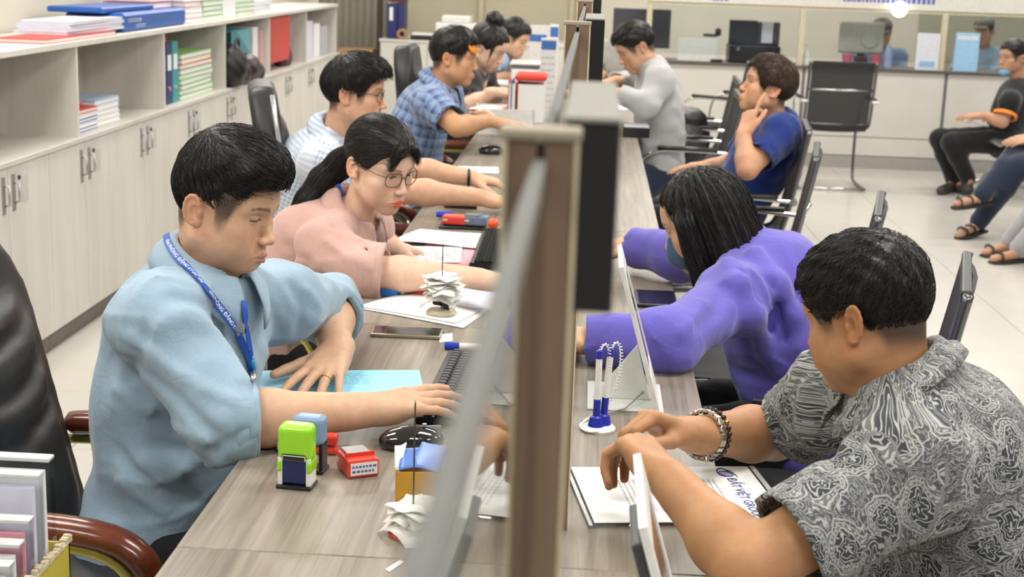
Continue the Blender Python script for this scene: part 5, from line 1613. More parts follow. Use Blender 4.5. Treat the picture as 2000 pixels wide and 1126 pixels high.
J['kneeL'] = Vector((2.62, yM - .14, .47)); J['kneeR'] = Vector((2.62, yM + .14, .47)); J['ankL'] = AZ(1992, 485, .08); J['ankR'] = AZ(1975, 470, .09); J['toeL'] = AZ(1940, 505, .03); J['toeR'] = AZ(1925, 492, .03)
Mp = build_person('person', 'visitor in pale grey trousers and brown flip-flops', J, dict(fwd=face(190, 0)), dict(sleeve=(('u', .7), ('u', .7)), mat=navy_cloth), dict(mat=fabric('pale_grey_trouser', (.38, .38, .40))), tone=(.50, .28, .18), res=2.2,
    hands=dict(L=dict(fdir=(-1, .2, -.1), back=(0, -.3, 1)), R=dict(fdir=(-1, -.2, -.1), back=(0, 0, 1))))
sandal(Mp, 'L', 1); sandal(Mp, 'R', 1)
bench(3.15, yM, math.pi, 1, 'steel seat under the visitor in pale grey trousers')
# --- clerks behind the far counters
def clerk(px, py, Y, yaw, label, topm, capm=None, tone=T_MAN, w=.17, drop=.15, hair=True, pitch=-5, fem=False):
    c = AY(px, py, Y); fw = face(yaw); rt = fw.cross(UP)
    J = dict(head=c, neck=c - UP * (drop) - fw * .03, pelvis=Vector((c.x, c.y, .5)) - fw * .06)
    sh = J['neck'] - UP * .05
    J.update(shR=sh + rt * w, shL=sh - rt * w)
    for s, q in (('R', 1), ('L', -1)): J['el' + s] = sh + rt * w * 1.1 * q - UP * .2 + fw * .12; J['wr' + s] = sh + rt * w * .6 * q - UP * .19 + fw * .34
    default_legs(J, fw, kneez=.47, out=.38)
    P = build_person('person', label, J, dict(fwd=face(yaw, pitch), lid=(.2, -.2), hairkind='short' if hair else 'none'), dict(sleeve=(('u', .9), ('u', .9)), e=.014, se=.018, mat=topm), dict(mat=black_cloth, shoe=black_shoe), tone=tone, res=2.4, fem=fem,
        hands=dict(R=dict(fdir=fw, back=UP), L=dict(fdir=fw, back=UP)))
    if capm is not None:
        f = Field(); f.ell((0, -.01, .075), (.086, .108, .062), 0); f.plane((0, 0, .05), (0, 0, -1), .004); f.cone((-.03, .10, .052), (.03, .10, .052), .035, .035, .02, flat=(UP, .25)); local_mesh(P, 'cap', f, .006, capm)
    return P
clerk(1921, 62, 12.85, -120, 'clerk in grey cap and pale blue shirt behind the far counter', fabric('pale_blue_cloth', (.30, .42, .56)), plain('cap_grey', (.16, .15, .12), .8), pitch=-8)
clerk(1722, 66, 12.85, -95, 'clerk in blue shirt hidden behind the pale monitor', fabric('clerk_blue', (.22, .32, .52)), plain('cap_dark', (.10, .10, .11), .8), pitch=-15)
clerk(1216, 52, 12.85, -100, 'clerk in white shirt bending over papers behind grey pullover visitor', fabric('white_cotton', (.62, .62, .60)), fem=False, pitch=-25)
# ------------------------------------------------------------------ lanyards, cuffs, pockets, bracelets
from mathutils.bvhtree import BVHTree
def surf_of(P, names=('shirt', 'collar', 'hoodie', 'chest_pocket')):
    """one ray-castable surface from a person's garments"""
    V, Fs = [], []
    for o in P['body'].children:
        if o.name.split('.')[0] in names:
            me = o.data; n = len(V)
            co = np.zeros(len(me.vertices) * 3, dtype=np.float32); me.vertices.foreach_get('co', co)
            V += [tuple(q) for q in co.reshape(-1, 3)]; Fs += [tuple(n + i for i in pl.vertices) for pl in me.polygons]
    return BVHTree.FromPolygons(V, Fs)
def hits(bv, pix):
    out = []
    for px, py in pix:
        d = ray(px, py).normalized(); h = bv.ray_cast(CAMP, d)
        if h[0] is not None:
            n = h[1] if h[1].dot(d) < 0 else -h[1]; out.append((h[0], n))
    return out
def strap_on(P, name, pix, width, mat, push=.0025, n=60, text=None, tmat=None, tsize=.0105, reps=((.12, None),), bv=None):
    """ribbon lying on the garments along photo pixels"""
    bv = bv or surf_of(P)
    dense = [(p.x, p.y) for p in resample(smooth_pts([(a, b, 0) for a, b in pix], 2), n)]
    H = hits(bv, dense)
    if len(H) < 4: return None
    pts = [p + nn * push for p, nn in H]; N = [nn for _, nn in H]
    for _ in range(6):
        pts = [pts[0]] + [(pts[i - 1] + pts[i] * 2 + pts[i + 1]) / 4 for i in range(1, len(pts) - 1)] + [pts[-1]]
        N = [N[0]] + [(N[i - 1] + N[i] * 2 + N[i + 1]).normalized() for i in range(1, len(N) - 1)] + [N[-1]]
    pts = [p + nn * .0015 for p, nn in zip(pts, N)]
    o = ribbon(pts, N, width).build(name, mat, P['body'], smooth=True, angle=50)
    if text:
        L = [0.0]
        for a, b in zip(pts[:-1], pts[1:]): L.append(L[-1] + (b - a).length)
        for start, _ in reps:
            me = text_mesh(text, tsize, True, 'LEFT')
            co = np.zeros(len(me.vertices) * 3); me.vertices.foreach_get('co', co); co = co.reshape(-1, 3)
            out = []
            for x, y, _z in co:
                s_ = start + x; j = int(np.clip(np.searchsorted(L, s_) - 1, 0, len(pts) - 2))
                t_ = (s_ - L[j]) / max(L[j + 1] - L[j], 1e-9)
                p = pts[j].lerp(pts[j + 1], t_); nn = N[j].lerp(N[j + 1], min(max(t_, 0), 1)).normalized(); tt = (pts[j + 1] - pts[j]).normalized()
                sd = nn.cross(tt); out.append(p + sd * y + nn * .0016)
            me.vertices.foreach_set('co', np.array([list(q) for q in out]).ravel()); me.update()
            link_mesh('lettering', me, tmat, o)
    return o
lan = plain('lanyard_blue', (.012, .075, .42), .5)
wink = plain('white_ink', (.75, .78, .85), .6)
# front man's lanyard: over the collar and down the chest
bvA = surf_of(A)
strap_on(A, 'lanyard', [(326, 458), (331, 480), (350, 508), (380, 542), (410, 578), (438, 613), (460, 646), (477, 676), (485, 700), (489, 735)], .0125, lan, push=.003, n=90, text='VĂN PHÒNG ĐĂNG KÝ ĐẤT ĐAI', tmat=wink, tsize=.0095, reps=((.045, None), (.205, None)), bv=bvA)
strap_on(A, 'lanyard_strap', [(474, 588), (476, 620), (481, 655), (487, 695)], .0115, lan, push=.002, n=30, bv=bvA)
q = [p + n_ * .006 for p, n_ in hits(bvA, [(488, 700), (489, 722), (489, 742)])]
if len(q) == 3:
    MB().tube([q[0], q[1]], .005, 10).build('lanyard_clip', plain('clip_blue', (.02, .25, .55), .3), A['body'], smooth=True)
    MB().tube([q[1], q[2]], .0045, 8).build('lanyard_hook', plain('chrome', (.7, .7, .7), .15, 1.0), A['body'], smooth=True)
def patch(P, name, pix, mat, n=8, push=.003, th=.0015):
    """flat cloth piece laid on the garment between four photo pixels (around)"""
    f = P['field']; rows = []
    for i in range(n + 1):
        row = []
        for j in range(n + 1):
            u, v = i / n, j / n
            x = (pix[0][0] * (1 - u) + pix[1][0] * u) * (1 - v) + (pix[3][0] * (1 - u) + pix[2][0] * u) * v
            y = (pix[0][1] * (1 - u) + pix[1][1] * u) * (1 - v) + (pix[3][1] * (1 - u) + pix[2][1] * u) * v
            p = f.trace(x, y)
            if p is None: return None
            row.append(p + Vector(f.grad(np.array([list(p)]))[0]) * push)
        rows.append(row)
    return add_fuv(MB().grid(rows).solid(th).build(name, mat, P['body'], smooth=True), P['J'])
patch(A, 'chest_pocket', [(519, 672), (549, 660), (546, 720), (516, 722)], topA['mat'])
patch(A, 'button_placket', [(462, 590), (476, 592), (490, 690), (478, 690)], topA['mat'], push=.002)
cuff(A, 'R', 1.03, 1.20, .0600, .0600, topA['mat'], 1); cuff(A, 'L', 1.06, 1.27, .0610, .0600, topA['mat'], 2)
cuff(B, 'R', .98, 1.14, .0620, .0640, topB['mat'], 3); cuff(B, 'L', 1.12, 1.34, .058, .058, topB['mat'], 4)
strap_on(B, 'lanyard', [(655, 350), (662, 370), (674, 388), (682, 398)], .013, lan, push=.003, n=24)
# wedding ring
def ring_on(P, name, c, axis, r, tube, mat):
    M = frameM(c, Vector(axis).cross(UP) if abs(Vector(axis).normalized().z) < .9 else (1, 0, 0), UP if abs(Vector(axis).normalized().z) < .9 else (0, 1, 0))
    M = frameM(c, Vector(axis).orthogonal(), Vector(axis).cross(Vector(axis).orthogonal()))
    return MB().tube([M @ Vector((r * math.cos(a), r * math.sin(a), 0)) for a in [2 * math.pi * i / 24 for i in range(24)]], tube, 8, closed=True).build(name, mat, P['body'], smooth=True)
gold = plain('gold', (.62, .36, .10), .25, 1.0)

# bracelets and ring of the paisley shirt man
Jj = Jm['J']; ax = (Jj['elR'] - Jj['wrR']).normalized()
chr_ = plain('bracelet_silver', (.55, .52, .46), .25, .9); bead = plain('bracelet_bead', (.03, .016, .010), .25)
for off, kind in ((.030, 'link'), (.045, 'bead')):
    c = Jj['wrR'] + ax * off; u = ax.orthogonal().normalized(); v = ax.cross(u); R = .0385 if kind == 'link' else .0405
    n = 22 if kind == 'link' else 26
    root = MB().tube([c + (u * math.cos(a) + v * math.sin(a)) * R for a in [2 * math.pi * i / 32 for i in range(32)]], .0022, 6, closed=True).build('bracelet', chr_ if kind == 'link' else bead, Jm['body'], smooth=True)
    for i in range(n):
        a = 2 * math.pi * i / n; rd = u * math.cos(a) + v * math.sin(a); p = c + rd * R
        if kind == 'link':
            M = frameM(p, ax, rd.cross(ax)); b = MB(); b.box(-.0062, .0062, -.0038, .0038, -.0026, .0026, .0009, 1, M); b.build('bracelet_link', chr_, root)
        else:
            f_ = MB(); f_.lathe([(0, .0046), (.0033, .0033), (.0046, 0), (.0033, -.0033), (0, -.0046)], 8, Matrix.Translation(p)); f_.build('bracelet_bead', gold if i % 9 == 0 else bead, root, smooth=True)

# wedding ring on the left hand of the man in blue
bvb = surf_of(dict(body=type('x', (), {'children': [A['body']]})), names=('person',))
h_ = hits(bvb, [(636, 733), (632, 743), (640, 724)])
if len(h_) == 3: ring_on(A, 'wedding_ring', h_[0][0] - h_[0][1] * .0088, h_[1][0] - h_[2][0], .0098, .0014, gold)
# ------------------------------------------------------------------ things on the desks
def Z2(px, py, z=DZ): return AZ(px, py, z)
redp = plain('red_plastic', (.62, .045, .025), .3, var=.04, coat=.3)
bluep = plain('blue_plastic', (.02, .18, .62), .35)
navyp = plain('navy_plastic', (.012, .018, .09), .3)
limep = plain('lime_plastic', (.30, .66, .02), .28, coat=.4)
greyp = plain('grey_plastic', (.36, .36, .37), .4)
whitepl = plain('white_plastic', (.74, .73, .70), .35)
clearp = glass_mat('clear_plastic', (.90, .92, .94))
inkt = plain('print_ink', (.05, .05, .09), .7)
def print_lines(parent, x0, x1, y0, y1, n, z, mat=None, seed=1, h=.0022, ind=.0, name='printed_lines'):
    """rows of small print as flat dashes on a page"""
    rg = random.Random(seed); b = MB()
    for i in range(n):
        y = y1 - (y1 - y0) * (i + .5) / n; x = x0 + ind * rg.random()
        while x < x1 - .01:
            w = rg.uniform(.006, .022); w = min(w, x1 - x)
            b.box(x, x + w, y - h / 2, y + h / 2, z, z + .00025); x += w + .004
    return tag(b.build(name, mat or inkt, parent), kind='stuff')
def sheet(name, corners, mat, th=.0006, parent=None, wave=0.0, z0=None):
    """paper through four desk corners (order around), slight curl"""
    c = [Vector(q) for q in corners]; N = 8; P = []
    for i in range(N + 1):
        row = []
        for j in range(N + 1):
            u, v = i / N, j / N
            p = (c[0] * (1 - u) + c[1] * u) * (1 - v) + (c[3] * (1 - u) + c[2] * u) * v
            p = p + UP * wave * (math.sin(u * 3.1 + .4) * math.sin(v * 2.3 + .8) + .35 * math.sin(5 * u + 2 * v))
            row.append(p)
        P.append(row)
    return MB().grid(P).solid(th).build(name, mat, parent, smooth=True)

# blue folder under the man's hand
z = DZ + .002
c0, c1 = AZ(497, 724, z), AZ(819, 723, z)
d = (c1 - c0); nrm = Vector((d.y, -d.x, 0)).normalized()
bf = empty('paper_folder', (c0 + c1) / 2, 0, 'light blue paper folder under the left hand of the man in blue', 'folder')
M = frameM((0, 0, 0), d, -nrm); Mi = bf.matrix_world
L2 = d.length / 2
b = MB(); b.box(-L2, L2, -.235, 0, -.0015, .0012, .0004, 1, M); b.build('cover', plain('sky_card', (.30, .66, .86), .65, var=.03), bf)
b = MB(); b.box(-L2 + .004, L2 - .02, -.245, -.003, -.0018, -.0005, 0, 1, M); b.build('inner_sheet', paperw, bf)
o = print_lines(bf, -.02, .06, -.10, -.02, 7, .0013, plain('faint_blue_ink', (.16, .42, .60), .7), 3, .0015); o.data.transform(M)

# keyboards
def keyboard(near, far, wid, label):
    near, far = Vector(near), Vector(far); d = far - near; L = d.length
    t = empty('keyboard', near, 0, label, 'keyboard')
    M = frameM((0, 0, 0), d, UP.cross(d))       # x along, -y towards the glass
    b = MB(); b.box(0, L, -wid, .002, 0, .014, .003, 2, M); b.build('case', blackp, t)
    km = plain('key_black', (.022, .022, .024), .32)
    n = int(L / .0195)
    for r in range(6):
        for k in range(n):
            x = .008 + k * (L - .012) / n
            b = MB(); b.box(x, x + .0160, -.010 - r * .0205 - .0165, -.010 - r * .0205, .013, .020, .0025, 1, M); b.build('key', km, t)
    return t
keyboard(AZ(812, 828, DZ), AZ(878, 695, DZ), .138, 'black keyboard beside the light blue folder')
keyboard(AZ(920, 525, DZ), AZ(945, 458, DZ), .13, 'black keyboard beside the pink folder')

# mice
def mouse(p, ang, label):
    t = empty('computer_mouse', p, ang, label, 'mouse')
    f = Field(); f.ell((0, 0, .012), (.056, .031, .026), 0); f.plane((0, 0, .0005), (0, 0, -1), .003)
    V, Fq = f.poly(.0022); link_mesh('shell', np_mesh('shell', V, Fq), plain('gloss_black', (.008, .008, .009), .09, coat=.6), t)
    MB().box(-.050, -.005, -.0012, .0012, .030, .037, .0005, 1).build('button_seam', greyp, t)
    b = MB(); b.tube([(-.022, 0, .0375 + .003 * math.cos(a)) for a in (0, 1)], .004, 8); b.build('scroll_wheel', greyp, t)
mouse(AZ(800, 880, DZ) + Vector((0, .02, 0)), math.radians(195), 'glossy black computer mouse beside the red stamp')
mouse(AZ(960, 300, DZ), math.radians(190), 'black computer mouse before the white file box')

# green self-inking stamp
p = AZ(580, 948, DZ)
t = empty('self_inking_stamp', p, math.radians(-6), 'lime green self-inking stamp standing upright on the desk', 'stamp')
MB().box(-.028, .028, -.020, .020, 0, .006, .0015).build('base_frame', blackp, t)
for s in (-1, 1): MB().box(s * .0225 - .0035, s * .0225 + .0035, -.016, .016, .006, .05, .001).build('side_rail', whitepl, t)
MB().box(-.019, .019, -.014, .014, .008, .045, .002).build('ink_drum', navyp, t)
f = Field(); f.rbox((0, 0, .072), (.0275, .018, .030), .011); f.rbox((0, -.012, .038), (.019, .02, .018), .003, .002, 's'); f.rbox((.0, .0, .036), (.0275, .018, .010), .004, .004); f.rbox((0, -.010, .034), (.0195, .02, .020), .003, .002, 's')
V, Fq = f.poly(.0018); link_mesh('handle', np_mesh('handle', relax(V, Fq, 1), Fq), limep, t)
MB().box(-.0185, .0185, -.0165, -.0140, .046, .054, .0008).build('label_window', whitepl, t)
MB().box(-.017, .017, -.0172, -.0160, .047, .053).build('window_insert', blackp, t)
p = AZ(602, 922, DZ) + Vector((0, .012, 0))
t = empty('self_inking_stamp', p, math.radians(-6), 'pale blue stamp half hidden behind the lime green stamp', 'stamp')
MB().box(-.027, .027, -.019, .019, 0, .006, .0015).build('base_frame', blackp, t)
for s in (-1, 1): MB().box(s * .022 - .003, s * .022 + .003, -.015, .015, .006, .05, .001).build('side_rail', blackp, t)
MB().box(-.026, .026, -.017, .017, .045, .092, .009, 3).build('handle', plain('slate_blue', (.19, .30, .47), .35), t)
p = AZ(560, 912, DZ)
t = empty('stapler', AZ(588, 905, DZ) + Vector((0, .055, 0)), math.radians(4), 'red mini stapler lying behind the lime green stamp', 'stapler')
MB().box(-.045, .05, -.012, .012, 0, .012, .004).build('base', redp, t)
MB().box(-.040, .05, -.011, .011, .016, .034, .005).build('top_arm', redp, t)
MB().box(-.050, -.040, -.008, .008, .006, .024, .001).build('staple_head', plain('chrome', (.7, .7, .7), .15, 1.0), t)

# red box stamp with paper label
def box_stamp(p, ang, sz, mat, label, tape=True, lid=True):
    t = empty('box_stamp', p, ang, label, 'stamp')
    x, y, zz = sz
    MB().box(-x, x, -y, y, 0, zz, .004, 2).build('body', mat, t)
    if lid:
        MB().box(-x * .95, x * .2, -y * .75, y * .75, zz, zz + .004, .0015).build('sliding_lid', plain('smoky_lid', (.17, .17, .18), .25), t)
        MB().box(x * .28, x * .36, -y * .95, y * .95, zz - .001, zz + .006, .001).build('lid_rib', mat, t)
    if tape:
        q = MB().box(x, x + .0006, -y * .85, y * .85, zz * .18, zz * .85).build('paper_label', paperw, t)
        pl = MB()
        rg = random.Random(4)
        for r in range(2):
            yy = -y * .75
            while yy < y * .7:
                w = rg.uniform(.003, .006); pl.box(x + .0006, x + .0009, yy, yy + w, zz * (.58 - .26 * r), zz * (.70 - .26 * r)); yy += w + .002
        tag(pl.build('label_print', bluet, q), kind='stuff')
    MB().box(-x * .9, -x * .5, -y - .0006, -y, zz * .45, zz * .65).build('maker_print', plain('pale_print', (.8, .5, .45), .5), t)
    return t
box_stamp(AZ(696, 925, DZ) + Vector((0, .012, 0)), math.radians(-62), (.031, .026, .030), redp, 'red box stamp with paper label beside the lime green stamp')
box_stamp(AZ(757, 575, DZ), math.radians(-8), (.030, .026, .030), bluep, 'bright blue box stamp beside the pink sleeve', tape=False)
box_stamp(AZ(822, 574, DZ), math.radians(-8), (.036, .026, .032), redp, 'red box stamp beside the bright blue stamp', tape=False, lid=False)
box_stamp(AZ(888, 436, DZ + .012), math.radians(-5), (.036, .026, .026), redp, 'red box stamp lying on the black phone', tape=False, lid=False)
box_stamp(AZ(930, 438, DZ + .012), math.radians(-5), (.036, .028, .028), plain('smoke_blue', (.12, .17, .26), .25), 'smoky grey box stamp lying on the black phone', tape=False)

# phones
def phone(c, d, wl, mat_body, label, up=False):
    t = empty('smartphone', c, 0, label, 'phone')
    M = frameM((0, 0, 0), d, UP.cross(Vector(d)))
    b = MB(); b.box(-wl[0] / 2, wl[0] / 2, -wl[1] / 2, wl[1] / 2, 0, .009, .0035, 3, M); b.build('body', mat_body, t, smooth=True, angle=40)
    b = MB(); b.box(-wl[0] / 2 + .004, wl[0] / 2 - .004, -wl[1] / 2 + .004, wl[1] / 2 - .004, .0088, .0095, .0003, 1, M); b.build('screen', plain('phone_screen', (.012, .012, .014), .06), t)
    b = MB(); b.box(wl[0] / 2 - .03, wl[0] / 2 - .012, -.012, .012, .0094, .0098, 0, 1, M); b.build('camera_island', blackp, t)
a_, b_ = AZ(722, 658, DZ), AZ(860, 664, DZ)
phone((a_ + b_) / 2 + Vector((0, .036, 0)), b_ - a_, ((b_ - a_).length, .072), plain('champagne_metal', (.42, .36, .28), .25, .8), 'champagne smartphone lying face up before the white papers')
a_, b_ = AZ(856, 447, DZ), AZ(948, 451, DZ)
phone((a_ + b_) / 2 + Vector((0, .04, 0)), b_ - a_, ((b_ - a_).length, .075), blackp, 'black smartphone under the red and grey stamps')
tag(sheet('paper_slip', [AZ(858, 652, DZ + .001), AZ(884, 650, DZ + .001), AZ(884, 665, DZ + .001), AZ(858, 668, DZ + .001)], paperw), 'small white paper slip beside the champagne smartphone', 'paper')
# marker
q0, q1 = AZ(868, 675, DZ + .008), AZ(945, 678, DZ + .008)
t = empty('marker_pen', q0, 0, 'marker pen with blue cap beside the black keyboard', 'pen')
e = q1 - q0
MB().tube([e * .0, e * .03, e * .38], [.006, .0085, .0085], 12).build('cap', plain('marker_blue', (.01, .035, .45), .3), t, smooth=True, angle=40)
MB().tube([e * .38, e * .95, e], [.0078, .0078, .006], 12).build('barrel', whitepl, t, smooth=True, angle=40)

# paper stack with the receipt spike on it
cs = [AZ(700, 601, DZ + .002), AZ(790, 574, DZ + .002), AZ(960, 600, DZ + .002), AZ(905, 640, DZ + .002)]
tag(sheet('paper_sheet', cs, paperw, .0015, wave=.002), 'bottom white sheet under the receipt spike', 'paper')
cs = [AZ(702, 597, DZ + .006), AZ(800, 569, DZ + .006), AZ(965, 590, DZ + .006), AZ(890, 630, DZ + .006)]
tag(sheet('paper_sheet', cs, paperw, .002, wave=.002), 'top white sheet carrying the receipt spike', 'paper')
cs = [AZ(868, 590, DZ + .012), AZ(885, 556, DZ + .045), AZ(985, 575, DZ + .04), AZ(970, 610, DZ + .014)]
o = tag(sheet('folded_form', cs, plain('lilac_paper', (.64, .64, .76), .8), .0012, wave=.006), 'folded lilac printed form leaning beside the receipt spike', 'paper')
def spike(p, label, basemat, h=.165, n=15, seed=2, spread=.03, clips=True):
    t = empty('receipt_spike', p, 0, label, 'paper spike')
    MB().lathe([(0, 0), (.034, 0), (.036, .004), (.030, .010), (.012, .013), (0, .0135)], 28).build('base', basemat, t, smooth=True)
    MB().tube([(0, 0, .012), (0, 0, h * .97), (0, 0, h)], [.0013, .0012, .0003], 8).build('rod', plain('dark_steel', (.10, .10, .10), .35, .8), t)
    rg = random.Random(seed)
    if clips:
        for i in range(7):
            a = rg.uniform(0, 6.28); b = MB()
            Mx = Matrix.Translation((math.cos(a) * .011, math.sin(a) * .011, .016 + .003 * i)) @ Matrix.Rotation(a, 4, 'Z') @ Matrix.Rotation(rg.uniform(-.7, .7), 4, 'Y')
            b.prism([(-.011, -.005), (.011, -.005), (.006, .006), (-.006, .006)], -.004, .004, Mx, .0008); b.build('binder_clip', blackp, t)
    for i in range(n):
        zz = (.050 if clips else .03) + i * .0026
        a = rg.uniform(0, 6.28); w, l = rg.uniform(.042, .062), rg.uniform(.06, .085)
        P = []
        ox, oy = rg.uniform(-.012, .012), rg.uniform(-.015, .015)
        for u in range(6):
            row = []
            for v in range(6):
                x, y = (u / 5 - .5) * w + ox, (v / 5 - .5) * l + oy
                rr = math.hypot(x, y)
                row.append(Vector((x * math.cos(a) - y * math.sin(a), x * math.sin(a) + y * math.cos(a), zz - rr * rr * 11 * (1 - i / n * 1.2) + .002 * math.sin(x * 160 + i) )))
            P.append(row)
        MB().grid(P).solid(.0004).build('receipt', plain('receipt_paper', (.76, .75, .70), .8), t, smooth=True)
spike(AZ(862, 612, DZ + .008), 'receipt spike with beige round base, white receipts and black clips', plain('beige_marble', (.52, .46, .33), .25, var=.15))
spike(AZ(806, 1042, DZ), 'receipt spike with red round base near the lime green stamp', plain('red_gloss', (.60, .035, .02), .2), h=.20, n=7, seed=5, clips=False)

# torn yellow carton with blue sachets
p = AZ(812, 985, DZ) + Vector((0, .03, 0))
t = empty('small_carton', p, math.radians(8), 'small torn yellow carton holding blue sachets', 'carton')
ym = plain('yellow_card', (.56, .30, .03), .6)
for a in ((-.035, -.034, -.03, .03, 0), (.034, .035, -.03, .03, 0), (-.035, .035, -.03, -.029, 0), (-.035, .035, .029, .03, 0)): MB().box(a[0], a[1], a[2], a[3], 0, .052).build('side', ym, t)
MB().box(-.034, .034, -.029, .029, 0, .001).build('bottom', ym, t)
s = empty('sachet', p + Vector((-.005, .005, .03)), .3, 'blue and white sachet in the torn yellow carton', 'sachet')
sheet('wrapper', [(-.03, -.02, .02), (.03, -.025, .025), (.035, .02, .045), (-.02, .02, .04)], plain('sachet_blue', (.10, .20, .58), .35), .003, s, wave=.003)
sheet('wrapper_edge', [(-.035, -.01, .015), (-.028, -.02, .018), (-.012, .02, .05), (-.03, .02, .045)], whitepl, .003, s, wave=.004)
s = empty('sachet', p + Vector((.012, .0, .035)), -.4, 'dark blue sachet behind the white one in the torn carton', 'sachet')
sheet('wrapper', [(-.02, -.02, .015), (.03, -.02, .02), (.03, .015, .05), (-.02, .02, .045)], plain('sachet_navy', (.16, .28, .68), .35), .003, s, wave=.003)
tag(sheet('paper_scrap', [AZ(772, 985, DZ + .035), AZ(825, 960, DZ + .055), AZ(840, 1000, DZ + .05), AZ(805, 1006, DZ + .03)], plain('off_white_card', (.66, .65, .60), .7), .0008, wave=.004), 'white paper scrap leaning on the torn yellow carton', 'paper')
tag(sheet('paper_strip', [AZ(752, 1110, DZ + .001), AZ(782, 1092, DZ + .001), AZ(789, 1096, DZ + .001), AZ(760, 1116, DZ + .001)], paperw), 'short white paper strip lying before the red spike', 'paper')

# pink folder, printed pages, small things at the next desks
tag(sheet('paper_folder', [AZ(800, 520, DZ + .002), AZ(928, 519, DZ + .002), AZ(951, 455, DZ + .002), AZ(845, 458, DZ + .002)], plain('pink_card', (.76, .36, .42), .7), .003), 'pink paper folder under white printed pages', 'folder')
pg = sheet('printed_page', [AZ(790, 512, DZ + .006), AZ(900, 512, DZ + .006), AZ(903, 482, DZ + .006), AZ(800, 480, DZ + .006)], paperw, .001); tag(pg, 'printed white page before the pink blouse woman', 'paper')
pl = MB(); rg = random.Random(3)
for i in range(6):
    for k in range(9):
        q = AZ(812 + k * 9 + rg.uniform(-2, 2), 486 + i * 4.2, DZ + .0078); pl.box(q.x, q.x + rg.uniform(.005, .011), q.y, q.y + .004, q.z, q.z + .0003)
tag(pl.build('printed_lines', inkt, pg), kind='stuff')
tag(sheet('printed_page', [AZ(764, 470, DZ + .010), AZ(932, 483, DZ + .010), AZ(943, 456, DZ + .012), AZ(820, 447, DZ + .012)], paperw, .0015, wave=.003), 'white page on top beneath the left hand of the pink blouse woman', 'paper')
p = AZ(900, 406, DZ)
t = empty('stapler', p, math.radians(-6), 'stapler with yellow-green top arm and black base', 'stapler')
MB().box(-.055, .055, -.012, .012, 0, .010, .002).build('base', blackp, t)
MB().box(-.055, .035, -.009, .009, .016, .026, .002).build('magazine', greyp, t)
MB().box(-.058, .058, -.011, .011, .026, .046, .007, 3, Matrix.Rotation(.07, 4, 'Y')).build('top_arm', plain('neon_yellow', (.60, .68, .03), .35), t)
t = empty('glue_stick', AZ(858, 421, DZ + .012), .2, 'stubby blue marker cap beside the red stamp', 'pen')
MB().tube([(-.01, 0, .004), (.0, 0, .004), (.045, 0, .004)], [.008, .010, .009], 12).build('cap', plain('marker_blue', (.01, .035, .45), .3), t, smooth=True, angle=40)
t = empty('stamp_knob', AZ(963, 452, DZ), 0, 'round orange-red ball handle stamp by the keyboard', 'stamp')
MB().lathe([(0, 0), (.013, 0), (.013, .006), (.006, .010)], 18).build('foot', whitepl, t, smooth=True, angle=40)
MB().lathe([(.005, .008), (.015, .014), (.019, .024), (.015, .035), (.005, .040), (0, .0405)], 18).build('ball', plain('orange_red', (.78, .10, .02), .3), t, smooth=True)
tag(sheet('paper_sheet', [AZ(885, 335, DZ + .001), AZ(975, 338, DZ + .001), AZ(975, 326, DZ + .001), AZ(895, 324, DZ + .001)], paperw), 'white paper under the arms of the checked shirt man', 'paper')

# white file box with leaning papers, red and blue files, trays further down
a_, b_ = AZ(932, 263, DZ), AZ(1040, 266, DZ)
t = empty('file_box', a_, 0, 'white cardboard file box before the plaid shirt man', 'box')
M = frameM((0, 0, 0), b_ - a_, (0, 1, 0)); L = (b_ - a_).length
for x0, x1, y0, y1 in ((0, L, 0, .004), (0, L, .246, .25), (0, .004, 0, .25), (L - .004, L, 0, .25)): 
    b = MB(); b.box(x0, x1, y0, y1, 0, .125, .001, 1, M); b.build('side', whitepl, t)
b = MB(); b.box(0, L, 0, .25, 0, .004, 0, 1, M); b.build('bottom', whitepl, t)
tag(sheet('loose_sheet', [AY(932, 215, 6.79), AY(944, 206, 6.80), AY(992, 245, 6.80), AY(985, 258, 6.79)], paperw, .001), 'white sheet hanging slanted over the file box front', 'paper')
tag(sheet('loose_sheet', [AY(912, 212, 6.84), AY(945, 205, 6.9), AY(1000, 205, 7.0), AY(975, 216, 6.84)], paperw, .001), 'white sheet lying across the top of the file box', 'paper')
for i, (x0, col, lab) in enumerate([(990, (.70, .05, .03), 'thin red file standing left of the blue file'), (996, (.02, .14, .50), 'blue file standing in the file box'), (1008, (.70, .07, .05), 'red-edged white file standing beside the blue file')]):
    t = empty('lever_file', AY(x0, 240, 6.85 + .0 * i), 0, lab, 'file', None)
    MB().box(0, .004, 0, .22, 0, .20, .001).build('spine', plain('file_col%d' % i, col, .4), t)
    MB().box(.004, .02 if i < 2 else .13, .004, .21, .004, .185).build('pages', paperw, t)
q_ = AY(1003, 240, 6.85); t = empty('lever_file', (q_.x, 6.83, q_.z + .202), 0, 'red folder lying over the standing files', 'file')
MB().box(0, .15, 0, .22, 0, .03, .012, 3).build('cover', plain('file_col0', (.70, .05, .03), .4), t)
t = empty('letter_tray', AY(958, 200, 7.7), 0, 'light grey letter box beside the woman in black', 'tray')
MB().box(0, .20, 0, .3, 0, .10, .004).build('shell', plain('tray_grey', (.55, .55, .54), .5), t)
t = empty('letter_tray', AY(998, 160, 8.4), 0, 'white letter tray with open dark slot', 'tray')
MB().box(0, .16, 0, .3, 0, .075, .004).build('lower_shell', whitepl, t); MB().box(.0, .16, .01, .3, .075, .10).build('slot', plain('slot_dark', (.16, .16, .19), .6), t); MB().box(-.01, .17, 0, .3, .10, .112, .003).build('lid', whitepl, t)
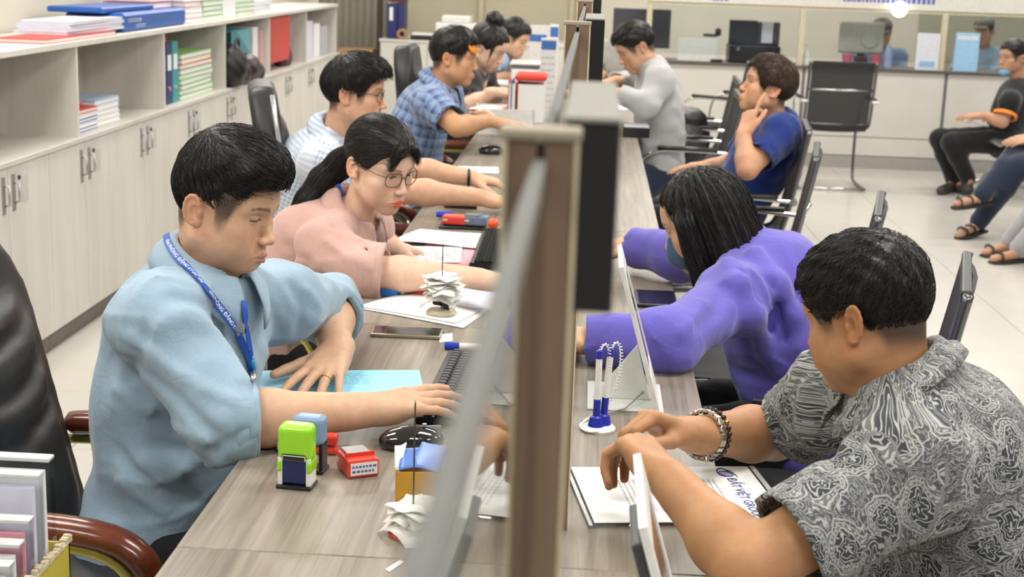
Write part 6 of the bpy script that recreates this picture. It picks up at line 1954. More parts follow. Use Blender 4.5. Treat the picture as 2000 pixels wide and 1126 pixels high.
for (x0, x1, y0, y1, Y, lab) in ((1052, 1088, 75, 215, 7.6, 'clear stand of white notices beside the glass screen'), (1070, 1092, 48, 170, 8.0, 'tall white notice with blue heading near the glass screen')):
    a_, b_ = AY(x0, y1, Y), AY(x1, y0, Y); a_.z = DZ + .001
    t = empty('notice_stand', a_, 0, lab, 'notice')
    MB().box(0, b_.x - a_.x, 0, .012, 0, b_.z - a_.z, .002).build('panel', paperw, t)
    MB().box(.002, b_.x - a_.x - .002, -.001, 0, (b_.z - a_.z) * .86, (b_.z - a_.z) * .97).build('heading', plain('notice_blue', (.05, .16, .50), .5), t)
    print_lines(t, .004, b_.x - a_.x - .004, .05, (b_.z - a_.z) * .8, 9, 0, plain('pale_ink', (.45, .46, .55), .7), 5, .006).data.transform(Matrix(((1, 0, 0, 0), (0, 0, -1, -.0005), (0, 1, 0, 0), (0, 0, 0, 1))))
t = empty("name_sign", Vector((AY(1034, 83, 9.4).x, 9.4, DZ)), 0, 'small blue and white desk sign before the pale blue shirt man', 'sign')
MB().box(0, .13, 0, .01, 0, .42, .002).build("board", whitepl, t); MB().box(.0, .11, -.002, 0, .315, .36).build('blue_band', plain('notice_blue', (.05, .16, .50), .5), t)

# ------------------------------------------------------------------ visitors' side of the desk
def tablet_stand(Y, label, phone_behind=False):
    tilt = math.radians(16.6); h = .288
    t = empty('tablet_stand', (.150, Y, DZ), 0, label, 'tablet stand', 'white feedback tablet stands')
    M = Matrix.Rotation(-tilt, 4, 'Y')
    b = MB(); b.box(-.003, .0, 0, .215, .004, h, .0006, 1, M); b.build('back_board', whitepl, t)
    fr = MB()
    for y0, y1, z0, z1 in ((0, .014, .004, h), (.201, .215, .004, h), (.014, .201, .004, .062), (.014, .201, h - .03, h)): fr.box(.0, .006, y0, y1, z0, z1, .0006, 1, M)
    fr.build('face_frame', whitepl, t)
    b = MB(); b.box(.0005, .004, .016, .199, .064, h - .032, .001, 1, M); s = b.build('tablet', plain('tablet_rim', (.30, .30, .32), .3, .6), t)
    b = MB(); b.box(.004, .0046, .022, .193, .070, h - .038, 0, 1, M); b.build('screen', plain('tablet_screen', (.02, .022, .035), .07), s)
    MB().box(-.13, .012, .02, .20, 0, .0035, .001, 1).build('foot_plate', plain('foot_white', (.68, .68, .66), .2), t)
    b = MB(); b.prism([(-.12, .004), (-.012, .004), (-.04, .11)], .09, .096, Matrix(((1, 0, 0, 0), (0, 0, 1, 0), (0, 1, 0, 0), (0, 0, 0, 1)))); b.build('strut', whitepl, t)
    MB().tube([(-.02, .10, .02), (-.06, .02, .006), (-.11, -.02, .004), (-.14, -.06, .004)], .0018, 6).build('cable', greyp, t, smooth=True)
    if phone_behind:
        b = MB(); b.box(-.015, -.0040, .01, .12, .14, h - .02, .003, 2, M); b.build('battery_pack', plain('pack_grey', (.07, .07, .075), .35), t)
    return t
tablet_stand(2.526, 'white tilted tablet stand before the woman in violet')
tablet_stand(1.30, 'white tilted tablet stand before the paisley shirt man', True)
# second tablet lying flat by the violet sleeve, tablets further on
t = empty('tablet', AZ(1243, 600, DZ), 0, 'black tablet lying flat under the violet sleeve', 'tablet')
MB().box(0, .10, 0, .16, 0, .010, .003).build('body', blackp, t); MB().box(.006, .094, .006, .154, .010, .0106).build('screen', plain('phone_screen', (.012, .012, .014), .06), t)
t = empty('tablet', AZ(1216, 268, DZ), 0, 'black tablet with pale screen lying before the grey pullover visitor', 'tablet')
MB().box(0, .13, 0, .20, 0, .05, .004).build('body', blackp, t); MB().box(.004, .126, .004, .196, .05, .052).build('screen', plain('pale_screen', (.55, .56, .60), .2), t)
tag(sheet('form_sheet', [AZ(1205, 215, DZ + .002), AZ(1235, 212, DZ + .002), AZ(1228, 198, DZ + .002), AZ(1202, 198, DZ + .002)], paperw, .002), 'white forms under the hands of the grey pullover visitor', 'paper')

# pens on coiled cords
t = empty('pen_stand', AZ(1168, 838, DZ), 0, 'white desk pen stand with two blue and white pens on coil cords', 'pen stand')
MB().lathe([(0, 0), (.030, 0), (.031, .004), (.027, .008), (0, .009)], 28).build('base', whitepl, t, smooth=True, angle=40)
for i, (ox, oy, tx, ty) in enumerate(((-.004, -.004, .0, .0), (.008, .008, .008, .004))):
    b0 = Vector((ox, oy, .008)); top_ = Vector((ox + tx, oy + ty, .145))
    e = top_ - b0
    MB().tube([b0, b0 + e * .12, b0 + e * .14, b0 + e * .36], [.015, .011, .0065, .0062], 14).build('socket', plain('pen_blue', (.012, .022, .33), .3), t, smooth=True, angle=40)
    pn = MB().tube([b0 + e * .34, b0 + e * .90], .0058, 12).build('pen', whitepl, t, smooth=True, angle=40)
    MB().tube([b0 + e * .90, b0 + e * 1.0, b0 + e * 1.01], [.0062, .0060, .003], 12).build('pen_cap', plain('pen_blue', (.012, .022, .33), .3), pn, smooth=True, angle=40)
    c = []
    path = smooth_pts([top_, top_ + Vector((.008, .01, .014)), top_ + Vector((.020, .012, .0)), top_ + Vector((.018, .012, -.06)), Vector((.006 + ox, .02, .03)), Vector((-.02, .02, .012)), Vector((-.034, .0, .006)), Vector((-.02, -.03, .005)), Vector((.0, -.03, .006))], 2)
    path = resample(path, 260)
    for k, q in enumerate(path): c.append(q + Vector((math.cos(k * 1.05), math.sin(k * 1.05), .3 * math.sin(k * 1.05 + 1))) * .0026)
    MB().tube(c, .0011, 5).build('coil_cord', whitepl, t, smooth=True)

# clear sleeve with documents under the paisley man's arms
c = [AZ(1112, 930, DZ), AZ(1518, 928, DZ), AZ(1556, 1012, DZ), AZ(1152, 1066, DZ)]
o0 = (c[0] + c[2]) / 2
xd = (c[1] - c[0]).normalized()
t = empty('document_sleeve', (o0.x, o0.y, DZ + .0012), 0, 'clear plastic sleeve of white printed land survey papers under bare forearms', 'document')
Wd, Hd = .330, .255
M = frameM((0, 0, 0), xd, UP.cross(xd))
b = MB(); b.box(-Wd / 2 + .012, Wd / 2 - .024, -Hd / 2 + .012, Hd / 2 - .006,   .0032, .0046, .0004, 1, M); pgs = b.build('pages', paperw, t)
b = MB(); b.box(-Wd / 2, Wd / 2, -Hd / 2, Hd / 2, 0, .003, .001, 1, M); b.build('plastic_sleeve', clearp, t)
for sx0, sx1 in ((-Wd / 2 + .003, -Wd / 2 + .008), (Wd / 2 - .020, Wd / 2 - .012)):
    b = MB(); b.box(sx0, sx1, -Hd / 2 + .003, Hd / 2 - .003, .003, .0042, 0, 1, M); b.build('seal_strip', plain('seal_grey', (.55, .57, .58), .2), t)
def on_doc(txt, size, x, y, ang, mat, bold=True):
    me = text_mesh(txt, size, bold); o = link_mesh('lettering', me, mat, pgs)
    o.matrix_local = M @ Matrix.Translation((x, y, .0050)) @ Matrix.Rotation(math.radians(ang), 4, 'Z')
navyink = plain('navy_ink', (.05, .06, .25), .6)
on_doc('ĐẤT VIỆT GROUP', .021, .098, -.018, -90, navyink)
on_doc('CÔNG CHỨNG NGUYỄN VĂN', .007, -.012, -.03, -90, inkt)
on_doc('Trương Ến Vàng', .012, .012, -.03, -90, inkt)
on_doc('***', .010, -.002, -.005, -90, inkt); on_doc('***', .010, .026, -.005, -90, inkt)
for x, n_, sd in ((-.075, 4, 2), (-.04, 3, 7), (.055, 4, 5)):
    q = print_lines(pgs, -.07, .07, -.016, .016, n_, .0048, plain('pale_ink', (.45, .46, .55), .7), sd, .0022); q.data.transform(M @ Matrix.Translation((x, -.01, 0)) @ Matrix.Rotation(-math.pi / 2, 4, 'Z'))
# round survey emblem: globe rings and an orbit swoosh
em = MB()
for r, ry in ((.013, .013), (.013, .006), (.013, .0095)):
    em.tube([(r * math.cos(a), ry * math.sin(a), .0052) for a in [2 * math.pi * i / 28 for i in range(28)]], .0006, 5, closed=True)
em.tube([(-.013, 0, .0052), (.013, 0, .0052)], .0006, 5)
em.tube([(.030 * math.cos(a) * (.8 + .2 * math.sin(a)), .012 * math.sin(a), .0053) for a in [.7 + 4.6 * i / 24 for i in range(25)]], [.0003 + .0012 * math.sin(math.pi * i / 24) for i in range(25)], 5)
o = em.build('survey_emblem', navyink, pgs, smooth=True); o.matrix_local = M @ Matrix.Translation((.096, .085, 0)) @ Matrix.Rotation(math.radians(-70), 4, 'Z')
# ------------------------------------------------------------------ chairs
leath = plain('black_leather', (.014, .014, .015), .42, var=.2, scale=30, bump=.001)
meshb = plain('black_mesh', (.018, .018, .020), .75, var=.25, scale=500)
chrome = plain('chrome', (.7, .7, .7), .15, 1.0)
armw = wood('arm_mahogany', (.055, .012, .006), (.13, .032, .014), 'X', scale=8, rough=.16, streak=6)
brass = plain('brass_trim', (.45, .40, .12), .3, .6)
def office_chair(x, y, rz, label, silver=False, h=1.10, lean=.16, arms=True, ash=0.0):
    """padded swivel chair facing local +x"""
    t = empty('office_chair', (x, y, 0), rz, label, 'chair', 'black padded office chairs')
    f = Field(); f.rbox((.0, 0, .46), (.245, .245, .045), .045); f.fold([(-.2, 0, .505), (.2, 0, .505)], .03, -.004)
    V, Fq = f.poly(.014); link_mesh('seat', np_mesh('seat', V, Fq), leath, t)
    f = Field(); ca, sa = math.cos(lean), math.sin(lean)
    X, Zz = Vector((ca, 0, sa)), Vector((-sa, 0, ca))
    base = Vector((-.25, 0, .47))
    H2 = (h - .45) / ca / 2
    c = base + Zz * H2
    f.rbox(c, (.048, .235, H2), .045, R=[X, (0, 1, 0), Zz])
    f.rbox(c - Zz * .05 + X * .02, (.050, .17, H2 * .72), .05, .03, R=[X, (0, 1, 0), Zz])
    for k, dz in enumerate((.24, .15, .07)):
        yy = .17
        f.fold([c + X * .068 + Zz * (-H2 + dz + .16) + Vector((0, s * yy, 0)) + Zz * (.05 * s * s) for s in (-1, -.5, 0, .5, 1)], .014, -.020)
    f.cutf(lambda X_, Y_, Z_: (Z_ - (h + .01) + .9 * np.maximum(np.abs(Y_) - .14, 0) ** 1.5 * 6), .03)
    V, Fq = f.poly(.012); link_mesh('backrest', np_mesh('backrest', relax(V, Fq, 1), Fq), leath, t)
    if silver:
        pts = [base + Zz * q - X * .0 + Vector((.03, -.243, 0)) for q in (.12, .3, .5, .64)]
        MB().tube(pts, .008, 8).build('silver_edge', plain('silver_edge', (.55, .55, .55), .25, .7), t, smooth=True)
    if arms:
        for s in (-1, 1):
            yy = s * .255
            P = smooth_pts([(-.26, yy, .655), (-.1 + ash, yy, .665), (.10 + ash, yy, .665), (.20 + ash, yy, .645), (.245 + ash, yy, .575)], 2)
            b = MB(); b.tube(P, [.030] * (len(P) - 4) + [.029, .028, .027, .022], 14, flat=.72); b.build('armrest', armw, t, smooth=True)
            Q = smooth_pts([(-.27, yy, .628), (.08 + ash, yy, .636), (.175 + ash, yy, .618), (.215 + ash, yy, .55), (.19 + ash, yy, .46), (.05 + ash, yy * .9, .44)], 2)
            MB().tube(Q, .0065, 8, flat=1.5).build('arm_trim', brass, t, smooth=True)
            Q = smooth_pts([(.215 + ash, yy, .57), (.232 + ash, yy, .52), (.20 + ash, yy, .45), (.06 + ash, yy * .9, .43)], 2)
            MB().tube(Q, .012, 8).build('arm_support', chrome, t, smooth=True)
    MB().tube([(0, 0, .12), (0, 0, .42)], .028, 14).build('column', chrome, t, smooth=True, angle=40)
    for k in range(5):
        a = k * 2 * math.pi / 5 + .3
        MB().tube([(0, 0, .12), (.16 * math.cos(a), .16 * math.sin(a), .10), (.29 * math.cos(a), .29 * math.sin(a), .075)], [.026, .022, .016], 10).build('base_leg', chrome, t, smooth=True)
        MB().lathe([(0, .02), (.025, .02), (.028, .01), (.028, -.01), (.025, -.02), (0, -.02)], 14, Matrix.Translation((.29 * math.cos(a), .29 * math.sin(a), .028)) @ Matrix.Rotation(a, 4, 'Z') @ Matrix.Rotation(math.pi / 2, 4, 'X')).build('caster', blackp, t)
    return t
office_chair(-.715, 2.32, math.radians(-2), 'black padded office chair with glossy wooden armrests behind man in blue', h=1.04, lean=.24, ash=-.16)
office_chair(-.88, 3.74, 0, 'black office chair behind the woman in the pink blouse', h=.64)
office_chair(-.80, 4.98, math.radians(14), 'tall black office chair with silver edge behind checked shirt', True, h=1.12, lean=.14)
office_chair(-.84, 6.38, 0, 'black office chair under the man in plaid', h=.80)
office_chair(-.63, 7.35, 0, 'tall black leather office chair behind the plaid shirt', h=1.13, lean=.10)
office_chair(-.80, 8.85, 0, 'black office chair of the man in pale blue', h=.9)

def mesh_chair(x, y, rz, label, back=True, seatcol=None):
    """visitor chair: mesh back on chrome tube side frames, facing local +x"""
    t = empty('mesh_chair', (x, y, 0), rz, label, 'chair', 'black mesh visitor chairs')
    P = []
    prof = [(.22, .435), (.20, .452), (.10, .455), (-.05, .450), (-.16, .455), (-.215, .49)]
    pb = [(-.215, .49), (-.235, .56), (-.262, .70), (-.285, .82), (-.305, .93)]
    b = MB(); b.grid([[Vector((px, s * .225, pz - .010 * (1 - s * s))) for s in (-1, -.5, 0, .5, 1)] for px, pz in prof]).solid(.022); b.build('seat', meshb, t, smooth=True, angle=50)
    b = MB(); b.grid([[Vector((px - .020 * (1 - s * s), s * .225, pz)) for s in (-1, -.5, 0, .5, 1)] for px, pz in pb]).solid(.010); b.build('backrest', plain('black_mesh_open', (.03, .03, .033), .75, var=.25, scale=500, alpha=.80), t, smooth=True, angle=50)
    MB().box(-.312, -.290, -.225, .225, .905, .945, .006).build('top_band', leath, t)
    MB().tube([(-.272, -.235, .74), (-.292, 0, .74), (-.272, .235, .74)], .009, 8).build('back_bar', chrome, t, smooth=True)
    for s in (-1, 1):
        yy = s * .240
        Q = smooth_pts([(-.305, yy, .94), (-.262, yy, .70), (-.225, yy, .52), (-.17, yy, .45), (.19, yy, .445), (.235, yy, .40), (.22, yy, .06), (.17, yy, .013), (-.24, yy, .013)], 2)
        MB().tube(Q, .011, 8).build('side_frame', plain('dark_chrome', (.16, .16, .165), .22, .9), t, smooth=True)
        Q = smooth_pts([(-.262, yy * 1.08, .655), (-.02, yy * 1.10, .665), (.12, yy * 1.1, .655), (.19, yy * 1.06, .60), (.205, yy * 1.02, .45)], 2)
        MB().tube(Q, .009, 8).build('arm_tube', chrome, t, smooth=True)
        MB().tube([(-.20, yy * 1.1, .672), (.10, yy * 1.1, .672)], .019, 10, flat=.6).build('arm_pad', blackp, t, smooth=True)
        MB().tube([(-.262, yy * .98, .655), (-.262, yy * 1.16, .655)], .016, 10).build('arm_knob', chrome, t, smooth=True, angle=40)
    MB().tube([(-.24, -.24, .013), (-.24, .24, .013)], .010, 8).build('floor_bar', chrome, t, smooth=True)
    MB().tube([(-.05, -.235, .435), (-.05, .235, .435)], .009, 8).build('seat_bar', chrome, t, smooth=True)
    return t
mesh_chair(.60, 6.04, math.radians(174), 'black mesh chair under the visitor in blue polo')
mesh_chair(.53, 3.13, math.radians(166), 'black mesh chair under the woman in violet')
mesh_chair(.545, 2.05, math.radians(180), 'black mesh chair under the paisley shirt man')
mesh_chair(.46, 7.50, math.radians(178), 'black mesh chair under the grey pullover visitor')
mesh_chair(1.80, 10.85, math.radians(92), 'empty black mesh chair facing the far white counter')
mesh_chair(.518, 5.215, math.radians(171), 'empty black mesh chair between violet hood and blue polo visitors')
mesh_chair(.516, 4.03, math.radians(168), 'empty black mesh chair right behind the violet hooded woman')
mesh_chair(.55, 8.55, math.radians(178), 'black mesh chair carrying the black backpack')
mesh_chair(.95, 10.6, math.radians(150), 'black mesh chair standing before the black printer counter')
# ------------------------------------------------------------------ things on and in the wall shelf
TOPZ, WTZ = 1.190, .806
def nth(i, n): return 'lowest' if i == 0 else 'topmost' if i == n - 1 else ['', 'second lowest', 'third lowest', 'fourth lowest', 'fifth lowest', 'sixth lowest', 'seventh lowest', 'eighth lowest'][i]
def slab(name, x0, x1, y0, y1, z0, z1, mat, label, cat, group=None, pages=True, bev=.002):
    t = empty(name, ((x0 + x1) / 2, (y0 + y1) / 2, z0), RNG.uniform(-.03, .03), label, cat, group)
    hx, hy, h = (x1 - x0) / 2, (y1 - y0) / 2, z1 - z0
    if pages and h > .006:
        c = min(.003, h * .2)
        MB().box(-hx, hx, -hy, hy, 0, c, 0).build('back_cover', mat, t); MB().box(-hx, hx, -hy, hy, h - c, h, 0).build('front_cover', mat, t)
        MB().box(-hx + .004, hx - .003, -hy + .004, hy - .004, c, h - c).build('pages', paperw, t)
    else: MB().box(-hx, hx, -hy, hy, 0, h, min(bev, h * .3), 1).build('cover', mat, t)
    return t
redc = plain('red_card', (.55, .05, .04), .5); greenc = plain('green_card', (.22, .46, .12), .55); greenl = plain('green_card_light', (.34, .58, .22), .55)
pinkc = plain('rose_card', (.62, .20, .24), .55); orangec = plain('orange_card', (.80, .34, .05), .55); bluec = plain('deep_blue_card', (.012, .09, .36), .4); tealc = plain('teal_card', (.03, .30, .33), .45)
lilac = plain('lilac_paper', (.64, .64, .76), .8)
slab('flat_book', -2.28, -2.075, 5.42, 6.22, TOPZ, TOPZ + .018, redc, 'flat red book lying alone on the shelf top', 'book')
for i in range(4): slab('paper_bundle', -2.32, -2.10, 5.72 + .02 * i, 6.70 - .03 * i, TOPZ + .019 + .013 * i, TOPZ + .031 + .013 * i, lilac, nth(i, 4) + ' white paper bundle stacked over the flat red book', 'papers', 'paper bundles on the shelf top')
slab('document_box', -2.36, -2.09, 6.40, 7.36, TOPZ, TOPZ + .085, bluec, 'big deep blue document case lying on the shelf top', 'document case', pages=False, bev=.012)
slab('document_box', -2.40, -2.15, 6.30, 7.0, TOPZ + .0855, TOPZ + .11, bluec, 'thin blue case lying on the big deep blue one', 'document case', pages=False, bev=.006)
for i in range(3): slab('file_folder', -2.40, -2.16, 7.02, 7.36, TOPZ + .0855 + .03 * i, TOPZ + .113 + .03 * i, pinkc, nth(i, 3) + ' rose red file stacked on the deep blue case', 'file', 'rose files on the shelf top')
for i in range(5): slab('file_folder', -2.36, -2.10, 7.40, 7.72, TOPZ + .028 * i, TOPZ + .027 + .028 * i, pinkc if i in (0, 3) else paperw, nth(i, 5) + (' pink' if i in (0, 3) else ' white') + ' file in the pile beside the deep blue case', 'file', 'pink and white files on the shelf top')
for i in range(6): slab('file_folder', -2.36, -2.10, 7.74, 8.16, TOPZ + .027 * i, TOPZ + .026 + .027 * i, greenl if i % 2 else greenc, nth(i, 6) + ' green file in the pile before the orange file', 'file', 'green files on the shelf top')
slab('file_folder', -2.34, -2.10, 8.19, 8.46, TOPZ, TOPZ + .12, orangec, 'thick orange file between green piles on the shelf top', 'file')
for i in range(4): slab('file_folder', -2.36, -2.10, 8.49, 8.92, TOPZ + .027 * i, TOPZ + .026 + .027 * i, greenl, nth(i, 4) + ' light green file in the pile beyond the orange file', 'file', 'light green files on the shelf top')
for i in range(3): slab('paper_bundle', -2.36, -2.12, 8.98, 9.5, TOPZ + .025 * i, TOPZ + .024 + .025 * i, lilac, nth(i, 3) + ' white paper bundle at the far end of the shelf top', 'papers', 'white bundles beyond the green files')
# niche with books
for i in range(5): slab('thin_book', -2.30, -2.10, 5.76, 6.03, WTZ + .019 * i, WTZ + .018 + .019 * i, [bluec, paperw, bluec, paperw, redc][i], nth(i, 5) + [' blue', ' white', ' blue', ' white', ' red'][i] + ' thin book in the low pile behind the shelf divider', 'book', 'low book pile in the shelf niche')
t = empty('red_pouch', (-2.18, 5.92, WTZ + .096), .2, 'round red pouch lying on the low book pile', 'pouch'); f = Field(); f.ell((0, 0, .018), (.05, .085, .018), 0); V, Fq = f.poly(.006); link_mesh('cover', np_mesh('cover', V, Fq), redc, t)
for i in range(5): slab('paper_bundle', -2.32, -2.12, 6.07, 6.38, WTZ + .022 * i, WTZ + .021 + .022 * i, paperw if i < 4 else plain('pale_blue_card', (.38, .52, .66), .6), nth(i, 5) + (' white' if i < 4 else ' pale blue') + ' paper bundle beside the low book pile', 'papers', 'paper bundles in the shelf niche')
# lever arch binders
def binder(y0, w, col, label, h=.305):
    t = empty('lever_binder', (-2.10, y0, WTZ), 0, label, 'binder')
    MB().box(-.27, .0, 0, w, 0, h, .003, 1).build('cover', col, t)
    MB().box(.0, .0015, w * .2, w * .8, h * .55, h * .80).build('spine_label', paperw, t)
    MB().lathe([(0, .002), (.012, .002), (.012, 0), (0, 0)], 14, Matrix.Translation((.0005, w / 2, h * .25)) @ Matrix.Rotation(math.pi / 2, 4, 'Y')).build('finger_ring', chrome, t)
navyc = plain('navy_card', (.014, .022, .13), .45)
binder(6.945, .10, navyc, 'navy lever binder next to the shelf divider'); binder(7.05, .10, navyc, 'navy lever binder touching the teal one'); binder(7.155, .10, tealc, 'teal lever binder beside the green files')
t = slab('small_box', -2.34, -2.12, 6.95, 7.13, WTZ + .305, WTZ + .34, redc, 'small red box lying on the navy binders', 'box', pages=False)
for i in range(9): slab('file_folder', -2.34, -2.10, 7.30, 7.92, WTZ + .026 * i, WTZ + .025 + .026 * i, [greenc, greenl, greenc, greenl, greenc, greenl, orangec if False else redc, orangec, greenl][i], nth(i, 9) + (' red' if i == 6 else ' orange' if i == 7 else ' green') + ' file in the pile beside the teal binder', 'file', 'files piled beside the teal binder')
# magazine file, bags, folders
t = empty('magazine_file', (-2.10, 8.35, WTZ), 0, 'teal magazine file with slanted side holding papers', 'magazine file')
side = [(-.005, 0), (.60, 0), (.60, .10), (.10, .31), (-.005, .31)]
b = MB(); b.prism(side, -.004, 0, Matrix(((0, 0, 1, 0), (1, 0, 0, 0), (0, 1, 0, 0), (0, 0, 0, 1)))); b.build('front_side', plain('teal_mesh', (.05, .24, .30), .5), t)
b = MB(); b.prism(side, -.20, -.196, Matrix(((0, 0, 1, 0), (1, 0, 0, 0), (0, 1, 0, 0), (0, 0, 0, 1)))); b.build('rear_side', plain('teal_mesh', (.05, .24, .30), .5), t)
MB().box(-.2, 0, 0, .60, 0, .004).build('bottom', plain('teal_mesh', (.05, .24, .30), .5), t)
MB().box(-.19, -.012, .05, .50, .006, .30).build('teal_papers', plain('aqua_paper', (.14, .42, .50), .7), t)
slab('paper_bundle', -2.32, -2.12, 8.97, 9.10, WTZ, WTZ + .30, paperw, 'white papers standing beside the teal magazine file', 'papers', pages=False)
slab('file_folder', -2.30, -2.10, 9.115, 9.15, WTZ, WTZ + .28, plain('pale_pink_card', (.72, .42, .45), .6), 'pale pink folder standing by the white papers', 'file', pages=False)
def lump(name, c, blobs, mat, label, cat, h=.008, straps=()):
    t = empty(name, c, 0, label, cat); f = Field()
    for q, r in blobs: f.ell(q, r, .03)
    f.warp(lambda X, Y, Z: .004 * np.sin(X * 70 + Z * 50) * np.sin(Y * 60 + Z * 30)); f.plane((0, 0, .002), (0, 0, -1), .005)
    V, Fq = f.poly(h); link_mesh('shell', np_mesh('shell', V, Fq), mat, t)
    for s_ in straps: MB().tube(smooth_pts(s_, 2), .008, 6).build('strap', mat, t, smooth=True)
    return t
bagm = plain('black_nylon', (.010, .008, .010), .45, var=.3, scale=20, bump=.002)
lump('hand_bag', (-2.06, 8.18, WTZ), [((0, 0, .12), (.09, .10, .13)), ((.02, .10, .07), (.07, .10, .08))], bagm, 'black bag slumped against the magazine file', 'bag', straps=[[(.03, -.05, .22), (.04, 0, .30), (.03, .08, .20)]])
lump('hand_bag', (-2.04, 8.56, WTZ), [((-.02, 0, .08), (.08, .14, .09)), ((-.01, .12, .05), (.07, .08, .06))], plain('dark_plum_nylon', (.025, .010, .018), .4, var=.3, scale=20, bump=.002), 'dark plum bag lying before the magazine file', 'bag')
slab('file_folder', -2.30, -2.10, 9.42, 9.95, WTZ + .05, WTZ + .35, redc, 'bright red folder standing in the narrow niche', 'file', pages=False)
lump('hand_bag', (-2.06, 9.98, WTZ), [((-.09, 0, .05), (.06, .16, .07)), ((-.09, .06, .1), (.04, .08, .05))], plain('maroon_nylon', (.05, .012, .02), .5), 'maroon bag below the red folder', 'bag')
for i in range(3): slab('paper_bundle', -2.30, -2.10, 10.55 + .3 * i, 10.8 + .3 * i, WTZ, WTZ + .28 - .03 * i, [lilac, paperw, plain('grey_paper', (.45, .45, .5), .8)][i], ['lilac papers standing in the last niche', 'white papers standing in the last niche', 'grey papers standing in the last niche'][i], 'papers', pages=False)

# ------------------------------------------------------------------ far left corner: curtain, carton, low white cupboard
cu = MB(); P = []
for i in range(41):
    x = -2.42 + .62 * i / 40; P.append([Vector((x, 12.7 + .025 * math.sin(i * 1.5), z_)) for z_ in (0, .8, 1.6, 2.4)])
tag(cu.grid(P).solid(.006).build('curtain', plain('grey_curtain', (.30, .28, .23), .9), smooth=True), 'grey pleated curtain in the far corner', 'curtain')
tag(MB().box(-1.835, -1.79, 12.25, 12.30, 0, 2.4, .003).build('door_jamb', plain('dark_wood_jamb', (.035, .025, .02), .5)), 'narrow dark wooden upright beside the grey curtain', 'post')
t = empty('carton', (-2.0, 12.35, 0), 0, 'brown cardboard carton before the grey curtain', 'carton')
MB().box(-.16, .14, -.15, .15, 0, .80, .003).build('carton_body', plain('kraft', (.42, .27, .13), .8), t); MB().box(-.16, .14, -.152, -.150, .60, .70).build('printed_band', plain('kraft_print', (.40, .16, .10), .8), t)
t = empty('low_cupboard', (-1.0, 12.3, 0), 0, 'white low cupboard along the far left wall', 'cupboard')
MB().box(-.78, .80, -.2, .25, 0, .88).build('carcass', whitep, t); MB().box(-.79, .81, -.21, .25, .88, .90, .002).build('top', whitep, t)
for i in range(4): MB().box(-.775 + .395 * i, -.385 + .395 * i, -.212, -.2, .06, .87, .002, 1).build('door', whitep, t)
tag(MB().box(-1.78, -.05, 12.9, 12.95, .9, 2.3).build('wall_panel', plain('cream_panel', (.50, .46, .34), .6, var=.03, scale=3)), 'cream wall panel behind the low cupboard', 'panel')
for x in (-1.76, -1.0, -.2): tag(MB().box(x - .02, x + .02, 12.86, 12.90, .9, 2.3, .002).build('panel_batten', creamp), {-1.76: 'cream upright beside the dark post', -1.0: 'cream upright behind the plaid shirt man', -.2: 'cream upright behind the name sign'}[x], 'batten')
t = empty('lever_binder', (-1.74, 12.2, .90), 0, 'navy binder standing on the low cupboard', 'binder')
MB().box(0, .085, 0, .25, 0, .29, .003).build('cover', navyc, t); MB().box(.02, .05, -.001, 0, .15, .26).build('spine_label', paperw, t)
t = empty('lever_binder', (-1.65, 12.2, .90), 0, 'dark red binder beside the navy one on the low cupboard', 'binder')
MB().box(0, .05, 0, .25, 0, .30, .003).build('cover', navyc, t); MB().box(-.08, .06, 0, .2, .302, .34, .003).build('red_case', plain('dark_red', (.10, .015, .01), .5), t)
t = empty('tape_roll', (-1.60, 12.14, .945), 0, 'brown tape roll standing on the low cupboard', 'tape roll')
MB().lathe([(.022, -.03), (.045, -.03), (.045, .03), (.022, .03), (.022, -.03)], 24, Matrix.Rotation(math.pi / 2, 4, 'X')).build('tape', plain('brown_tape', (.34, .20, .08), .3), t, smooth=True, angle=40)
t = empty('paper_tray', (-1.42, 12.2, .90), 0, 'flat black paper tray on the low cupboard', 'tray'); MB().box(-.11, .11, -.08, .12, 0, .04, .003).build('tray_body', blackp, t); MB().box(-.10, .10, -.07, .11, .04, .055).build('papers', paperw, t)
t = empty('desk_printer', (-1.15, 12.25, .90), 0, 'off-white desk printer on the low cupboard', 'printer'); MB().box(-.17, .17, -.15, .15, 0, .15, .012).build('printer_body', whitepl, t); MB().box(-.12, .12, -.14, .12, .15, .21, .01).build('lid', whitepl, t)

# ------------------------------------------------------------------ on the far counters
CT = .822
def printed_panel(t, w, h, mat, head=None, foot=None):
    MB().box(0, w, 0, .01, 0, h, .002).build('panel', mat, t)
    if head: MB().box(.01, w - .01, -.0012, 0, h * .82, h * .93).build('heading', head, t)
    if foot: MB().box(.03, w - .03, -.0012, 0, h * .08, h * .24).build('footer', foot, t)
t = empty('black_printer', (1.33, 12.15, CT), 0, 'black printer with white paper on the far counter', 'printer')
MB().box(-.21, .21, -.14, .16, 0, .14, .01).build('printer_body', blackp, t); MB().box(-.21, .02, -.02, .0, .14, .34, .004).build('screen_panel', plain('dark_panel', (.03, .035, .045), .2), t)
MB().box(.06, .15, -.02, .0, .16, .33).build('paper_feed', lilac, t); MB().box(.02, .21, -.01, .08, .14, .33, .01).build('feed_tray', plain('smoke_tray', (.06, .06, .065), .3), t)
MB().lathe([(0, .006), (.018, .006), (.018, 0), (0, 0)], 16, Matrix.Translation((-.14, -.141, .11)) @ Matrix.Rotation(math.pi / 2, 4, 'X')).build('round_button', chrome, t)
t = empty('desk_board', (.70, 12.0, CT), 0, 'low white board standing beside the microphone', 'board'); printed_panel(t, .34, .18, whitepl)
t = empty('microphone', (1.02, 12.0, CT), 0, 'small black desk microphone on the far counter', 'microphone')
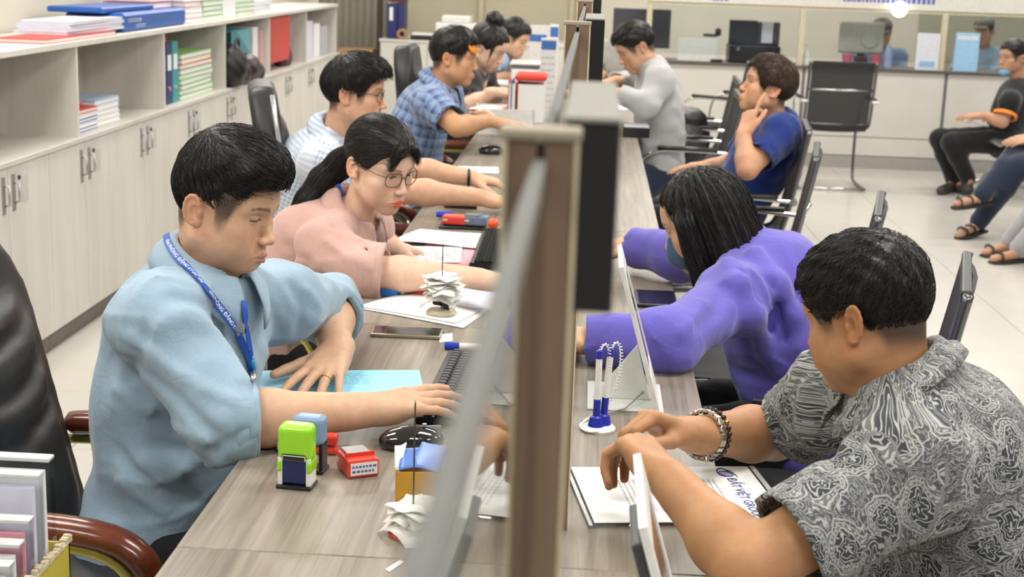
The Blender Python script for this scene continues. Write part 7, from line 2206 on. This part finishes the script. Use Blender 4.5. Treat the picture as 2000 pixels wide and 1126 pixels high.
MB().lathe([(0, 0), (.05, 0), (.05, .02), (0, .022)], 16).build('base', blackp, t); MB().tube([(0, 0, .02), (.01, 0, .22)], .012, 8).build('neck', whitepl, t); MB().lathe([(0, .20), (.025, .22), (.025, .26), (0, .28)], 14).build('head', blackp, t, smooth=True); MB().box(-.12, -.01, -.01, .01, .20, .225, .004).build('side_arm', blackp, t)
t = empty('spray_bottle', (1.755, 12.03, CT), 0, 'white pump bottle behind the empty mesh chair', 'bottle')
MB().lathe([(0, 0), (.03, 0), (.032, .09), (.012, .11), (.010, .14), (0, .14)], 18).build('bottle_body', whitepl, t, smooth=True, angle=50); MB().tube([(0, 0, .14), (0, 0, .165), (-.03, 0, .165)], .006, 8).build('pump', whitepl, t)
t = empty('monitor', (2.22, 12.17, CT), 0, 'pale grey monitor back above pink baskets', 'monitor')
MB().box(-.19, .18, -.01, .03, .10, .36, .02, 3).build('shell', plain('pale_grey_shell', (.44, .43, .38), .5), t); MB().lathe([(.0, .012), (.07, .010), (.075, .0), (0, 0)], 24, Matrix.Translation((.06, -.01, .22)) @ Matrix.Rotation(math.pi / 2, 4, 'X')).build('round_emblem', plain('pale_green_disc', (.42, .45, .40), .4), t); MB().box(-.03, .03, 0, .03, 0, .11).build('stand', blackp, t)
for i, (x, lab) in enumerate(((2.09, 'pink pen basket below the pale monitor, nearer the black case'), (2.32, 'pink pen basket below the pale monitor, nearer the blue bottle'))):
    t = empty('pen_basket', (x, 12.05, CT), 0, lab, 'basket')
    MB().lathe([(0, 0), (.035, 0), (.045, .10), (.041, .10), (.032, .004), (0, .004)], 18).build('basket_body', plain('pink_plastic', (.55, .14, .20), .4), t, smooth=True, angle=50)
t = empty('dark_case', (2.20, 12.06, CT), 0, 'dark case between the pink baskets', 'case'); MB().box(-.05, .05, -.04, .06, 0, .085, .008).build('case_body', plain('dark_case', (.03, .018, .018), .5), t)
t = empty('water_bottle', (2.42, 12.05, CT), 0, 'pale blue bottle beside the pink basket', 'bottle'); MB().lathe([(0, 0), (.035, 0), (.037, .12), (.02, .16), (.015, .19), (0, .19)], 18).build('bottle_body', plain('pale_blue_bottle', (.28, .36, .55), .2), t, smooth=True, angle=50)
t = empty('notice_stand', (2.618, 11.925, CT), 0, 'white notice stand with blue footer on the far counter', 'notice'); printed_panel(t, .185, .295, plain('cool_white', (.62, .64, .70), .5), None, plain('pale_blue_print', (.25, .42, .66), .5))
t = empty('notice_stand', (2.925, 11.925, CT), 0, 'light blue notice stand on the far counter', 'notice'); printed_panel(t, .19, .31, plain('light_blue_card', (.30, .52, .74), .5), plain('cool_white', (.62, .64, .70), .5))
t = empty('dark_monitor', (.42, 12.2, CT - .0), 0, 'wide dark monitor behind the grey pullover visitor', 'monitor')
MB().box(-.26, .22, 0, .03, .08, .40, .006).build('shell', plain('dark_panel2', (.055, .055, .07), .35), t); MB().box(-.04, .04, .01, .03, 0, .1).build('stand', blackp, t); MB().box(-.10, .10, -.05, .09, 0, .012, .003).build('foot', blackp, t)
t = empty('globe_lamp', (2.44, 11.86, 1.30), 0, 'glowing round white lamp below the header board', 'lamp')  # glowing globe stands in for a spot light's reflection on the booth glass
gm, nt, b_ = _new('lamp_glow'); b_.inputs['Emission Color'].default_value = (1, .97, .95, 1); b_.inputs['Emission Strength'].default_value = 3.0
f = Field(); f.ell((0, 0, 0), (.062, .062, .062), 0); V, Fq = f.poly(.008); link_mesh('globe', np_mesh('globe', V, Fq), gm, t); MB().tube([(0, 0, .06), (0, .045, .12)], .008, 8).build('arm', chrome, t)
def blue_marks(x0, x1, z, h, seed, mat=None):
    """lettering too blurred to read: uneven blue strokes"""
    rg = random.Random(seed); b = MB(); x = x0
    while x < x1:
        w = rg.uniform(.015, .03); b.box(x - 2.4, x - 2.4 + w, -.0315, -.030, z - .82, z - .82 + h * rg.uniform(.8, 1)); x += w + rg.uniform(.006, .014)
    tag(b.build('blurred_lettering', mat or bluet, hd), kind='stuff')
blue_marks(.95, 1.08, 1.315, .05, 2); blue_marks(2.0, 2.72, 1.345, .05, 3)
tag(MB().box(2.95, 4.4, 13.45, 13.5, .0, 2.4).build('notice_wall', plain('sage_panel', (.46, .44, .33), .6)), 'sage wall panel behind the man in the cap', 'panel')
b = MB(); rg = random.Random(4)
for (x0, x1, zz) in ((3.30, 3.46, 1.30), (3.50, 3.62, 1.30), (3.42, 3.455, 1.245), (3.48, 3.75, 1.245)):
    x = x0
    while x < x1: w = rg.uniform(.014, .026); b.box(x, x + w, 13.444, 13.45, zz, zz + .035); x += w + .008
tag(b.build('blurred_lettering', bluet), 'two short lines of blurred blue lettering on the sage panel', 'lettering', kind='stuff')

# ------------------------------------------------------------------ bags by the visitors' chairs
t = lump('backpack', (.56, 8.42, .455), [((0, 0, .13), (.15, .20, .17)), ((-.10, -.04, .09), (.08, .17, .11)), ((0, -.02, .26), (.12, .16, .06)), ((0, -.15, .10), (.12, .08, .12))], bagm, 'black backpack standing on the mesh chair beyond blue polo', 'backpack', .012, straps=[[(-.05, -.06, .28), (-.04, 0, .34), (-.05, .06, .28)], [(-.12, -.14, .2), (-.17, -.12, .1), (-.12, -.1, .02)]])
t = lump('shoulder_bag', (.66, 2.98, .47), [((0, 0, .14), (.08, .15, .16)), ((.02, 0, .26), (.06, .12, .06))], plain('grey_canvas', (.20, .20, .20), .85), 'grey canvas bag leaning in the chair behind paisley shirt', 'bag', .01, straps=[[(.02, -.1, .30), (.04, -.02, .34), (.02, .08, .28)]])
# ------------------------------------------------------------------ side cabinet with carton of plastic sleeves, beside the near chair
t = empty('side_cabinet', (-.80, 1.72, 0), 0, 'low grey side cabinet under the yellow carton', 'cabinet')
MB().box(-.20, .14, -.2, .2, 0, .55, .004).build('carcass', whitepl, t); MB().box(.14, .152, -.19, .19, .04, .53, .002).build('door', whitepl, t)
t = empty('open_carton', (-.80, 1.76, .551), 0, 'torn yellow carton packed with clear document sleeves', 'carton')
yl_ = plain('yellow_carton', (.55, .44, .06), .6)
for n_, x0, x1, y0, y1, hh in (('front_side', -.16, .075, -.15, -.146, .135), ('back_side', -.16, .075, .146, .15, .16), ('left_side', -.16, -.156, -.15, .15, .16), ('right_side', .071, .075, -.15, .15, .165)): MB().box(x0, x1, y0, y1, 0, hh).build(n_, yl_, t)
MB().box(-.16, .075, -.15, .15, 0, .003).build('bottom', yl_, t)
rg = random.Random(6); tear = MB()
for i in range(90):
    y = -.15 + .30 * i / 89; tear.box(.070 + rg.uniform(-.003, .001), .0765 + rg.uniform(0, .002), y - .0035, y + .0035, .160, .164 + rg.uniform(.0, .009), .0008, 1)
tag(tear.build('torn_edge', plain('torn_card', (.58, .50, .34), .9), t), kind='stuff')
slv = glass_mat('sleeve_plastic', (.95, .96, .97))
spec = [(-.125, .295, paperw, 'clear sleeve of white papers at the back of the yellow carton'), (-.085, .285, lilac, 'clear sleeve of lilac papers behind the pink one'), (-.045, .235, plain('pink_sheet', (.70, .30, .36), .7), 'clear sleeve with a pink sheet in the yellow carton'), (-.010, .215, paperw, 'clear sleeve with crumpled white slip before the pink one'), (.025, .20, plain('grey_sheet', (.55, .56, .58), .6), 'grey sleeve at the front of the yellow carton')]
for i, (q, hh, mt, lab) in enumerate(spec):
    s_ = empty('document_sleeve', (-.845, 1.76 - q - .01, .556), 0, lab, 'document')
    MB().box(-.105, .100, -.006, .006, .004, hh - .02).build('papers', mt, s_)
    MB().box(-.112, .112, -.010, .010, 0, hh, .002, 1).build('plastic_sleeve', slv, s_)
    MB().box(-.112, .112, -.0105, .0105, hh - .004, hh + .002, .001, 1).build('seal_edge', plain('seal_grey', (.55, .57, .58), .2), s_)
